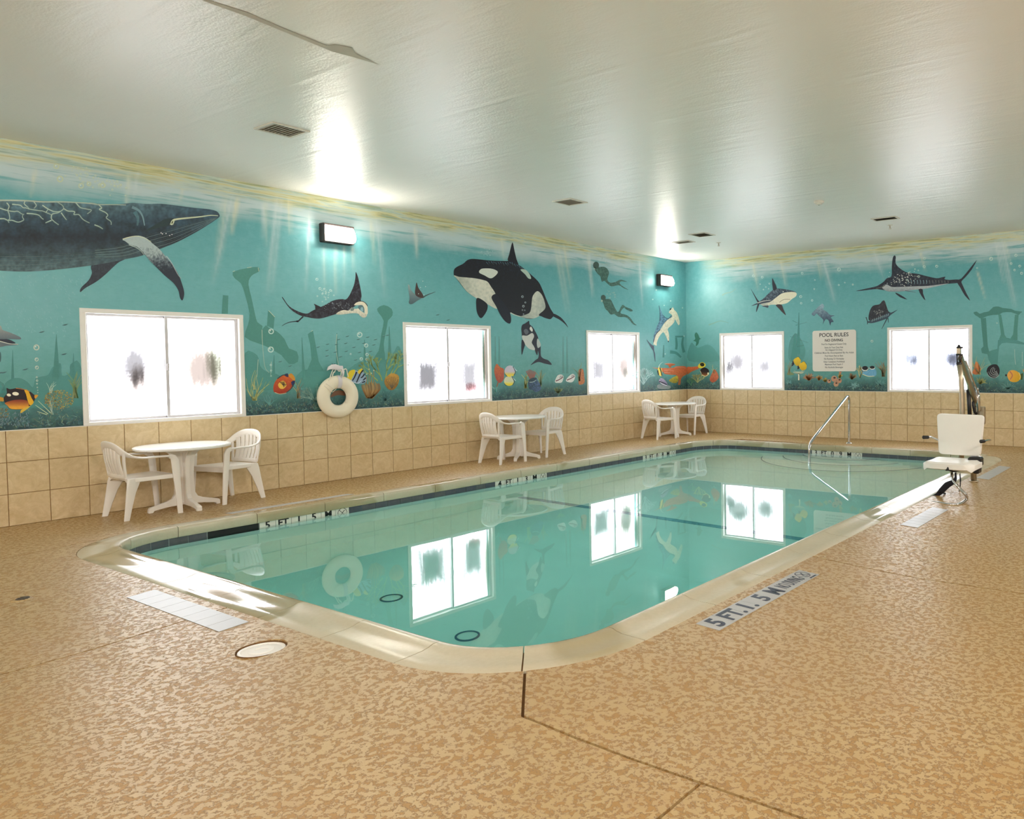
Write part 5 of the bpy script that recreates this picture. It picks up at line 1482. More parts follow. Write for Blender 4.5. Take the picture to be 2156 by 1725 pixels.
for L_ in ([(0, 145), (110, 180), (230, 200), (290, 195), (360, 240), (400, 245)], [(110, 55), (150, 110), (130, 180), (150, 240), (160, 320), (130, 345), (150, 385)], [(0, 320), (70, 320), (130, 345), (200, 345), (300, 375), (390, 340), (370, 290), (380, 245)],
           [(200, 80), (330, 95), (380, 135), (430, 140), (490, 160), (640, 185), (700, 190), (760, 215), (830, 245), (850, 265)], [(420, 20), (400, 70), (450, 120), (480, 150)], [(560, 40), (600, 100), (560, 150)], [(700, 95), (780, 150), (860, 190), (930, 205), (1000, 195), (1050, 150), (1030, 100), (970, 60), (920, 30)],
           [(760, 215), (790, 165)], [(850, 265), (870, 240), (960, 220), (1000, 200)], [(850, 265), (850, 320), (900, 370), (970, 420)], [(850, 345), (790, 370), (750, 390)], [(440, 230), (560, 240), (640, 260), (690, 310), (720, 330)],
           [(1050, 150), (1120, 190), (1200, 195), (1235, 210), (1220, 250), (1300, 250), (1350, 310), (1400, 350), (1480, 390)], [(1010, 220), (1060, 290), (1100, 340)], [(1250, 50), (1300, 110), (1340, 140), (1440, 160), (1510, 180), (1440, 240)],
           [(1620, 80), (1680, 140), (1640, 165), (1740, 215), (1780, 260), (1755, 305), (1830, 365), (1835, 420)], [(1480, 60), (1560, 70), (1620, 85)], [(1560, 420), (1640, 450), (1700, 490)], [(-120, 200), (0, 145)], [(-150, 330), (-60, 300), (0, 320)], [(-200, 80), (-100, 120), (-120, 200), (-150, 330)]):
    pa.stroke(vA2(L_), 1.9, 1.2, (196, 206, 188), 0.85, 0.55, 4)
    pa.stroke(vA2(L_), 5.0, 4.0, (130, 156, 154), 0.22, 0.12, 3)
pa.stroke(vA2([(-300, 25), (0, 15), (400, 20), (700, 40), (1000, 40), (1250, 50), (1480, 65), (1620, 85), (1880, 85), (2080, 92)]), 3.4, 2.0, (206, 208, 184), 0.7, 0.5, 4)
for i in range(9):      # throat grooves
    t = i/8
    up = [(0, 900), (420, 840), (760, 700), (1150, 590), (1500, 500), (1850, 418)]; dn = [(0, 1030), (420, 1020), (760, 930), (1150, 830), (1500, 650), (1850, 428)]
    pa.stroke(vA3([(a[0]*(1-t)+b[0]*t, a[1]*(1-t)+b[1]*t) for a, b in zip(up, dn)]), 0.9, 0.5, (150, 150, 146) if i % 2 else (24, 30, 38), 0.42, 0.5, 4)
for i in range(7): pa.stroke(vA([(-300, 1010+i*18), (200, 1020+i*17), (600, 1010+i*13), (900, 985+i*11)]), 0.9, 0.6, (120, 140, 142) if i % 2 else (30, 44, 52), 0.4, 0.3, 4)
pa.fill(vA3([(760, 620), (960, 500), (1060, 440), (1250, 425), (1600, 400), (1180, 460), (1150, 530), (1000, 560), (880, 600)]), (26, 28, 36), 4, 3, 0.9)
pa.stroke(vA3([(1150, 530), (1175, 470), (1230, 445), (1400, 425), (1600, 405), (1750, 385), (1862, 392)]), 5.0, 1.4, (206, 210, 178), 0.95, 0.8, 5)
pa.stroke(vA3([(1165, 520), (1190, 470)]), 5.5, 4, (214, 216, 186), 0.95, 0.9, 5, 1)
pa.stroke(vA3([(560, 260), (660, 310), (720, 400), (750, 540)]), 6, 2, (140, 166, 180), 0.5, 0.6, 5); pa.stroke(vA3([(600, 330), (650, 430), (640, 540)]), 9, 3, (96, 128, 146), 0.5, 0.3, 5)
for x, y in ((1020, 665), (1075, 660), (1130, 690), (1165, 675), (1000, 650)): pa.ell(*vA3([(x, y)])[0], 1.3, 1.1, (214, 210, 214), 5)
def fl(u, v, x, y): return mixc((168, 184, 186), (34, 44, 58), (v-0.22)*3.6+nz(x, y, .35)*0.6)
pa.fill(vA([(990, 900), (1050, 878), (1120, 868), (1180, 888), (1230, 930), (1290, 980), (1340, 1040), (1395, 1108), (1440, 1180), (1470, 1260), (1487, 1330), (1475, 1388), (1455, 1372), (1440, 1310), (1400, 1250), (1330, 1190), (1270, 1130), (1210, 1070), (1160, 1010), (1110, 960), (1050, 940), (1010, 912)]), (40, 50, 62), 6, 4, 1, fl, 2.2)
pa.stroke(vA3([(420, 745), (520, 715), (640, 700), (760, 735), (850, 790)]), 2.0, 1.2, (214, 216, 186), 0.9, 0.8, 7)
pa.stroke(vA3([(1080, 1000), (1150, 1090), (1200, 1180), (1260, 1290), (1305, 1340)]), 1.5, 1.0, (206, 200, 206), 0.8, 0.5, 7)
pa.stroke(vA3([(510, 830), (620, 870), (700, 930), (745, 990)]), 1.4, 1.0, (206, 212, 206), 0.8, 0.5, 7)
pa.build('painted_whale', 'painted humpback whale with a net of light on its back')
pa = Paint(wall_left)
for i in range(60):
    x, y = 640+rnd.gauss(0, 1)*150+rnd.random()*150, 400+rnd.gauss(0, 1)*45
    x, y = 560+i*7.2+rnd.uniform(-60, 60), 340+i*3.0+rnd.uniform(-60, 45)
    pa.bubble(*vA([(x, y)])[0], rnd.uniform(0.9, 2.6), (206, 212, 178))
for x, y, r in ((485, 410, 7), (655, 465, 6), (718, 450, 5), (830, 462, 5.5), (455, 308, 6)): pa.bubble(*vA([(x, y)])[0], r, (206, 212, 178))
pa.build('painted_bubble', 'painted bubbles above the whale')
pa = Paint(wall_left, 0.0016)
for i in range(240):
    x, y = vA2([(rnd.uniform(-200, 1500), rnd.uniform(1230, 2300))])[0]; q = vA2([(0, 0)])[0]
    if y > 700 and rnd.random() < 0.6: continue
    if at(x, y, 0, 0).y > -11.3 and at(x, y, 0, 0).z < HEAD+.05: continue
    pa.stroke([(x, y), (x+rnd.uniform(0.8, 3), y+rnd.uniform(1.5, 4.5))], 1.2, 0.8, (136, 186, 190), 1, 1, 1, 1)
pa.build('painted_bubble', 'painted froth below the whale')

# ---- manta ray
pa = Paint(wall_left)
INK = (34, 30, 40)
pa.fill(vB2([(138, 672), (165, 690), (260, 830), (350, 910), (470, 975), (600, 1022), (700, 1028), (780, 980), (870, 935), (985, 885), (1100, 830), (1200, 770), (1320, 730), (1440, 718), (1520, 725), (1590, 650), (1650, 530), (1700, 400), (1728, 250), (1735, 132), (1780, 230), (1820, 400), (1850, 560), (1860, 660), (1845, 748), (1900, 765), (1960, 810), (1992, 862),
    (1960, 900), (1860, 850), (1760, 850), (1690, 890), (1640, 920), (1580, 962), (1450, 965), (1380, 990), (1310, 1040), (1200, 1075), (1050, 1120), (930, 1140), (800, 1130), (700, 1110), (560, 1080), (420, 1010), (300, 910), (210, 790), (150, 700)]), INK, 1, 4, 1, lambda u, v, x, y: mixc((30, 26, 36), (78, 82, 96), 0.15+nz(x, y, .35)*0.9), 2.0)
pa.fill(vB2([(830, 820), (900, 850), (985, 900), (870, 945), (858, 870)]), INK, 2, 3)
pa.stroke(vB2([(600, 1095), (540, 1150), (490, 1195), (430, 1200), (300, 1220), (200, 1260), (138, 1302)]), 3.2, 0.7, INK, 1, 1, 2); pa.ell(*vB2([(475, 1198)])[0], 3.4, 1.8, INK, 2)
pa.fill(vB2([(1310, 1045), (1380, 985), (1480, 955), (1580, 965), (1650, 900), (1720, 930), (1800, 920), (1830, 960), (1900, 1010), (1975, 1050), (1960, 1100), (1900, 1122), (1830, 1080), (1780, 1030), (1640, 1025), (1450, 1050)]), (222, 216, 196), 3, 4, 1, lambda u, v, x, y: mixc((228, 222, 204), (176, 172, 160), v*0.7+nz(x, y, .4)*.5), 2.0)
pa.fill(vB2([(1700, 850), (1740, 800), (1820, 772), (1900, 782), (1960, 835), (1990, 900), (1990, 1040), (1930, 1025), (1920, 920), (1870, 850), (1780, 850)]), (226, 218, 198), 4, 4)
pa.fill(vB2([(1790, 915), (1800, 860), (1880, 850), (1915, 920), (1910, 1000), (1840, 960)]), (88, 120, 128), 4, 4); pa.fill(vB2([(1840, 960), (1850, 900), (1890, 900), (1895, 985)]), (146, 184, 192), 5, 4)
pa.ell(*vB2([(1660, 940)])[0], 4.5, 3.2, (116, 134, 130), 5, 1, -0.5)
for i in range(60): 
    x = rnd.uniform(1000, 1620); pa.ell(*vB2([(x, 790+abs(x-1350)*0.12+rnd.uniform(-20, 130))])[0], 0.5, 0.5, (196, 200, 206), 5, 0.7, 0, 6)
for i in range(26): pa.bubble(*vB2([(rnd.gauss(1090, 70), rnd.gauss(610, 70))])[0], rnd.uniform(0.8, 2.0))
for x, y, r in ((960, 490, 3), (895, 290, 3), (1190, 530, 2.6)): pa.bubble(*vB2([(x, y)])[0], r)
pa.build('painted_manta', 'painted black manta ray with one wing raised')
pa = Paint(wall_left)
pa.fill(vD([(190, 600), (205, 588), (222, 640), (270, 690), (332, 722), (290, 750), (232, 787), (200, 775), (207, 720)]), (96, 122, 128), 1, 4, 1, lambda u, v, x, y: mixc((150, 170, 168), (74, 98, 108), v), 2.0)
pa.fill(vD([(280, 563), (300, 620), (340, 680), (350, 722), (300, 715), (265, 682), (270, 610)]), (72, 56, 54), 2); pa.stroke(vD([(345, 718), (390, 692), (475, 660)]), 3.0, 0.7, (66, 76, 80), 1, 1, 2)
for x, y in ((345, 550), (320, 615), (372, 605), (355, 690), (300, 680)): pa.ell(*vD([(x, y)])[0], 0.9, 0.9, (206, 220, 216), 3)
pa.build('painted_manta', 'painted small grey and brown ray')

# ---- orca and calf
BK, WH = (20, 20, 32), (206, 206, 192)
pa = Paint(wall_left)
def ob(u, v, x, y): 
    return mixc((18, 18, 28), (44, 66, 96), (0.34-v)*1.5*max(0, u-0.3)+nz(x, y, .3)*0.30)
pa.fill(vD([(1695, 885), (1760, 918), (1800, 958), (1830, 1000), (1842, 1028), (1808, 990), (1755, 948), (1690, 912)]), BK, 1)
pa.fill(vD([(665, 485), (668, 430), (700, 400), (760, 370), (800, 335), (850, 320), (930, 325), (1020, 335), (1120, 340), (1225, 342), (1240, 345), (1330, 380), (1400, 430), (1470, 490), (1540, 560), (1580, 640), (1620, 740), (1660, 830), (1697, 895), (1680, 925), (1655, 942), (1600, 928), (1545, 908), (1480, 937), (1420, 937), (1350, 917), (1250, 877), (1160, 862), (1110, 832), (1010, 782), (900, 727), (800, 660), (730, 575), (690, 520)]), BK, 2, 5, 1, ob, 2.2)
pa.fill(vD([(1224, 345), (1236, 270), (1255, 190), (1271, 150), (1290, 235), (1310, 320), (1328, 388)]), BK, 3, 3)
pa.fill(vD([(665, 490), (720, 505), (800, 512), (880, 520), (955, 535), (1010, 555), (1050, 610), (1092, 680), (1060, 710), (1080, 760), (1108, 836), (1010, 787), (900, 728), (800, 658), (738, 580), (695, 525)]), WH, 4, 5, 1, lambda u, v, x, y: mixc((216, 214, 200), (112, 130, 122), max(0, 0.55-abs(u-0.12)*1.2)*0.8+v*0.22+nz(x, y, .2)*0.25), 2.4)
pa.fill(vD([(925, 460), (945, 425), (1000, 418), (1070, 425), (1118, 455), (1085, 500), (1040, 520), (980, 490)]), (206, 212, 202), 5)
pa.fill(vD([(1352, 432), (1400, 430), (1440, 468), (1462, 522), (1432, 520), (1400, 480)]), (172, 192, 182), 5, 4)
pa.fill(vD([(1468, 765), (1480, 700), (1525, 653), (1570, 688), (1600, 760), (1606, 832), (1545, 890), (1542, 912), (1480, 935), (1400, 930), (1350, 915), (1440, 880), (1462, 825)]), WH, 5, 4, 1, lambda u, v, x, y: mixc((204, 206, 194), (126, 142, 138), abs(u-0.6)*0.9+v*.25+nz(x, y, .25)*.3), 2.4)
pa.stroke(vD([(1248, 876), (1300, 900), (1360, 917)]), 2.2, 1.2, (196, 202, 190), 1, 1, 6)
pa.fill(vD([(905, 722), (1000, 775), (1012, 830), (985, 890), (945, 932), (910, 890), (896, 820)]), (18, 20, 32), 5)
pa.fill(vD([(1052, 718), (1098, 682), (1150, 740), (1220, 830), (1250, 900), (1254, 965), (1236, 988), (1190, 960), (1140, 890), (1100, 810)]), (20, 24, 38), 6)
for i in range(16): 
    x = 1000+i*24; pa.stroke(vD([(x, 345+max(0, x-1250)*0.45+rnd.uniform(0, 14)), (x+rnd.uniform(10, 30), 358+max(0, x-1250)*0.45+rnd.uniform(0, 30))]), 0.9, 0.6, (112, 138, 166), 0.55, 0.3, 6, 1)
for x, y, r in ((1382, 808, 2.6), (1372, 848, 1.4), (1396, 850, 1.3), (1402, 770, 1.8), (1372, 710, 2.6), (1383, 890, 1.4), (1400, 912, 1.6), (1390, 940, 1.2), (1405, 960, 1.2)): pa.bubble(*vD([(x, y)])[0], r, (186, 190, 196), 7, 0.7)
for i in range(30): pa.ell(*vD([(rnd.uniform(940, 1070), rnd.uniform(165, 285))])[0], 0.8, 0.8, (196, 222, 220), 3, 0.75, 0, 6)
pa.build('painted_orca', 'painted large black and white orca')
pa = Paint(wall_left)
pa.fill(vD([(1360, 1040), (1370, 1002), (1400, 985), (1425, 968), (1441, 960), (1447, 995), (1475, 1020), (1500, 1060), (1530, 1120), (1545, 1180), (1560, 1215), (1562, 1315), (1590, 1348), (1640, 1368), (1674, 1412), (1600, 1400), (1540, 1384), (1490, 1400), (1456, 1417), (1500, 1370), (1536, 1340), (1538, 1285), (1520, 1262), (1460, 1257), (1420, 1228), (1398, 1192), (1370, 1140), (1364, 1085)]), (28, 32, 46), 1, 4)
pa.fill(vD([(1368, 1112), (1420, 1112), (1472, 1085), (1492, 1120), (1468, 1180), (1490, 1222), (1502, 1260), (1450, 1252), (1410, 1218), (1380, 1165)]), (196, 200, 196), 2, 4); pa.fill(vD([(1446, 1038), (1460, 1018), (1478, 1050), (1472, 1072), (1455, 1058)]), (220, 220, 214), 2, 4)
pa.fill(vD([(1368, 1150), (1398, 1200), (1385, 1250), (1366, 1312), (1361, 1230)]), (24, 28, 40), 3, 3); pa.fill(vD([(1500, 1250), (1530, 1240), (1527, 1312), (1512, 1292)]), (34, 30, 42), 3, 3); pa.fill(vD([(1530, 1140), (1562, 1208), (1532, 1240), (1520, 1192)]), (176, 186, 184), 3, 3)
pa.fill(vD([(1385, 1062), (1412, 1042), (1436, 1075), (1410, 1102)]), (90, 96, 106), 3, 4)
pa.build('painted_orca', 'painted orca calf swimming upright under the big orca')

# ---- divers
for L1, hd_, lb in (([(330, 355), (400, 350), (480, 345), (530, 385), (545, 440), (522, 520), (560, 565), (640, 555), (690, 527), (740, 530), (798, 556), (720, 548), (694, 575), (740, 618), (818, 667), (750, 642), (680, 602), (580, 618), (520, 575), (480, 540), (445, 552), (425, 480), (385, 440), (358, 400)], (365, 322, 42, 50), 'painted diver higher up, fins trailing'),
                    ([(440, 800), (500, 795), (565, 800), (605, 870), (640, 940), (676, 975), (715, 900), (742, 876), (780, 905), (850, 932), (878, 958), (845, 968), (780, 935), (752, 915), (705, 990), (790, 1018), (850, 1065), (892, 1128), (934, 1162), (880, 1145), (820, 1075), (770, 1048), (680, 1044), (620, 1005), (570, 1012), (530, 965), (490, 925), (470, 860)], (466, 776, 34, 40), 'painted diver lower down, knee bent')):
    pa = Paint(wall_left); pa.fill(vE(L1), (64, 104, 96), 1, 3, 1, lambda u, v, x, y: mixc((54, 88, 80), (88, 130, 118), 0.3+nz(x, y, .5)), 1.6)
    x, y, a, b = hd_; pa.ell(*vE([(x, y)])[0], a/6.634, b/6.634, (62, 84, 78), 2); pa.ell(*vE([(x-20, y+44)])[0], 2.0, 2.4, (172, 196, 180), 2, 0.8)
    for i in range(14): pa.bubble(*vE([(x+100+rnd.uniform(-50, 70), y-40+rnd.uniform(-60, 50))])[0], rnd.uniform(0.6, 1.6), (190, 206, 190), 3, 0.6)
    pa.build('painted_diver', lb)

# ---- sharks
def bl(u, v, x, y): return mixc((116, 160, 186), (50, 72, 92), 0.35+nz(x, y, .5)*0.8)
pa = Paint(wall_left)
pa.fill(vE2([(455, 513), (495, 610), (540, 712), (590, 762), (650, 770), (702, 712), (712, 745), (640, 790), (560, 870), (490, 965), (480, 1002), (400, 1085), (368, 1172), (346, 1255), (338, 1180), (370, 1050), (420, 920), (462, 835), (472, 720), (466, 600)]), (100, 140, 164), 1, 3, 1, bl, 1.8)
pa.fill(vE2([(655, 640), (700, 592), (735, 548), (762, 600), (812, 650), (848, 740), (876, 860), (852, 912), (818, 860), (775, 790), (760, 850), (700, 920), (632, 985), (655, 1080), (660, 1200), (642, 1240), (600, 1140), (545, 1052), (490, 1100), (440, 1180), (412, 1260), (405, 1322), (360, 1302), (340, 1300), (350, 1262), (372, 1170), (400, 1085), (480, 1002), (560, 872), (640, 792), (712, 747), (712, 700), (670, 668)]), (226, 218, 190), 2, 3, 1, lambda u, v, x, y: mixc((232, 226, 204), (196, 190, 166), 0.3+nz(x, y, .5)*.9), 1.8)
pa.fill(vE2([(203, 1198), (262, 1262), (330, 1318), (352, 1322), (358, 1420), (378, 1500), (380, 1655), (360, 1560), (342, 1440), (288, 1350)]), (44, 64, 84), 2, 3); pa.ell(*vE2([(686, 586)])[0], 1.6, 2.4, (50, 60, 66), 3, 1, 0.5); pa.ell(*vE2([(645, 1238)])[0], 1.2, 1.4, (40, 50, 56), 3); pa.stroke(vE2([(480, 1000), (400, 1085), (366, 1170), (346, 1255)]), 1.4, 0.9, (36, 48, 60), 1, 1, 3)
pa.stroke(vE2([(455, 515), (468, 600), (474, 720), (464, 830)]), 1.2, 0.8, (36, 52, 66), 0.9, 0.9, 3); pa.stroke(vE2([(540, 712), (590, 762), (650, 772), (702, 715)]), 1.2, 1.2, (52, 74, 92), 0.9, 0.9, 3)
pa.build('painted_shark', 'painted hammerhead shark, cream belly up')
pa = Paint(wall_back); pa.fill(vG([(133, 1400), (155, 1368), (180, 1398), (196, 1438), (217, 1446), (192, 1462), (182, 1510), (148, 1542), (152, 1490), (118, 1472), (142, 1450)]), (60, 118, 104), 1, 4); pa.build('painted_shark', 'painted small green shark beside the corner')
pa = Paint(wall_back)
DK = (60, 70, 84)
pa.fill(vG([(836, 818), (880, 890), (920, 955), (948, 985), (940, 1010), (925, 1000), (890, 930), (850, 850)]), (46, 50, 62), 1, 3); pa.fill(vG([(948, 1000), (930, 1060), (903, 1118), (912, 1050), (928, 1005)]), (46, 50, 62), 1, 3)
pa.fill(vG([(940, 988), (1000, 940), (1060, 880), (1110, 840), (1160, 820), (1250, 825), (1330, 840), (1405, 862), (1350, 866), (1280, 872), (1220, 890), (1150, 940), (1080, 985), (1000, 1015), (955, 1015)]), DK, 2, 4, 1, lambda u, v, x, y: mixc((52, 62, 78), (128, 146, 156), 0.25+nz(x, y, .5)*1.0), 1.8)
pa.fill(vG([(1104, 688), (1132, 740), (1164, 818), (1115, 840)]), (46, 48, 60), 3, 2)
pa.fill(vG([(1080, 985), (1150, 935), (1220, 884), (1300, 864), (1380, 863), (1412, 882), (1400, 918), (1350, 952), (1312, 986), (1270, 1008), (1180, 1022), (1090, 1022), (1030, 1042), (958, 1018), (1000, 1003)]), (224, 216, 190), 3, 4, 1, lambda u, v, x, y: mixc((228, 222, 200), (134, 146, 144), (0.45-u)*1.6+nz(x, y, .4)*.3), 1.8)
pa.fill(vG([(842, 1038), (920, 1000), (1000, 975), (1088, 966), (1070, 990), (980, 1002)]), (58, 66, 80), 4, 3); pa.stroke(vG([(920, 1000), (1000, 976), (1085, 966)]), 1.4, 1.0, (206, 206, 196), 1, 1, 5)
pa.fill(vG([(1150, 1025), (1220, 1020), (1245, 1080), (1277, 1153), (1230, 1115), (1190, 1072)]), (66, 58, 60), 4, 3); pa.fill(vG([(975, 1040), (1055, 1030), (1052, 1060), (1015, 1050)]), (66, 76, 88), 4, 2)
pa.stroke(vG([(1195, 992), (1250, 957), (1330, 955)]), 0.9, 0.9, (120, 110, 96), 1, 1, 5); pa.ell(*vG([(1243, 858)])[0], 1.2, 1.2, (206, 206, 196), 5)
for x, y, r in ((870, 660, 3), (980, 677, 2.6), (955, 765, 1.4), (1070, 758, 1.8), (995, 832, 1.6), (1025, 800, 1.4), (1060, 822, 1.3), (1480, 627, 2.6), (1940, 580, 4), (1640, 712, 1.6), (1632, 826, 1.8), (1462, 920, 3), (1605, 968, 2.4), (1468, 1003, 2.4), (1940, 775, 2), (2015, 745, 1.6), (2115, 770, 2)): pa.bubble(*vG([(x, y)])[0], r)
pa.build('painted_shark', 'painted grey reef shark with pale belly')
pa = Paint(wall_back); pa.fill(vG([(1598, 1137), (1640, 1090), (1690, 1040), (1735, 1008), (1757, 1050), (1742, 1078), (1790, 1110), (1830, 1150), (1887, 1156), (1840, 1178), (1862, 1210), (1872, 1237), (1842, 1242), (1832, 1282), (1810, 1218), (1770, 1208), (1738, 1268), (1745, 1212), (1690, 1162), (1660, 1132), (1632, 1162)]), (90, 120, 144), 1, 3, 1, lambda u, v, x, y: mixc((156, 184, 198), (50, 68, 90), v*1.1+nz(x, y, .5)*.3), 1.6); pa.build('painted_shark', 'painted small blue hammerhead over the rules sign')
pa = Paint(wall_back)
for pts in ([(478, 905), (520, 880), (600, 860), (652, 820)], [(310, 1275), (380, 1250), (460, 1225), (560, 1250)]): pa.stroke(vG(pts), 3.5, 0.8, (150, 190, 176), 0.6, 0.6)
pa.build('painted_shark', 'painted faint distant sharks')

# ---- marlin and sailfish
pa = Paint(wall_back)
NB = (38, 42, 56)
pa.fill(vH([(118, 822), (350, 768), (400, 748), (460, 708), (500, 665), (555, 640), (560, 520), (572, 420), (592, 390), (608, 408), (606, 480), (640, 530), (700, 575), (760, 600), (860, 610), (980, 640), (1100, 665), (1160, 655), (1207, 648), (1197, 675), (1260, 685), (1350, 680), (1390, 692), (1350, 722), (1250, 732), (1100, 762), (960, 792), (850, 802), (700, 822), (550, 827), (480, 812), (400, 800), (350, 798)]), NB, 1, 3, 1, lambda u, v, x, y: mixc((34, 38, 52), (74, 84, 98), 0.15+nz(x, y, .4)*.8), 1.8)
pa.fill(vH([(440, 770), (500, 740), (560, 770), (700, 768), (860, 762), (1000, 757), (1250, 727), (1100, 763), (960, 793), (850, 803), (700, 823), (550, 828), (480, 812)]), (150, 160, 166), 2, 3, 1, lambda u, v, x, y: mixc((176, 182, 186), (110, 122, 134), abs(v-0.4)+nz(x, y, .4)*.4), 1.8)
pa.fill(vH([(1345, 690), (1400, 668), (1500, 550), (1587, 443), (1525, 560), (1442, 660), (1402, 702), (1412, 742), (1462, 850), (1507, 938), (1440, 872), (1388, 780), (1350, 722)]), (44, 46, 58), 3, 2); pa.fill(vH([(882, 800), (932, 798), (937, 850), (967, 934), (920, 882)]), NB, 3, 2); pa.fill(vH([(598, 840), (650, 858), (748, 922), (660, 895)]), NB, 3, 2); pa.stroke(vH([(720, 815), (850, 836)]), 1.6, 0.7, (90, 100, 112), 1, 1, 3, 1)
for i in range(14): x = 755+i*37; pa.stroke(vH([(x, 685+i*0.6), (x+5, 715), (x+2, 740-i*0.9)]), 1.3, 0.9, (150, 176, 190) if i < 7 else (126, 106, 98), 0.75, 0.4, 3)
for i in range(80): pa.ell(*vH([(rnd.gauss(690, 75), rnd.gauss(672, 38))])[0], 0.85, 0.8, (226, 226, 220), 4, 0.95, 0, 6)
for x, y, r in ((765, 602, 2.2), (885, 645, 2.6), (740, 686, 2.0), (955, 425, 3), (950, 525, 3), (1102, 520, 3), (812, 500, 2.6), (1758, 430, 4), (2058, 388, 3.2), (2127, 605, 3), (2105, 518, 2.8), (2042, 566, 2.4), (2000, 488, 2.6), (1590, 542, 1.8), (1830, 1207, 1.4), (90, 742, 2), (320, 1425, 2.8), (840, 555, 1.6), (880, 570, 1.4)): pa.bubble(*vH([(x, y)])[0], r, (200, 218, 206), 5)
pa.ell(*vH([(505, 728)])[0], 1.5, 1.5, (120, 130, 140), 4); pa.stroke(vH([(370, 792), (440, 770), (480, 750)]), 2.5, 1.5, (80, 66, 58), 0.8, 0.8, 3)
pa.build('painted_marlin', 'painted marlin with tall fin and speckled back')
pa = Paint(wall_back)
pa.fill(vH([(283, 1172), (288, 1080), (330, 1000), (410, 980), (445, 940), (472, 937), (492, 990), (517, 1060), (542, 1088), (450, 1122), (350, 1162)]), (44, 44, 54), 1, 3, 1, lambda u, v, x, y: mixc((40, 40, 50), (80, 84, 92), nz(x, y, .5)+.1), 1.8)
pa.fill(vH([(258, 1192), (330, 1168), (420, 1128), (520, 1083), (560, 1078), (632, 1043), (577, 1087), (542, 1112), (500, 1152), (400, 1188), (320, 1208), (275, 1202)]), (58, 76, 90), 2, 3)
for i in range(9): x = 320+i*24; pa.stroke(vH([(x, 1188-i*8.5), (x+8, 1160-i*8.5)]), 1.2, 0.8, (176, 200, 206), 0.8, 0.8, 3, 1)
pa.stroke(vH([(505, 1145), (470, 1215), (438, 1278)]), 2.2, 0.8, (48, 56, 64), 1, 1, 3); pa.stroke(vH([(515, 1145), (520, 1202)]), 1.5, 0.7, (48, 56, 64), 1, 1, 3, 1); pa.stroke(vH([(248, 1135), (268, 1192), (262, 1222)]), 1.8, 1.2, (48, 56, 64), 1, 1, 3)
for i in range(24): pa.ell(*vH([(rnd.gauss(400, 35), rnd.gauss(1080, 18))])[0], 0.6, 0.6, (214, 216, 206), 4, 0.9, 0, 6)
pa.build('painted_sailfish', 'painted dark sailfish above the right far window')

# ---- dolphin head entering at the left
pa = Paint(wall_left)
pa.fill(vK([(-420, 40), (-200, 10), (0, 40), (40, 110), (150, 150), (280, 205), (333, 240), (310, 262), (150, 256), (0, 258), (-300, 290), (-420, 300)]), (130, 142, 150), 1, 3, 1, lambda u, v, x, y: mixc((170, 174, 168), (84, 100, 112), v*1.1), 2)
pa.fill(vK([(-300, 262), (0, 258), (140, 262), (248, 320), (150, 326), (0, 296), (-300, 300)]), (40, 46, 62), 2, 3); pa.fill(vK([(-420, 300), (0, 292), (150, 328), (292, 335), (262, 350), (100, 362), (0, 382), (-420, 440)]), (96, 110, 118), 2, 3); pa.stroke(vK([(-100, 285), (0, 292), (150, 330), (290, 338)]), 2.0, 1.0, (214, 218, 206), 0.95, 0.9, 3)
pa.ell(*vK([(0, 540)])[0], 2.6, 11, (58, 80, 84), 1, 0.8)
pa.build('painted_dolphin', 'painted grey dolphin snout at the left edge')
pa = Paint(wall_left)
for x, y, r in ((575, 388, 6.4), (578, 578, 4.2), (582, 705, 4), (582, 860, 2), (585, 912, 2.4), (585, 962, 1.8), (590, 1020, 1.5), (595, 1065, 1.2), (597, 1102, 1.2)): pa.bubble(*vK([(x, y)])[0], r, (206, 212, 196))
for x, y, r in ((478, 1285, 6), (475, 1450, 6.5), (1282, 1315, 6), (1340, 1412, 4.5), (1348, 1495, 3.4), (1296, 1534, 3.4), (1345, 1538, 2.8), (1200, 1490, 2), (475, 1590, 2.4), (478, 1640, 2), (478, 1690, 1.6)): pa.bubble(*vB([(x, y)])[0], r)
pa.build('painted_bubble', 'painted rising bubbles')
pa = Paint(wall_left)
def minnow(p, s=1.0, col=(62, 108, 106)):
    x, y = p; pa.stroke([(x-4.2*s, y+1.0*s), (x, y), (x+4.2*s, y-1.2*s)], 0.6*s, 0.6*s, col, 0.9, 0.9, 1); pa.ell(x, y, 3.4*s, 1.05*s, col, 1, 0.95, -0.25, 8); pa.stroke([(x-2*s, y-0.6*s), (x+3*s, y-1.6*s)], 0.6, 0.5, (150, 190, 186), 0.7, 0.5, 2, 1)
for (x, y) in ((1090, 1360), (1170, 1330), (1270, 1358), (1355, 1338), (1425, 1360), (990, 1402), (1070, 1404), (1155, 1394), (1320, 1392), (905, 1428), (1230, 1430), (1410, 1408), (985, 1458), (1060, 1474), (1160, 1466), (1280, 1476), (1380, 1468), (985, 1508), (1108, 1516), (1245, 1545), (560, 1560), (650, 1600), (1500, 1330), (1535, 1320), (1990, 1135), (2085, 1182)): minnow(vB([(x, y)])[0])
for (x, y) in ((660, 145), (1030, 30), (1010, 495), (400, 735), (60, 785), (0, 790)): minnow(vK([(x, y)])[0], 1.5, (66, 104, 108))
pa.build('painted_fish', 'painted school of tiny dark fish')

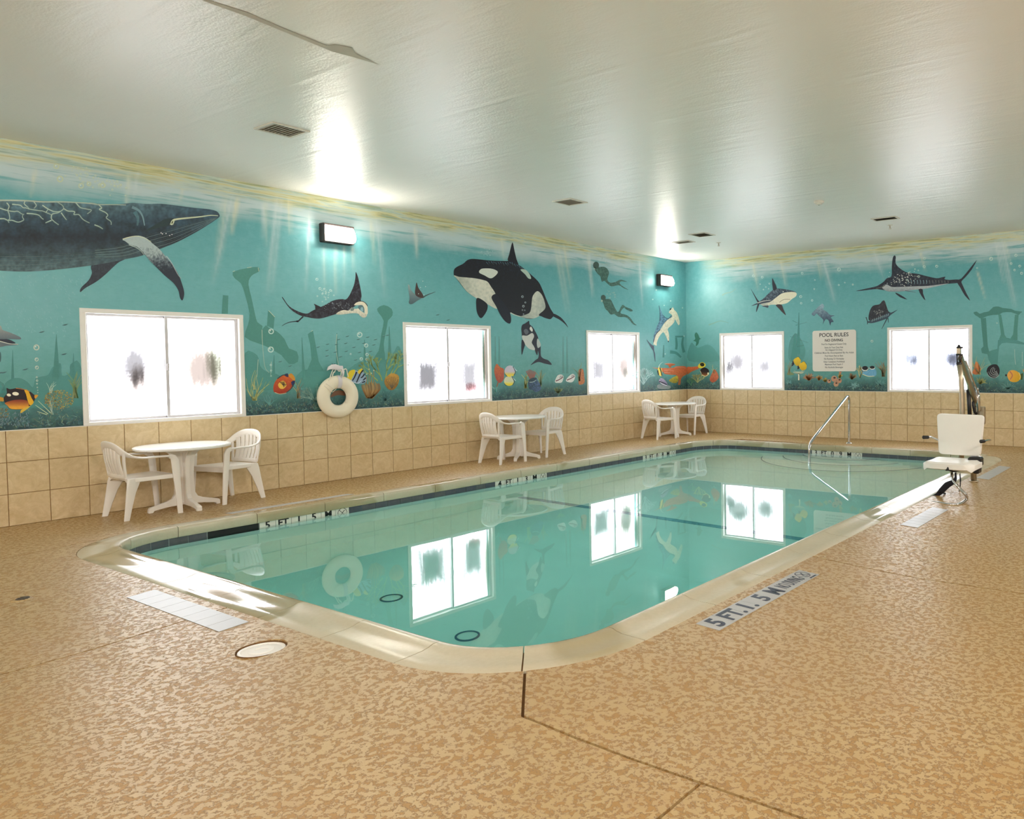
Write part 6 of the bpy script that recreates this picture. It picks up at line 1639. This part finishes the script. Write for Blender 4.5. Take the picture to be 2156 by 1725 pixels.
# ---- reef: corals, weeds and fish along the foot of the left wall
def pebbles(wall, spans, n, seed):
    """loose brushwork of weed and gravel at the foot of the mural"""
    p_ = Paint(wall, 0.0018); r = random.Random(seed)
    for i in range(n):
        a, b = r.choice(spans); s_ = r.uniform(a, b)
        z = HT+0.02+abs(r.gauss(0, 0.085)); 
        if wall is wall_left: q = Vector((0, s_, z))
        else: q = Vector((s_, 0, z))
        L_ = r.uniform(0.02, 0.06); ang = r.gauss(math.pi/2, 0.7) if z > HT+0.06 else r.uniform(0, math.pi)
        col = r.choice(((96, 132, 136), (74, 112, 116), (120, 150, 140), (104, 118, 84), (70, 92, 110), (140, 150, 112), (110, 84, 66), (60, 96, 88)))
        d = Vector((0, math.cos(ang), math.sin(ang))) if wall is wall_left else Vector((math.cos(ang), 0, math.sin(ang)))
        side = Vector((0, -d.z, d.y)) if wall is wall_left else Vector((-d.z, 0, d.x)); nrm = Vector((1, 0, 0)) if wall is wall_left else Vector((0, -1, 0))
        w_ = r.uniform(0.002, 0.005); bend = side*r.uniform(-0.015, 0.015); o_ = nrm*(0.0018+0.0000015*i)
        k = len(p_.v)
        for t, ww in ((0, 1), (0.5, 0.8), (1, 0.25)):
            c0 = q+d*L_*t+bend*t*t+o_
            p_.v += [c0+side*w_*ww, c0-side*w_*ww]; p_.c += [pcol(col, 0.75-0.35*t)]*2
        p_.f += [(k, k+1, k+3, k+2), (k+2, k+3, k+5, k+4)]
    o_ = p_.build('painted_weed'); o_['kind'] = 'stuff'; return o_
pebbles(wall_left, [(-12.6, -11.25), (-9.58, -7.38), (-9.58, -7.38), (-5.69, -3.39), (-1.72, -0.02)], 1500, 3)
pebbles(wall_back, [(0.02, 0.90), (2.58, 4.85), (6.54, 9.2)], 1100, 5)
def tuft(p_, v_, x, y, n, ln, spread, cols, w=1.4, a=0.9, lay=2):
    for i in range(n):
        A = math.pi/2+rnd.uniform(-spread, spread); L_ = ln*rnd.uniform(0.5, 1.0); b = rnd.uniform(-0.35, 0.35)
        p_.stroke(v_([(x+rnd.uniform(-1, 1)*ln*0.1, y), (x+L_*0.5*math.cos(A), y-L_*0.5*math.sin(A)), (x+L_*math.cos(A+b), y-L_*math.sin(A+b))]), w, w*0.4, rnd.choice(cols), a, a*0.8, lay, 3)
YEL = ((170, 168, 92), (196, 190, 120), (150, 160, 90)); PALE = ((176, 200, 186), (150, 184, 176), (196, 210, 190)); TEAL = ((96, 150, 150), (120, 168, 164))
pa = Paint(wall_left)
tuft(pa, vK, 800, 1110, 6, 200, 0.5, PALE, 1.6); tuft(pa, vK, 1190, 1190, 12, 480, 0.2, ((140, 150, 60), (120, 146, 70), (150, 140, 70)), 3.0, 0.75); tuft(pa, vK, 820, 1450, 6, 330, 0.25, PALE, 1.5)
for (a, b) in (((600, 1230), (830, 1450)), ((560, 1300), (760, 1440)), ((590, 1400), (740, 1450))): pa.stroke(vK([a, b]), 1.0, 2.0, (190, 200, 160), 0.8, 0.8, 2, 1)
for i in range(420):
    A, q = rnd.uniform(0, 6.28), math.sqrt(rnd.random()); x, y = 930+225*q*math.cos(A), 1215+152*q*math.sin(A)
    pa.stroke(vK([(x, y), (x+14*math.cos(A), y+12*math.sin(A))]), 1.5, 1.0, rnd.choice(((196, 168, 52), (170, 140, 40), (160, 110, 40), (206, 184, 80), (120, 108, 44))), 0.95, 0.9, 3, 1)
pa.build('painted_coral', 'painted round yellow coral with grasses')
pa = Paint(wall_left)
for i in range(160):
    x, y = rnd.uniform(-200, 460), rnd.uniform(1430, 1640); pa.stroke(vK([(x, y), (x+rnd.uniform(-16, 26), y-rnd.uniform(15, 40))]), 1.4, 0.8, rnd.choice(((120, 134, 152), (96, 112, 130), (140, 150, 160))), 0.8, 0.6, 2, 1)
for i in range(60): x, y = rnd.uniform(-150, 130), rnd.uniform(1360, 1500); pa.stroke(vK([(x, y), (x+20, y-14)]), 1.8, 1.0, rnd.choice(((160, 130, 40), (110, 80, 40))), 0.9, 0.8, 3, 1)
pa.build('painted_coral', 'painted grey-blue coral bed')
pa = Paint(wall_left)
pa.fill(vK([(-120, 1150), (0, 1170), (60, 1190), (55, 1240), (0, 1240), (-120, 1260)]), (190, 140, 50), 1, 3)
pa.fill(vK([(103, 1028), (160, 1048), (290, 1028), (400, 1055), (480, 1088), (545, 1138), (602, 1142), (562, 1192), (530, 1252), (480, 1312), (400, 1360), (180, 1366), (112, 1305), (70, 1245), (58, 1182), (108, 1112)]), (34, 20, 26), 2, 3)
pa.fill(vK([(80, 1262), (250, 1215), (420, 1225), (455, 1310), (400, 1356), (185, 1362), (115, 1305)]), (200, 110, 34), 3, 3, 1, lambda u, v, x, y: mixc((120, 40, 26), (224, 160, 50), v*1.3), 2)
pa.fill(vK([(385, 1060), (442, 1068), (500, 1190), (532, 1255), (480, 1305), (440, 1240), (412, 1130)]), (224, 170, 30), 4, 3); pa.fill(vK([(545, 1140), (606, 1142), (556, 1200)]), (206, 146, 40), 4, 2); pa.fill(vK([(340, 1372), (480, 1310), (440, 1352), (385, 1392), (325, 1428)]), (206, 176, 66), 4, 3)
pa.ell(*vK([(140, 1140)])[0], 4.6, 3.0, (236, 230, 206), 5, 1, 0.2); pa.ell(*vK([(246, 1120)])[0], 7.0, 3.8, (236, 230, 206), 5, 1, 0.1); pa.stroke(vK([(250, 1032), (380, 1052), (470, 1085)]), 1.4, 1.0, (196, 120, 60), 1, 1, 5)
pa.build('painted_fish', 'painted black and orange fish with two white spots')
pa = Paint(wall_left)
tuft(pa, vC, 240, 620, 14, 230, 0.7, YEL, 1.8); tuft(pa, vC, 230, 520, 3, 280, 0.2, YEL, 1.6); tuft(pa, vC, 380, 660, 12, 110, 0.9, TEAL, 1.2); tuft(pa, vC, 640, 600, 10, 190, 0.25, ((150, 110, 60), (196, 190, 130), (120, 90, 60)), 1.6)
for i in range(40): A = rnd.uniform(0.2, 2.9); pa.tree(*vC([(790, 620)])[0], A, 12, 1.5, rnd.choice(((176, 196, 178), (140, 172, 160), (110, 150, 146))), 3, 2, 0.5, 0.8) if i < 16 else None
pa.build('painted_coral', 'painted pale branching coral and grasses')
pa = Paint(wall_left)
pa.fill(vC([(412, 520), (418, 470), (450, 420), (500, 390), (545, 388), (578, 425), (602, 460), (572, 512), (530, 546), (470, 557), (425, 547)]), (186, 66, 28), 2, 4, 1, lambda u, v, x, y: mixc((206, 96, 36), (150, 40, 20), v*0.9+nz(x, y, .4)*.3), 2)
pa.fill(vC([(548, 392), (575, 372), (608, 412), (604, 446), (580, 425)]), (206, 140, 40), 3, 3); pa.fill(vC([(508, 388), (542, 372), (548, 408)]), (34, 40, 90), 3, 2); pa.fill(vC([(572, 452), (610, 438), (592, 492)]), (34, 40, 90), 3, 2)
pa.fill(vC([(455, 470), (500, 438), (532, 478), (505, 512), (470, 508)]), (222, 180, 70), 3, 3)
for k in range(4): pa.stroke(vC([(470+k*16-k*k, 448+k*-3+14*k*0.2), (500+k*4, 470+k*-4+10), (508+k*8, 500-k*8)]), 1.4, 1.0, (30, 22, 30), 1, 1, 4)
pa.stroke(vC([(450, 420), (500, 388), (545, 388)]), 2.2, 1.4, (40, 26, 40), 0.9, 0.9, 4); pa.stroke(vC([(602, 460), (572, 512), (530, 546)]), 2.0, 1.4, (40, 26, 34), 0.9, 0.9, 4); pa.stroke(vC([(425, 545), (470, 560), (530, 552)]), 1.2, 0.8, (226, 196, 150), 0.9, 0.9, 4)
pa.build('painted_fish', 'painted red-orange fish with a striped yellow flank')
pa = Paint(wall_left)
pa.fill(vC([(1085, 400), (1108, 352), (1150, 342), (1190, 352), (1212, 328), (1240, 380), (1260, 432), (1240, 462), (1190, 468), (1140, 456), (1100, 442)]), (146, 170, 194), 2, 3)
pa.fill(vC([(1082, 402), (1106, 350), (1152, 340), (1150, 372), (1128, 412), (1112, 448), (1090, 432)]), (222, 196, 40), 3, 3); pa.fill(vC([(1176, 358), (1212, 326), (1224, 346), (1200, 382)]), (226, 196, 50), 3, 2)
for q in ([(1168, 360), (1150, 405), (1130, 438)], [(1198, 382), (1180, 425), (1166, 456)], [(1226, 344), (1208, 366), (1198, 384)], [(1240, 378), (1220, 405), (1205, 412)], [(1252, 412), (1226, 436)], [(1246, 446), (1216, 456)]): pa.stroke(vC(q), 3.2, 2.0, (18, 22, 34), 1, 1, 4)
pa.stroke(vC([(1140, 452), (1180, 462), (1210, 440)]), 2.0, 1.0, (206, 222, 236), 0.9, 0.9, 5)
pa.build('painted_fish', 'painted blue and black striped fish with yellow fins')
pa = Paint(wall_left)
for (x, y, A) in ((1400, 440, 1.9), (1430, 420, 1.4), (1470, 400, 1.2), (1390, 400, 2.3), (1360, 440, 2.4), (1500, 380, 1.0)): pa.tree(*vC([(x, y)])[0], A, 17, 2.6, (154, 172, 92), 4, 2, 0.55, 0.95)
pa.fill(vC([(1418, 440), (1468, 378), (1512, 374), (1552, 400), (1545, 470), (1502, 522), (1450, 512)]), (164, 120, 46), 4, 3, 1, lambda u, v, x, y: mixc((196, 150, 66), (110, 78, 30), v*0.8+nz(x*2, y*.3, .5)*.5), 2)
for k in range(7): pa.stroke(vC([(1488, 512), (1440+k*16, 430-abs(k-3)*-4), (1436+k*17, 400+abs(k-3)*8)]), 1.0, 0.8, (104, 70, 26), 0.8, 0.7, 5)
for i in range(15): x = 1215+i*11; pa.stroke(vC([(1285+(i-7)*3, 600), (x+10, 520), (x, 455+abs(i-8)*6-rnd.uniform(0, 30))]), 2.6, 1.8, rnd.choice(((160, 120, 62), (140, 98, 50), (176, 140, 84))), 0.95, 0.95, 3)
for x in (1258, 1280, 1300, 1322): pa.stroke(vC([(x, 480), (x+2, 350+rnd.uniform(-20, 60))]), 2.0, 1.4, (150, 120, 70), 0.9, 0.9, 3, 1); pa.ell(*vC([(x+2, 350+rnd.uniform(-20, 60))])[0], 1.3, 1.3, (216, 206, 170), 4)
tuft(pa, vC, 1430, 620, 26, 120, 1.3, ((64, 106, 110), (84, 128, 126), (50, 84, 92)), 1.2); pa.fill(vC([(1190, 460), (1240, 470), (1225, 520), (1190, 520)]), (70, 140, 140), 2, 3, 0.6)
pa.fill(vC([(930, 590), (960, 540), (1010, 525), (1060, 540), (1070, 575), (1000, 570)]), (130, 78, 46), 2, 3, 0.9); tuft(pa, vC, 1000, 650, 20, 90, 1.2, ((70, 110, 110), (60, 96, 90)), 1.2)
pa.build('painted_coral', 'painted green branching coral with a brown shell coral')
pa = Paint(wall_left)
pa.fill(vM([(58, 400), (110, 268), (180, 340), (262, 380), (268, 470), (262, 600), (192, 682), (120, 642), (78, 540)]), (186, 98, 56), 1, 3, 1, lambda u, v, x, y: mixc((196, 106, 56), (160, 72, 60), v+nz(x, y, .6)*.9), 1.4)
pa.stroke(vM([(150, 640), (110, 780)]), 3, 1.6, (150, 84, 46), 0.9, 0.9, 1, 1)
tuft(pa, vM, 90, 880, 8, 160, 0.7, ((110, 170, 160), (140, 190, 180)), 1.4); tuft(pa, vM, 740, 800, 9, 330, 0.25, YEL, 2.4); tuft(pa, vM, 1050, 760, 10, 400, 0.25, ((170, 150, 80), (150, 110, 60), (150, 170, 130)), 2.0)
for i in range(9): pa.stroke(vM([(870+(i-4)*8, 600), (860+(i-4)*22, 480), (850+(i-4)*26, 390+abs(i-3)*12)]), 2.0, 1.6, (150, 96, 84), 0.9, 0.9, 2)
pa.fill(vM([(800, 620), (960, 568), (985, 620), (1055, 720), (1055, 830), (960, 880), (880, 835), (812, 810)]), (52, 74, 108), 3, 3, 1, lambda u, v, x, y: mixc((40, 66, 84), (84, 110, 160), u*.6+nz(x, y, .7)), 1.3); pa.ell(*vM([(885, 612)])[0], 7.6, 3.6, (38, 66, 76), 4, 1, -0.35); pa.stroke(vM([(820, 670), (900, 660), (965, 622)]), 1.2, 1.0, (176, 196, 196), 0.9, 0.9, 5)
pa.fill(vM([(1885, 700), (1880, 560), (1892, 400), (1975, 385), (2002, 540), (2008, 680), (1925, 722)]), (190, 110, 56), 2, 3, 1, lambda u, v, x, y: mixc((196, 120, 62), (150, 84, 46), nz(x, y, .6)+.3), 1.4); tuft(pa, vM, 1900, 640, 9, 420, 0.22, ((140, 160, 110), (120, 160, 140)), 1.6)
tuft(pa, vM, 1440, 900, 24, 170, 1.0, ((130, 136, 70), (150, 150, 84), (90, 110, 70)), 2.0)
pa.build('painted_coral', 'painted orange leaf coral, blue jar and sponges')
for (cx, cy, r0, lb) in ((400, 430, 118, 'painted white and yellow angelfish, upper of two'), (380, 640, 112, 'painted pale yellow angelfish, lower of two')):
    pa = Paint(wall_left)
    pts = [(cx+r0*math.cos(a)*1.0, cy+r0*math.sin(a)*(1.05 if cy < 500 else 0.95)) for a in [2*math.pi*i/14 for i in range(14)]]
    pa.fill(vM(pts), (206, 196, 206), 1 if cy > 500 else 3, 3, 1, lambda u, v, x, y, c=cy: mixc((196, 186, 200) if c < 500 else (206, 206, 176), (232, 206, 40), (v-0.55)*3.0), 1.4)
    pa.stroke(vM([(cx+40, cy-r0), (cx+r0*.8, cy-r0*.5), (cx+r0*1.1, cy-20), (cx+r0*1.3, cy-10)]), 2.0, 1.6, (190, 216, 226), 0.9, 0.8, 5); pa.stroke(vM([(cx+r0*.5, cy-r0*.9), (cx+r0*.98, cy+10), (cx+r0*.7, cy+r0*.75)]), 1.6, 1.4, (28, 34, 46), 0.85, 0.85, 5)
    pa.stroke(vM([(cx-r0*.95, cy+r0*.5), (cx-r0*.5, cy+r0*1.0)]), 1.4, 1.2, (30, 40, 40), 0.7, 0.7, 5, 1)
    pa.build('painted_fish', lb)
for pts, lb in (([(1368, 662), (1420, 530), (1500, 500), (1555, 540), (1525, 662), (1450, 682)], 'painted small white fish, left of a pair'), ([(1608, 642), (1650, 560), (1742, 488), (1805, 520), (1785, 622), (1720, 672)], 'painted small white fish, right of a pair')):
    pa = Paint(wall_left); pa.fill(vM(pts), (214, 216, 214), 2, 3); x0, y0 = pts[0]; x1, y1 = pts[3]
    pa.stroke(vM([(x0+20, y0-20), ((x0+x1)/2, (y0+y1)/2+10), (x1-10, y1+20)]), 2.2, 1.4, (110, 50, 60), 1, 1, 3)
    for k in range(3): pa.stroke(vM([(x1-60+k*22, y1-14), (x1-80+k*26, y1+40)]), 1.0, 0.8, (90, 50, 66), 0.9, 0.9, 3, 1)
    pa.build('painted_fish', lb)
# reef at the room corner, left wall part
pa = Paint(wall_left)
for i in range(22): pa.tree(*vF2([(170, 840)])[0], rnd.uniform(0.75, 2.1), 11, 1.5, (184, 214, 214), 4, 1, 0.55, 0.8) if i < 9 else None
pa.build('painted_coral', 'painted white fan coral')
pa = Paint(wall_left)
oc = lambda u, v, x, y: mixc((206, 110, 70), (150, 90, 48), v*.9+nz(x, y*2, .5)*.6)
pa.fill(vF2([(395, 410), (560, 422), (700, 420), (820, 425), (960, 405), (1000, 380), (1150, 372), (1258, 402), (1258, 580), (1205, 610), (1130, 690), (1105, 835), (1050, 835), (1062, 700), (1000, 602), (880, 592), (720, 572), (680, 532), (560, 452)]), (190, 104, 62), 1, 3, 1, oc, 1.3); pa.fill(vF2([(700, 320), (800, 300), (962, 312), (965, 345), (885, 370), (875, 405), (822, 405), (800, 352)]), (196, 122, 84), 1, 3, 1, oc, 1.3)
for q in ([(700, 480), (850, 470), (950, 500)], [(700, 530), (860, 545)], [(960, 400), (1100, 395), (1240, 420)], [(720, 318), (850, 305), (960, 318)]): pa.stroke(vF2(q), 1.3, 0.8, (226, 150, 120), 0.9, 0.7, 2)
pa.fill(vF2([(820, 740), (870, 690), (960, 640), (1040, 620), (1050, 740), (1000, 800), (900, 790)]), (176, 160, 50), 2, 3, 1, lambda u, v, x, y: mixc((196, 176, 60), (130, 120, 40), v+nz(x*2, y*.4, .8)*.8), 1.3)
pa.fill(vF2([(520, 860), (600, 830), (760, 850), (860, 880), (820, 950), (560, 940)]), (146, 140, 140), 1, 3, 0.7)
pa.build('painted_coral', 'painted orange table coral by the room corner')
pa = Paint(wall_left); pa.fill(vF2([(540, 480), (560, 398), (622, 420), (645, 470), (642, 612), (602, 622), (560, 580)]), (232, 208, 90), 3, 2); pa.stroke(vF2([(535, 480), (560, 600)]), 2.6, 2.2, (26, 28, 34), 1, 1, 4, 1); pa.stroke(vF2([(590, 410), (625, 520), (640, 612)]), 2.4, 2.0, (26, 28, 34), 1, 1, 4); pa.stroke(vF2([(560, 400), (600, 320), (670, 265)]), 1.6, 0.6, (206, 226, 220), 0.9, 0.6, 4); pa.build('painted_fish', 'painted yellow and black banner fish')
pa = Paint(wall_left); pa.fill(vF2([(560, 770), (600, 680), (680, 692), (762, 780), (785, 858), (700, 862), (620, 812)]), (140, 130, 160), 3, 3, 1, lambda u, v, x, y: mixc((170, 160, 186), (96, 90, 120), v+nz(x, y, .9)*.6), 1.3); pa.stroke(vF2([(570, 760), (660, 790), (770, 840)]), 2.6, 1.6, (30, 30, 44), 1, 1, 4); pa.stroke(vF2([(600, 790), (700, 845), (770, 862)]), 1.2, 1.0, (226, 226, 230), 0.9, 0.9, 5); pa.build('painted_fish', 'painted mauve fish by the coral')
# right of the corner
pa = Paint(wall_back); pa.fill(vF2([(1268, 402), (1400, 395), (1560, 380), (1565, 440), (1400, 505), (1268, 585)]), (186, 116, 54), 1, 3, 1, oc, 1.3); 
for i in range(5): pa.tree(*vF2([(1540, 790)])[0], rnd.uniform(0.8, 2.4), 6, 1.8, (186, 190, 128), 4, 2, 0.6, 0.95)
for i in range(4): pa.tree(*vF2([(1380, 860)])[0], rnd.uniform(0.8, 2.4), 5, 1.5, (96, 146, 110), 4, 2, 0.6, 0.9)
pa.fill(vF2([(1848, 690), (1900, 560), (1968, 455), (2050, 560), (2066, 680), (1955, 785), (1880, 765)]), (196, 108, 74), 2, 3, 1, lambda u, v, x, y: mixc((206, 120, 80), (160, 76, 50), v*.7+nz(x, y, .7)*.7), 1.3); tuft(pa, vF2, 1960, 560, 6, 240, 0.5, ((190, 186, 130),), 1.2); tuft(pa, vF2, 1930, 840, 10, 110, 1.2, TEAL, 1.3)
pa.build('painted_coral', 'painted red sponge and coral left of the far window')
pa = Paint(wall_back); pa.fill(vF2([(1555, 352), (1640, 275), (1722, 300), (1745, 350), (1722, 385), (1640, 425), (1565, 412)]), (226, 206, 60), 3, 3); pa.fill(vF2([(1600, 320), (1660, 285), (1712, 320), (1700, 370), (1640, 380)]), (36, 30, 22), 4, 3); pa.build('painted_fish', 'painted yellow and black fish, upper of two')
pa = Paint(wall_back); pa.fill(vF2([(1605, 482), (1690, 408), (1782, 430), (1832, 490), (1822, 572), (1740, 625), (1650, 582)]), (40, 28, 24), 3, 3, 1, lambda u, v, x, y: mixc((34, 26, 28), (196, 120, 60), (v-0.45)*1.6), 1.3); pa.stroke(vF2([(1650, 590), (1740, 628), (1822, 572)]), 1.5, 1.5, (236, 220, 170), 1, 1, 4); pa.ell(*vF2([(1808, 560)])[0], 1.8, 2.4, (236, 226, 190), 5); pa.stroke(vF2([(1605, 490), (1640, 570)]), 1.2, 1.0, (220, 206, 170), 0.9, 0.9, 5, 1); pa.build('painted_fish', 'painted black and orange fish, lower of two')
for pts, tl, lb in (([(285, 185), (330, 130), (385, 108), (432, 172), (405, 258), (340, 285)], [(270, 182), (304, 252), (246, 296)], 'painted yellow fish, upper of two'), ([(388, 262), (440, 225), (498, 198), (545, 262), (535, 350), (450, 374), (402, 312)], [(378, 258), (414, 322), (366, 356)], 'painted yellow fish, lower of two')):
    pa = Paint(wall_back); pa.fill(vJ(tl), (24, 34, 50), 2, 2); pa.fill(vJ(pts), (222, 184, 24), 3, 3, 1, lambda u, v, x, y: mixc((232, 196, 30), (186, 146, 20), v*.8), 1.3); pa.stroke(vJ([pts[1], pts[2], pts[3]]), 0.9, 0.8, (80, 60, 20), 0.8, 0.8, 4); pa.build('painted_fish', lb)
pa = Paint(wall_back)
pa.stroke(vJ([(390, 570), (392, 480), (380, 430)]), 3.0, 2.0, (222, 216, 190), 1, 1, 2)
for i in range(9): pa.stroke(vJ([(390, 440), (390+(i-4)*22, 405+abs(i-4)*4), (390+(i-4)*26, 380+rnd.uniform(-20, 20))]), 1.6, 0.8, (206, 206, 176), 0.9, 0.8, 2)
pa.fill(vJ([(160, 440), (200, 400), (260, 420), (300, 460), (180, 470)]), (130, 136, 74), 1, 3, 0.8)
tuft(pa, vJ, 590, 570, 40, 150, 1.1, ((196, 120, 50), (206, 140, 70), (176, 98, 50)), 2.2); tuft(pa, vJ, 790, 570, 26, 110, 0.8, ((206, 150, 50), (196, 120, 50)), 2.2); tuft(pa, vJ, 915, 600, 20, 90, 0.9, ((206, 176, 40), (176, 140, 40)), 2.2); tuft(pa, vJ, 1200, 530, 16, 90, 0.7, ((196, 166, 50),), 2.2); tuft(pa, vJ, 1440, 550, 40, 130, 1.0, ((160, 130, 70), (176, 120, 60), (130, 110, 70)), 2.0)
for x, y, r in ((1090, 540, 60), (1190, 580, 50), (1128, 645, 52), (990, 590, 38), (1215, 415, 22)): pa.ell(*vJ([(x, y)])[0], r/9.4, r/9.4, (186, 140, 112), 3); pa.ell(*vJ([(x+6, y-18)])[0], r/9.4*.42, r/9.4*.3, (60, 36, 34), 4)
pa.stroke(vJ([(1210, 400), (1190, 520)]), 4.5, 3.5, (186, 140, 84), 1, 1, 2, 1)
for i in range(5): pa.tree(*vJ([(1600, 520)])[0], rnd.uniform(1.2, 2.2), 9, 1.8, (206, 196, 140), 3, 2, 0.6, 0.9)
for i in range(70): pa.stroke(vJ([(rnd.gauss(1490, 60), rnd.gauss(670, 30)), (rnd.gauss(1490, 60), rnd.gauss(670, 30))]), 0.6, 0.4, (170, 216, 216), 0.5, 0.5, 3, 1) if i % 3 == 0 else None
tuft(pa, vJ, 2060, 500, 26, 330, 0.4, ((150, 130, 70), (160, 96, 66), (120, 140, 110)), 1.6); tuft(pa, vJ, 2000, 680, 24, 170, 1.2, TEAL, 1.2); tuft(pa, vJ, 190, 660, 14, 120, 1.0, TEAL, 1.4); tuft(pa, vJ, 200, 440, 8, 300, 0.25, ((130, 150, 110), (150, 130, 90)), 1.4)
pa.build('painted_coral', 'painted anemones and brown sponges under the sign')
pa = Paint(wall_back); pa.fill(vJ([(1640, 385), (1760, 375), (1900, 352), (1925, 460), (1860, 500), (1760, 490), (1665, 455)]), (104, 166, 206), 2, 3, 1, lambda u, v, x, y: mixc((96, 158, 196), (130, 184, 214), nz(x, y, .8)+.3), 1.3)
for (x, y, a, b) in ((1700, 330, 60, 42), (1840, 316, 50, 30)): pa.ell(*vJ([(x, y+8)])[0], (a+6)/9.4, (b+6)/9.4, (236, 236, 230), 3); pa.ell(*vJ([(x, y)])[0], a/9.4, b/9.4, (22, 22, 30), 4)
pa.stroke(vJ([(1650, 450), (1760, 492), (1880, 488)]), 1.6, 1.4, (226, 220, 180), 0.9, 0.9, 5); pa.build('painted_fish', 'painted pair of blue fish with black saddles')
pa = Paint(wall_back)
pa.fill(vI([(1402, 565), (1425, 500), (1440, 430), (1465, 408), (1502, 470), (1522, 522), (1500, 572), (1450, 592)]), (206, 126, 72), 2, 3, 1, lambda u, v, x, y: mixc((214, 140, 84), (180, 98, 56), v+nz(x, y, .8)*.6), 1.3); tuft(pa, vI, 1490, 590, 14, 290, 0.6, ((196, 184, 120), (176, 176, 120)), 1.3); tuft(pa, vI, 1510, 720, 34, 110, 1.3, ((150, 146, 66), (170, 166, 90)), 1.8); tuft(pa, vI, 2130, 560, 10, 80, 1.2, ((206, 156, 80),), 2.0)
tuft(pa, vI, 1900, 790, 40, 120, 1.3, ((90, 140, 136), (120, 160, 150)), 1.2); pa.build('painted_coral', 'painted orange and yellow corals right of the last window')
pa = Paint(wall_back); pts = [(1600, 560), (1618, 490), (1680, 450), (1748, 455), (1782, 520), (1770, 600), (1705, 645), (1640, 610)]
pa.fill(vI(pts), (26, 24, 34), 2, 4)
for k in range(5): 
    r = 18+k*17; pa.stroke(vI([(1725-k*7+r*math.cos(a)*1.05, 530+k*5+r*math.sin(a)) for a in [0.6+i*0.5 for i in range(9 if k < 3 else 6)]]), 1.0, 0.7, (196, 196, 196), 0.85, 0.6, 3)
pa.build('painted_shell', 'painted black shell with a white spiral')
pa = Paint(wall_back); pa.fill(vI([(1888, 602), (1920, 540), (1970, 528), (2020, 542), (2066, 582), (2075, 642), (2022, 692), (1930, 684)]), (224, 160, 50), 2, 3, 1, lambda u, v, x, y: mixc((230, 166, 90), (206, 160, 20), u*.8+v*.3), 1.3); pa.stroke(vI([(1925, 545), (1960, 600), (1930, 660)]), 2.6, 2.0, (206, 100, 44), 0.7, 0.7, 3); pa.ell(*vI([(1872, 600)])[0], 2.0, 2.4, (30, 30, 40), 3); pa.fill(vI([(2062, 600), (2110, 570), (2100, 660), (2068, 650)]), (60, 84, 40), 1, 3); pa.stroke(vI([(2050, 560), (2072, 610), (2066, 660)]), 1.8, 1.2, (240, 206, 110), 0.9, 0.9, 4); pa.build('painted_fish', 'painted yellow-orange fish by the right edge')
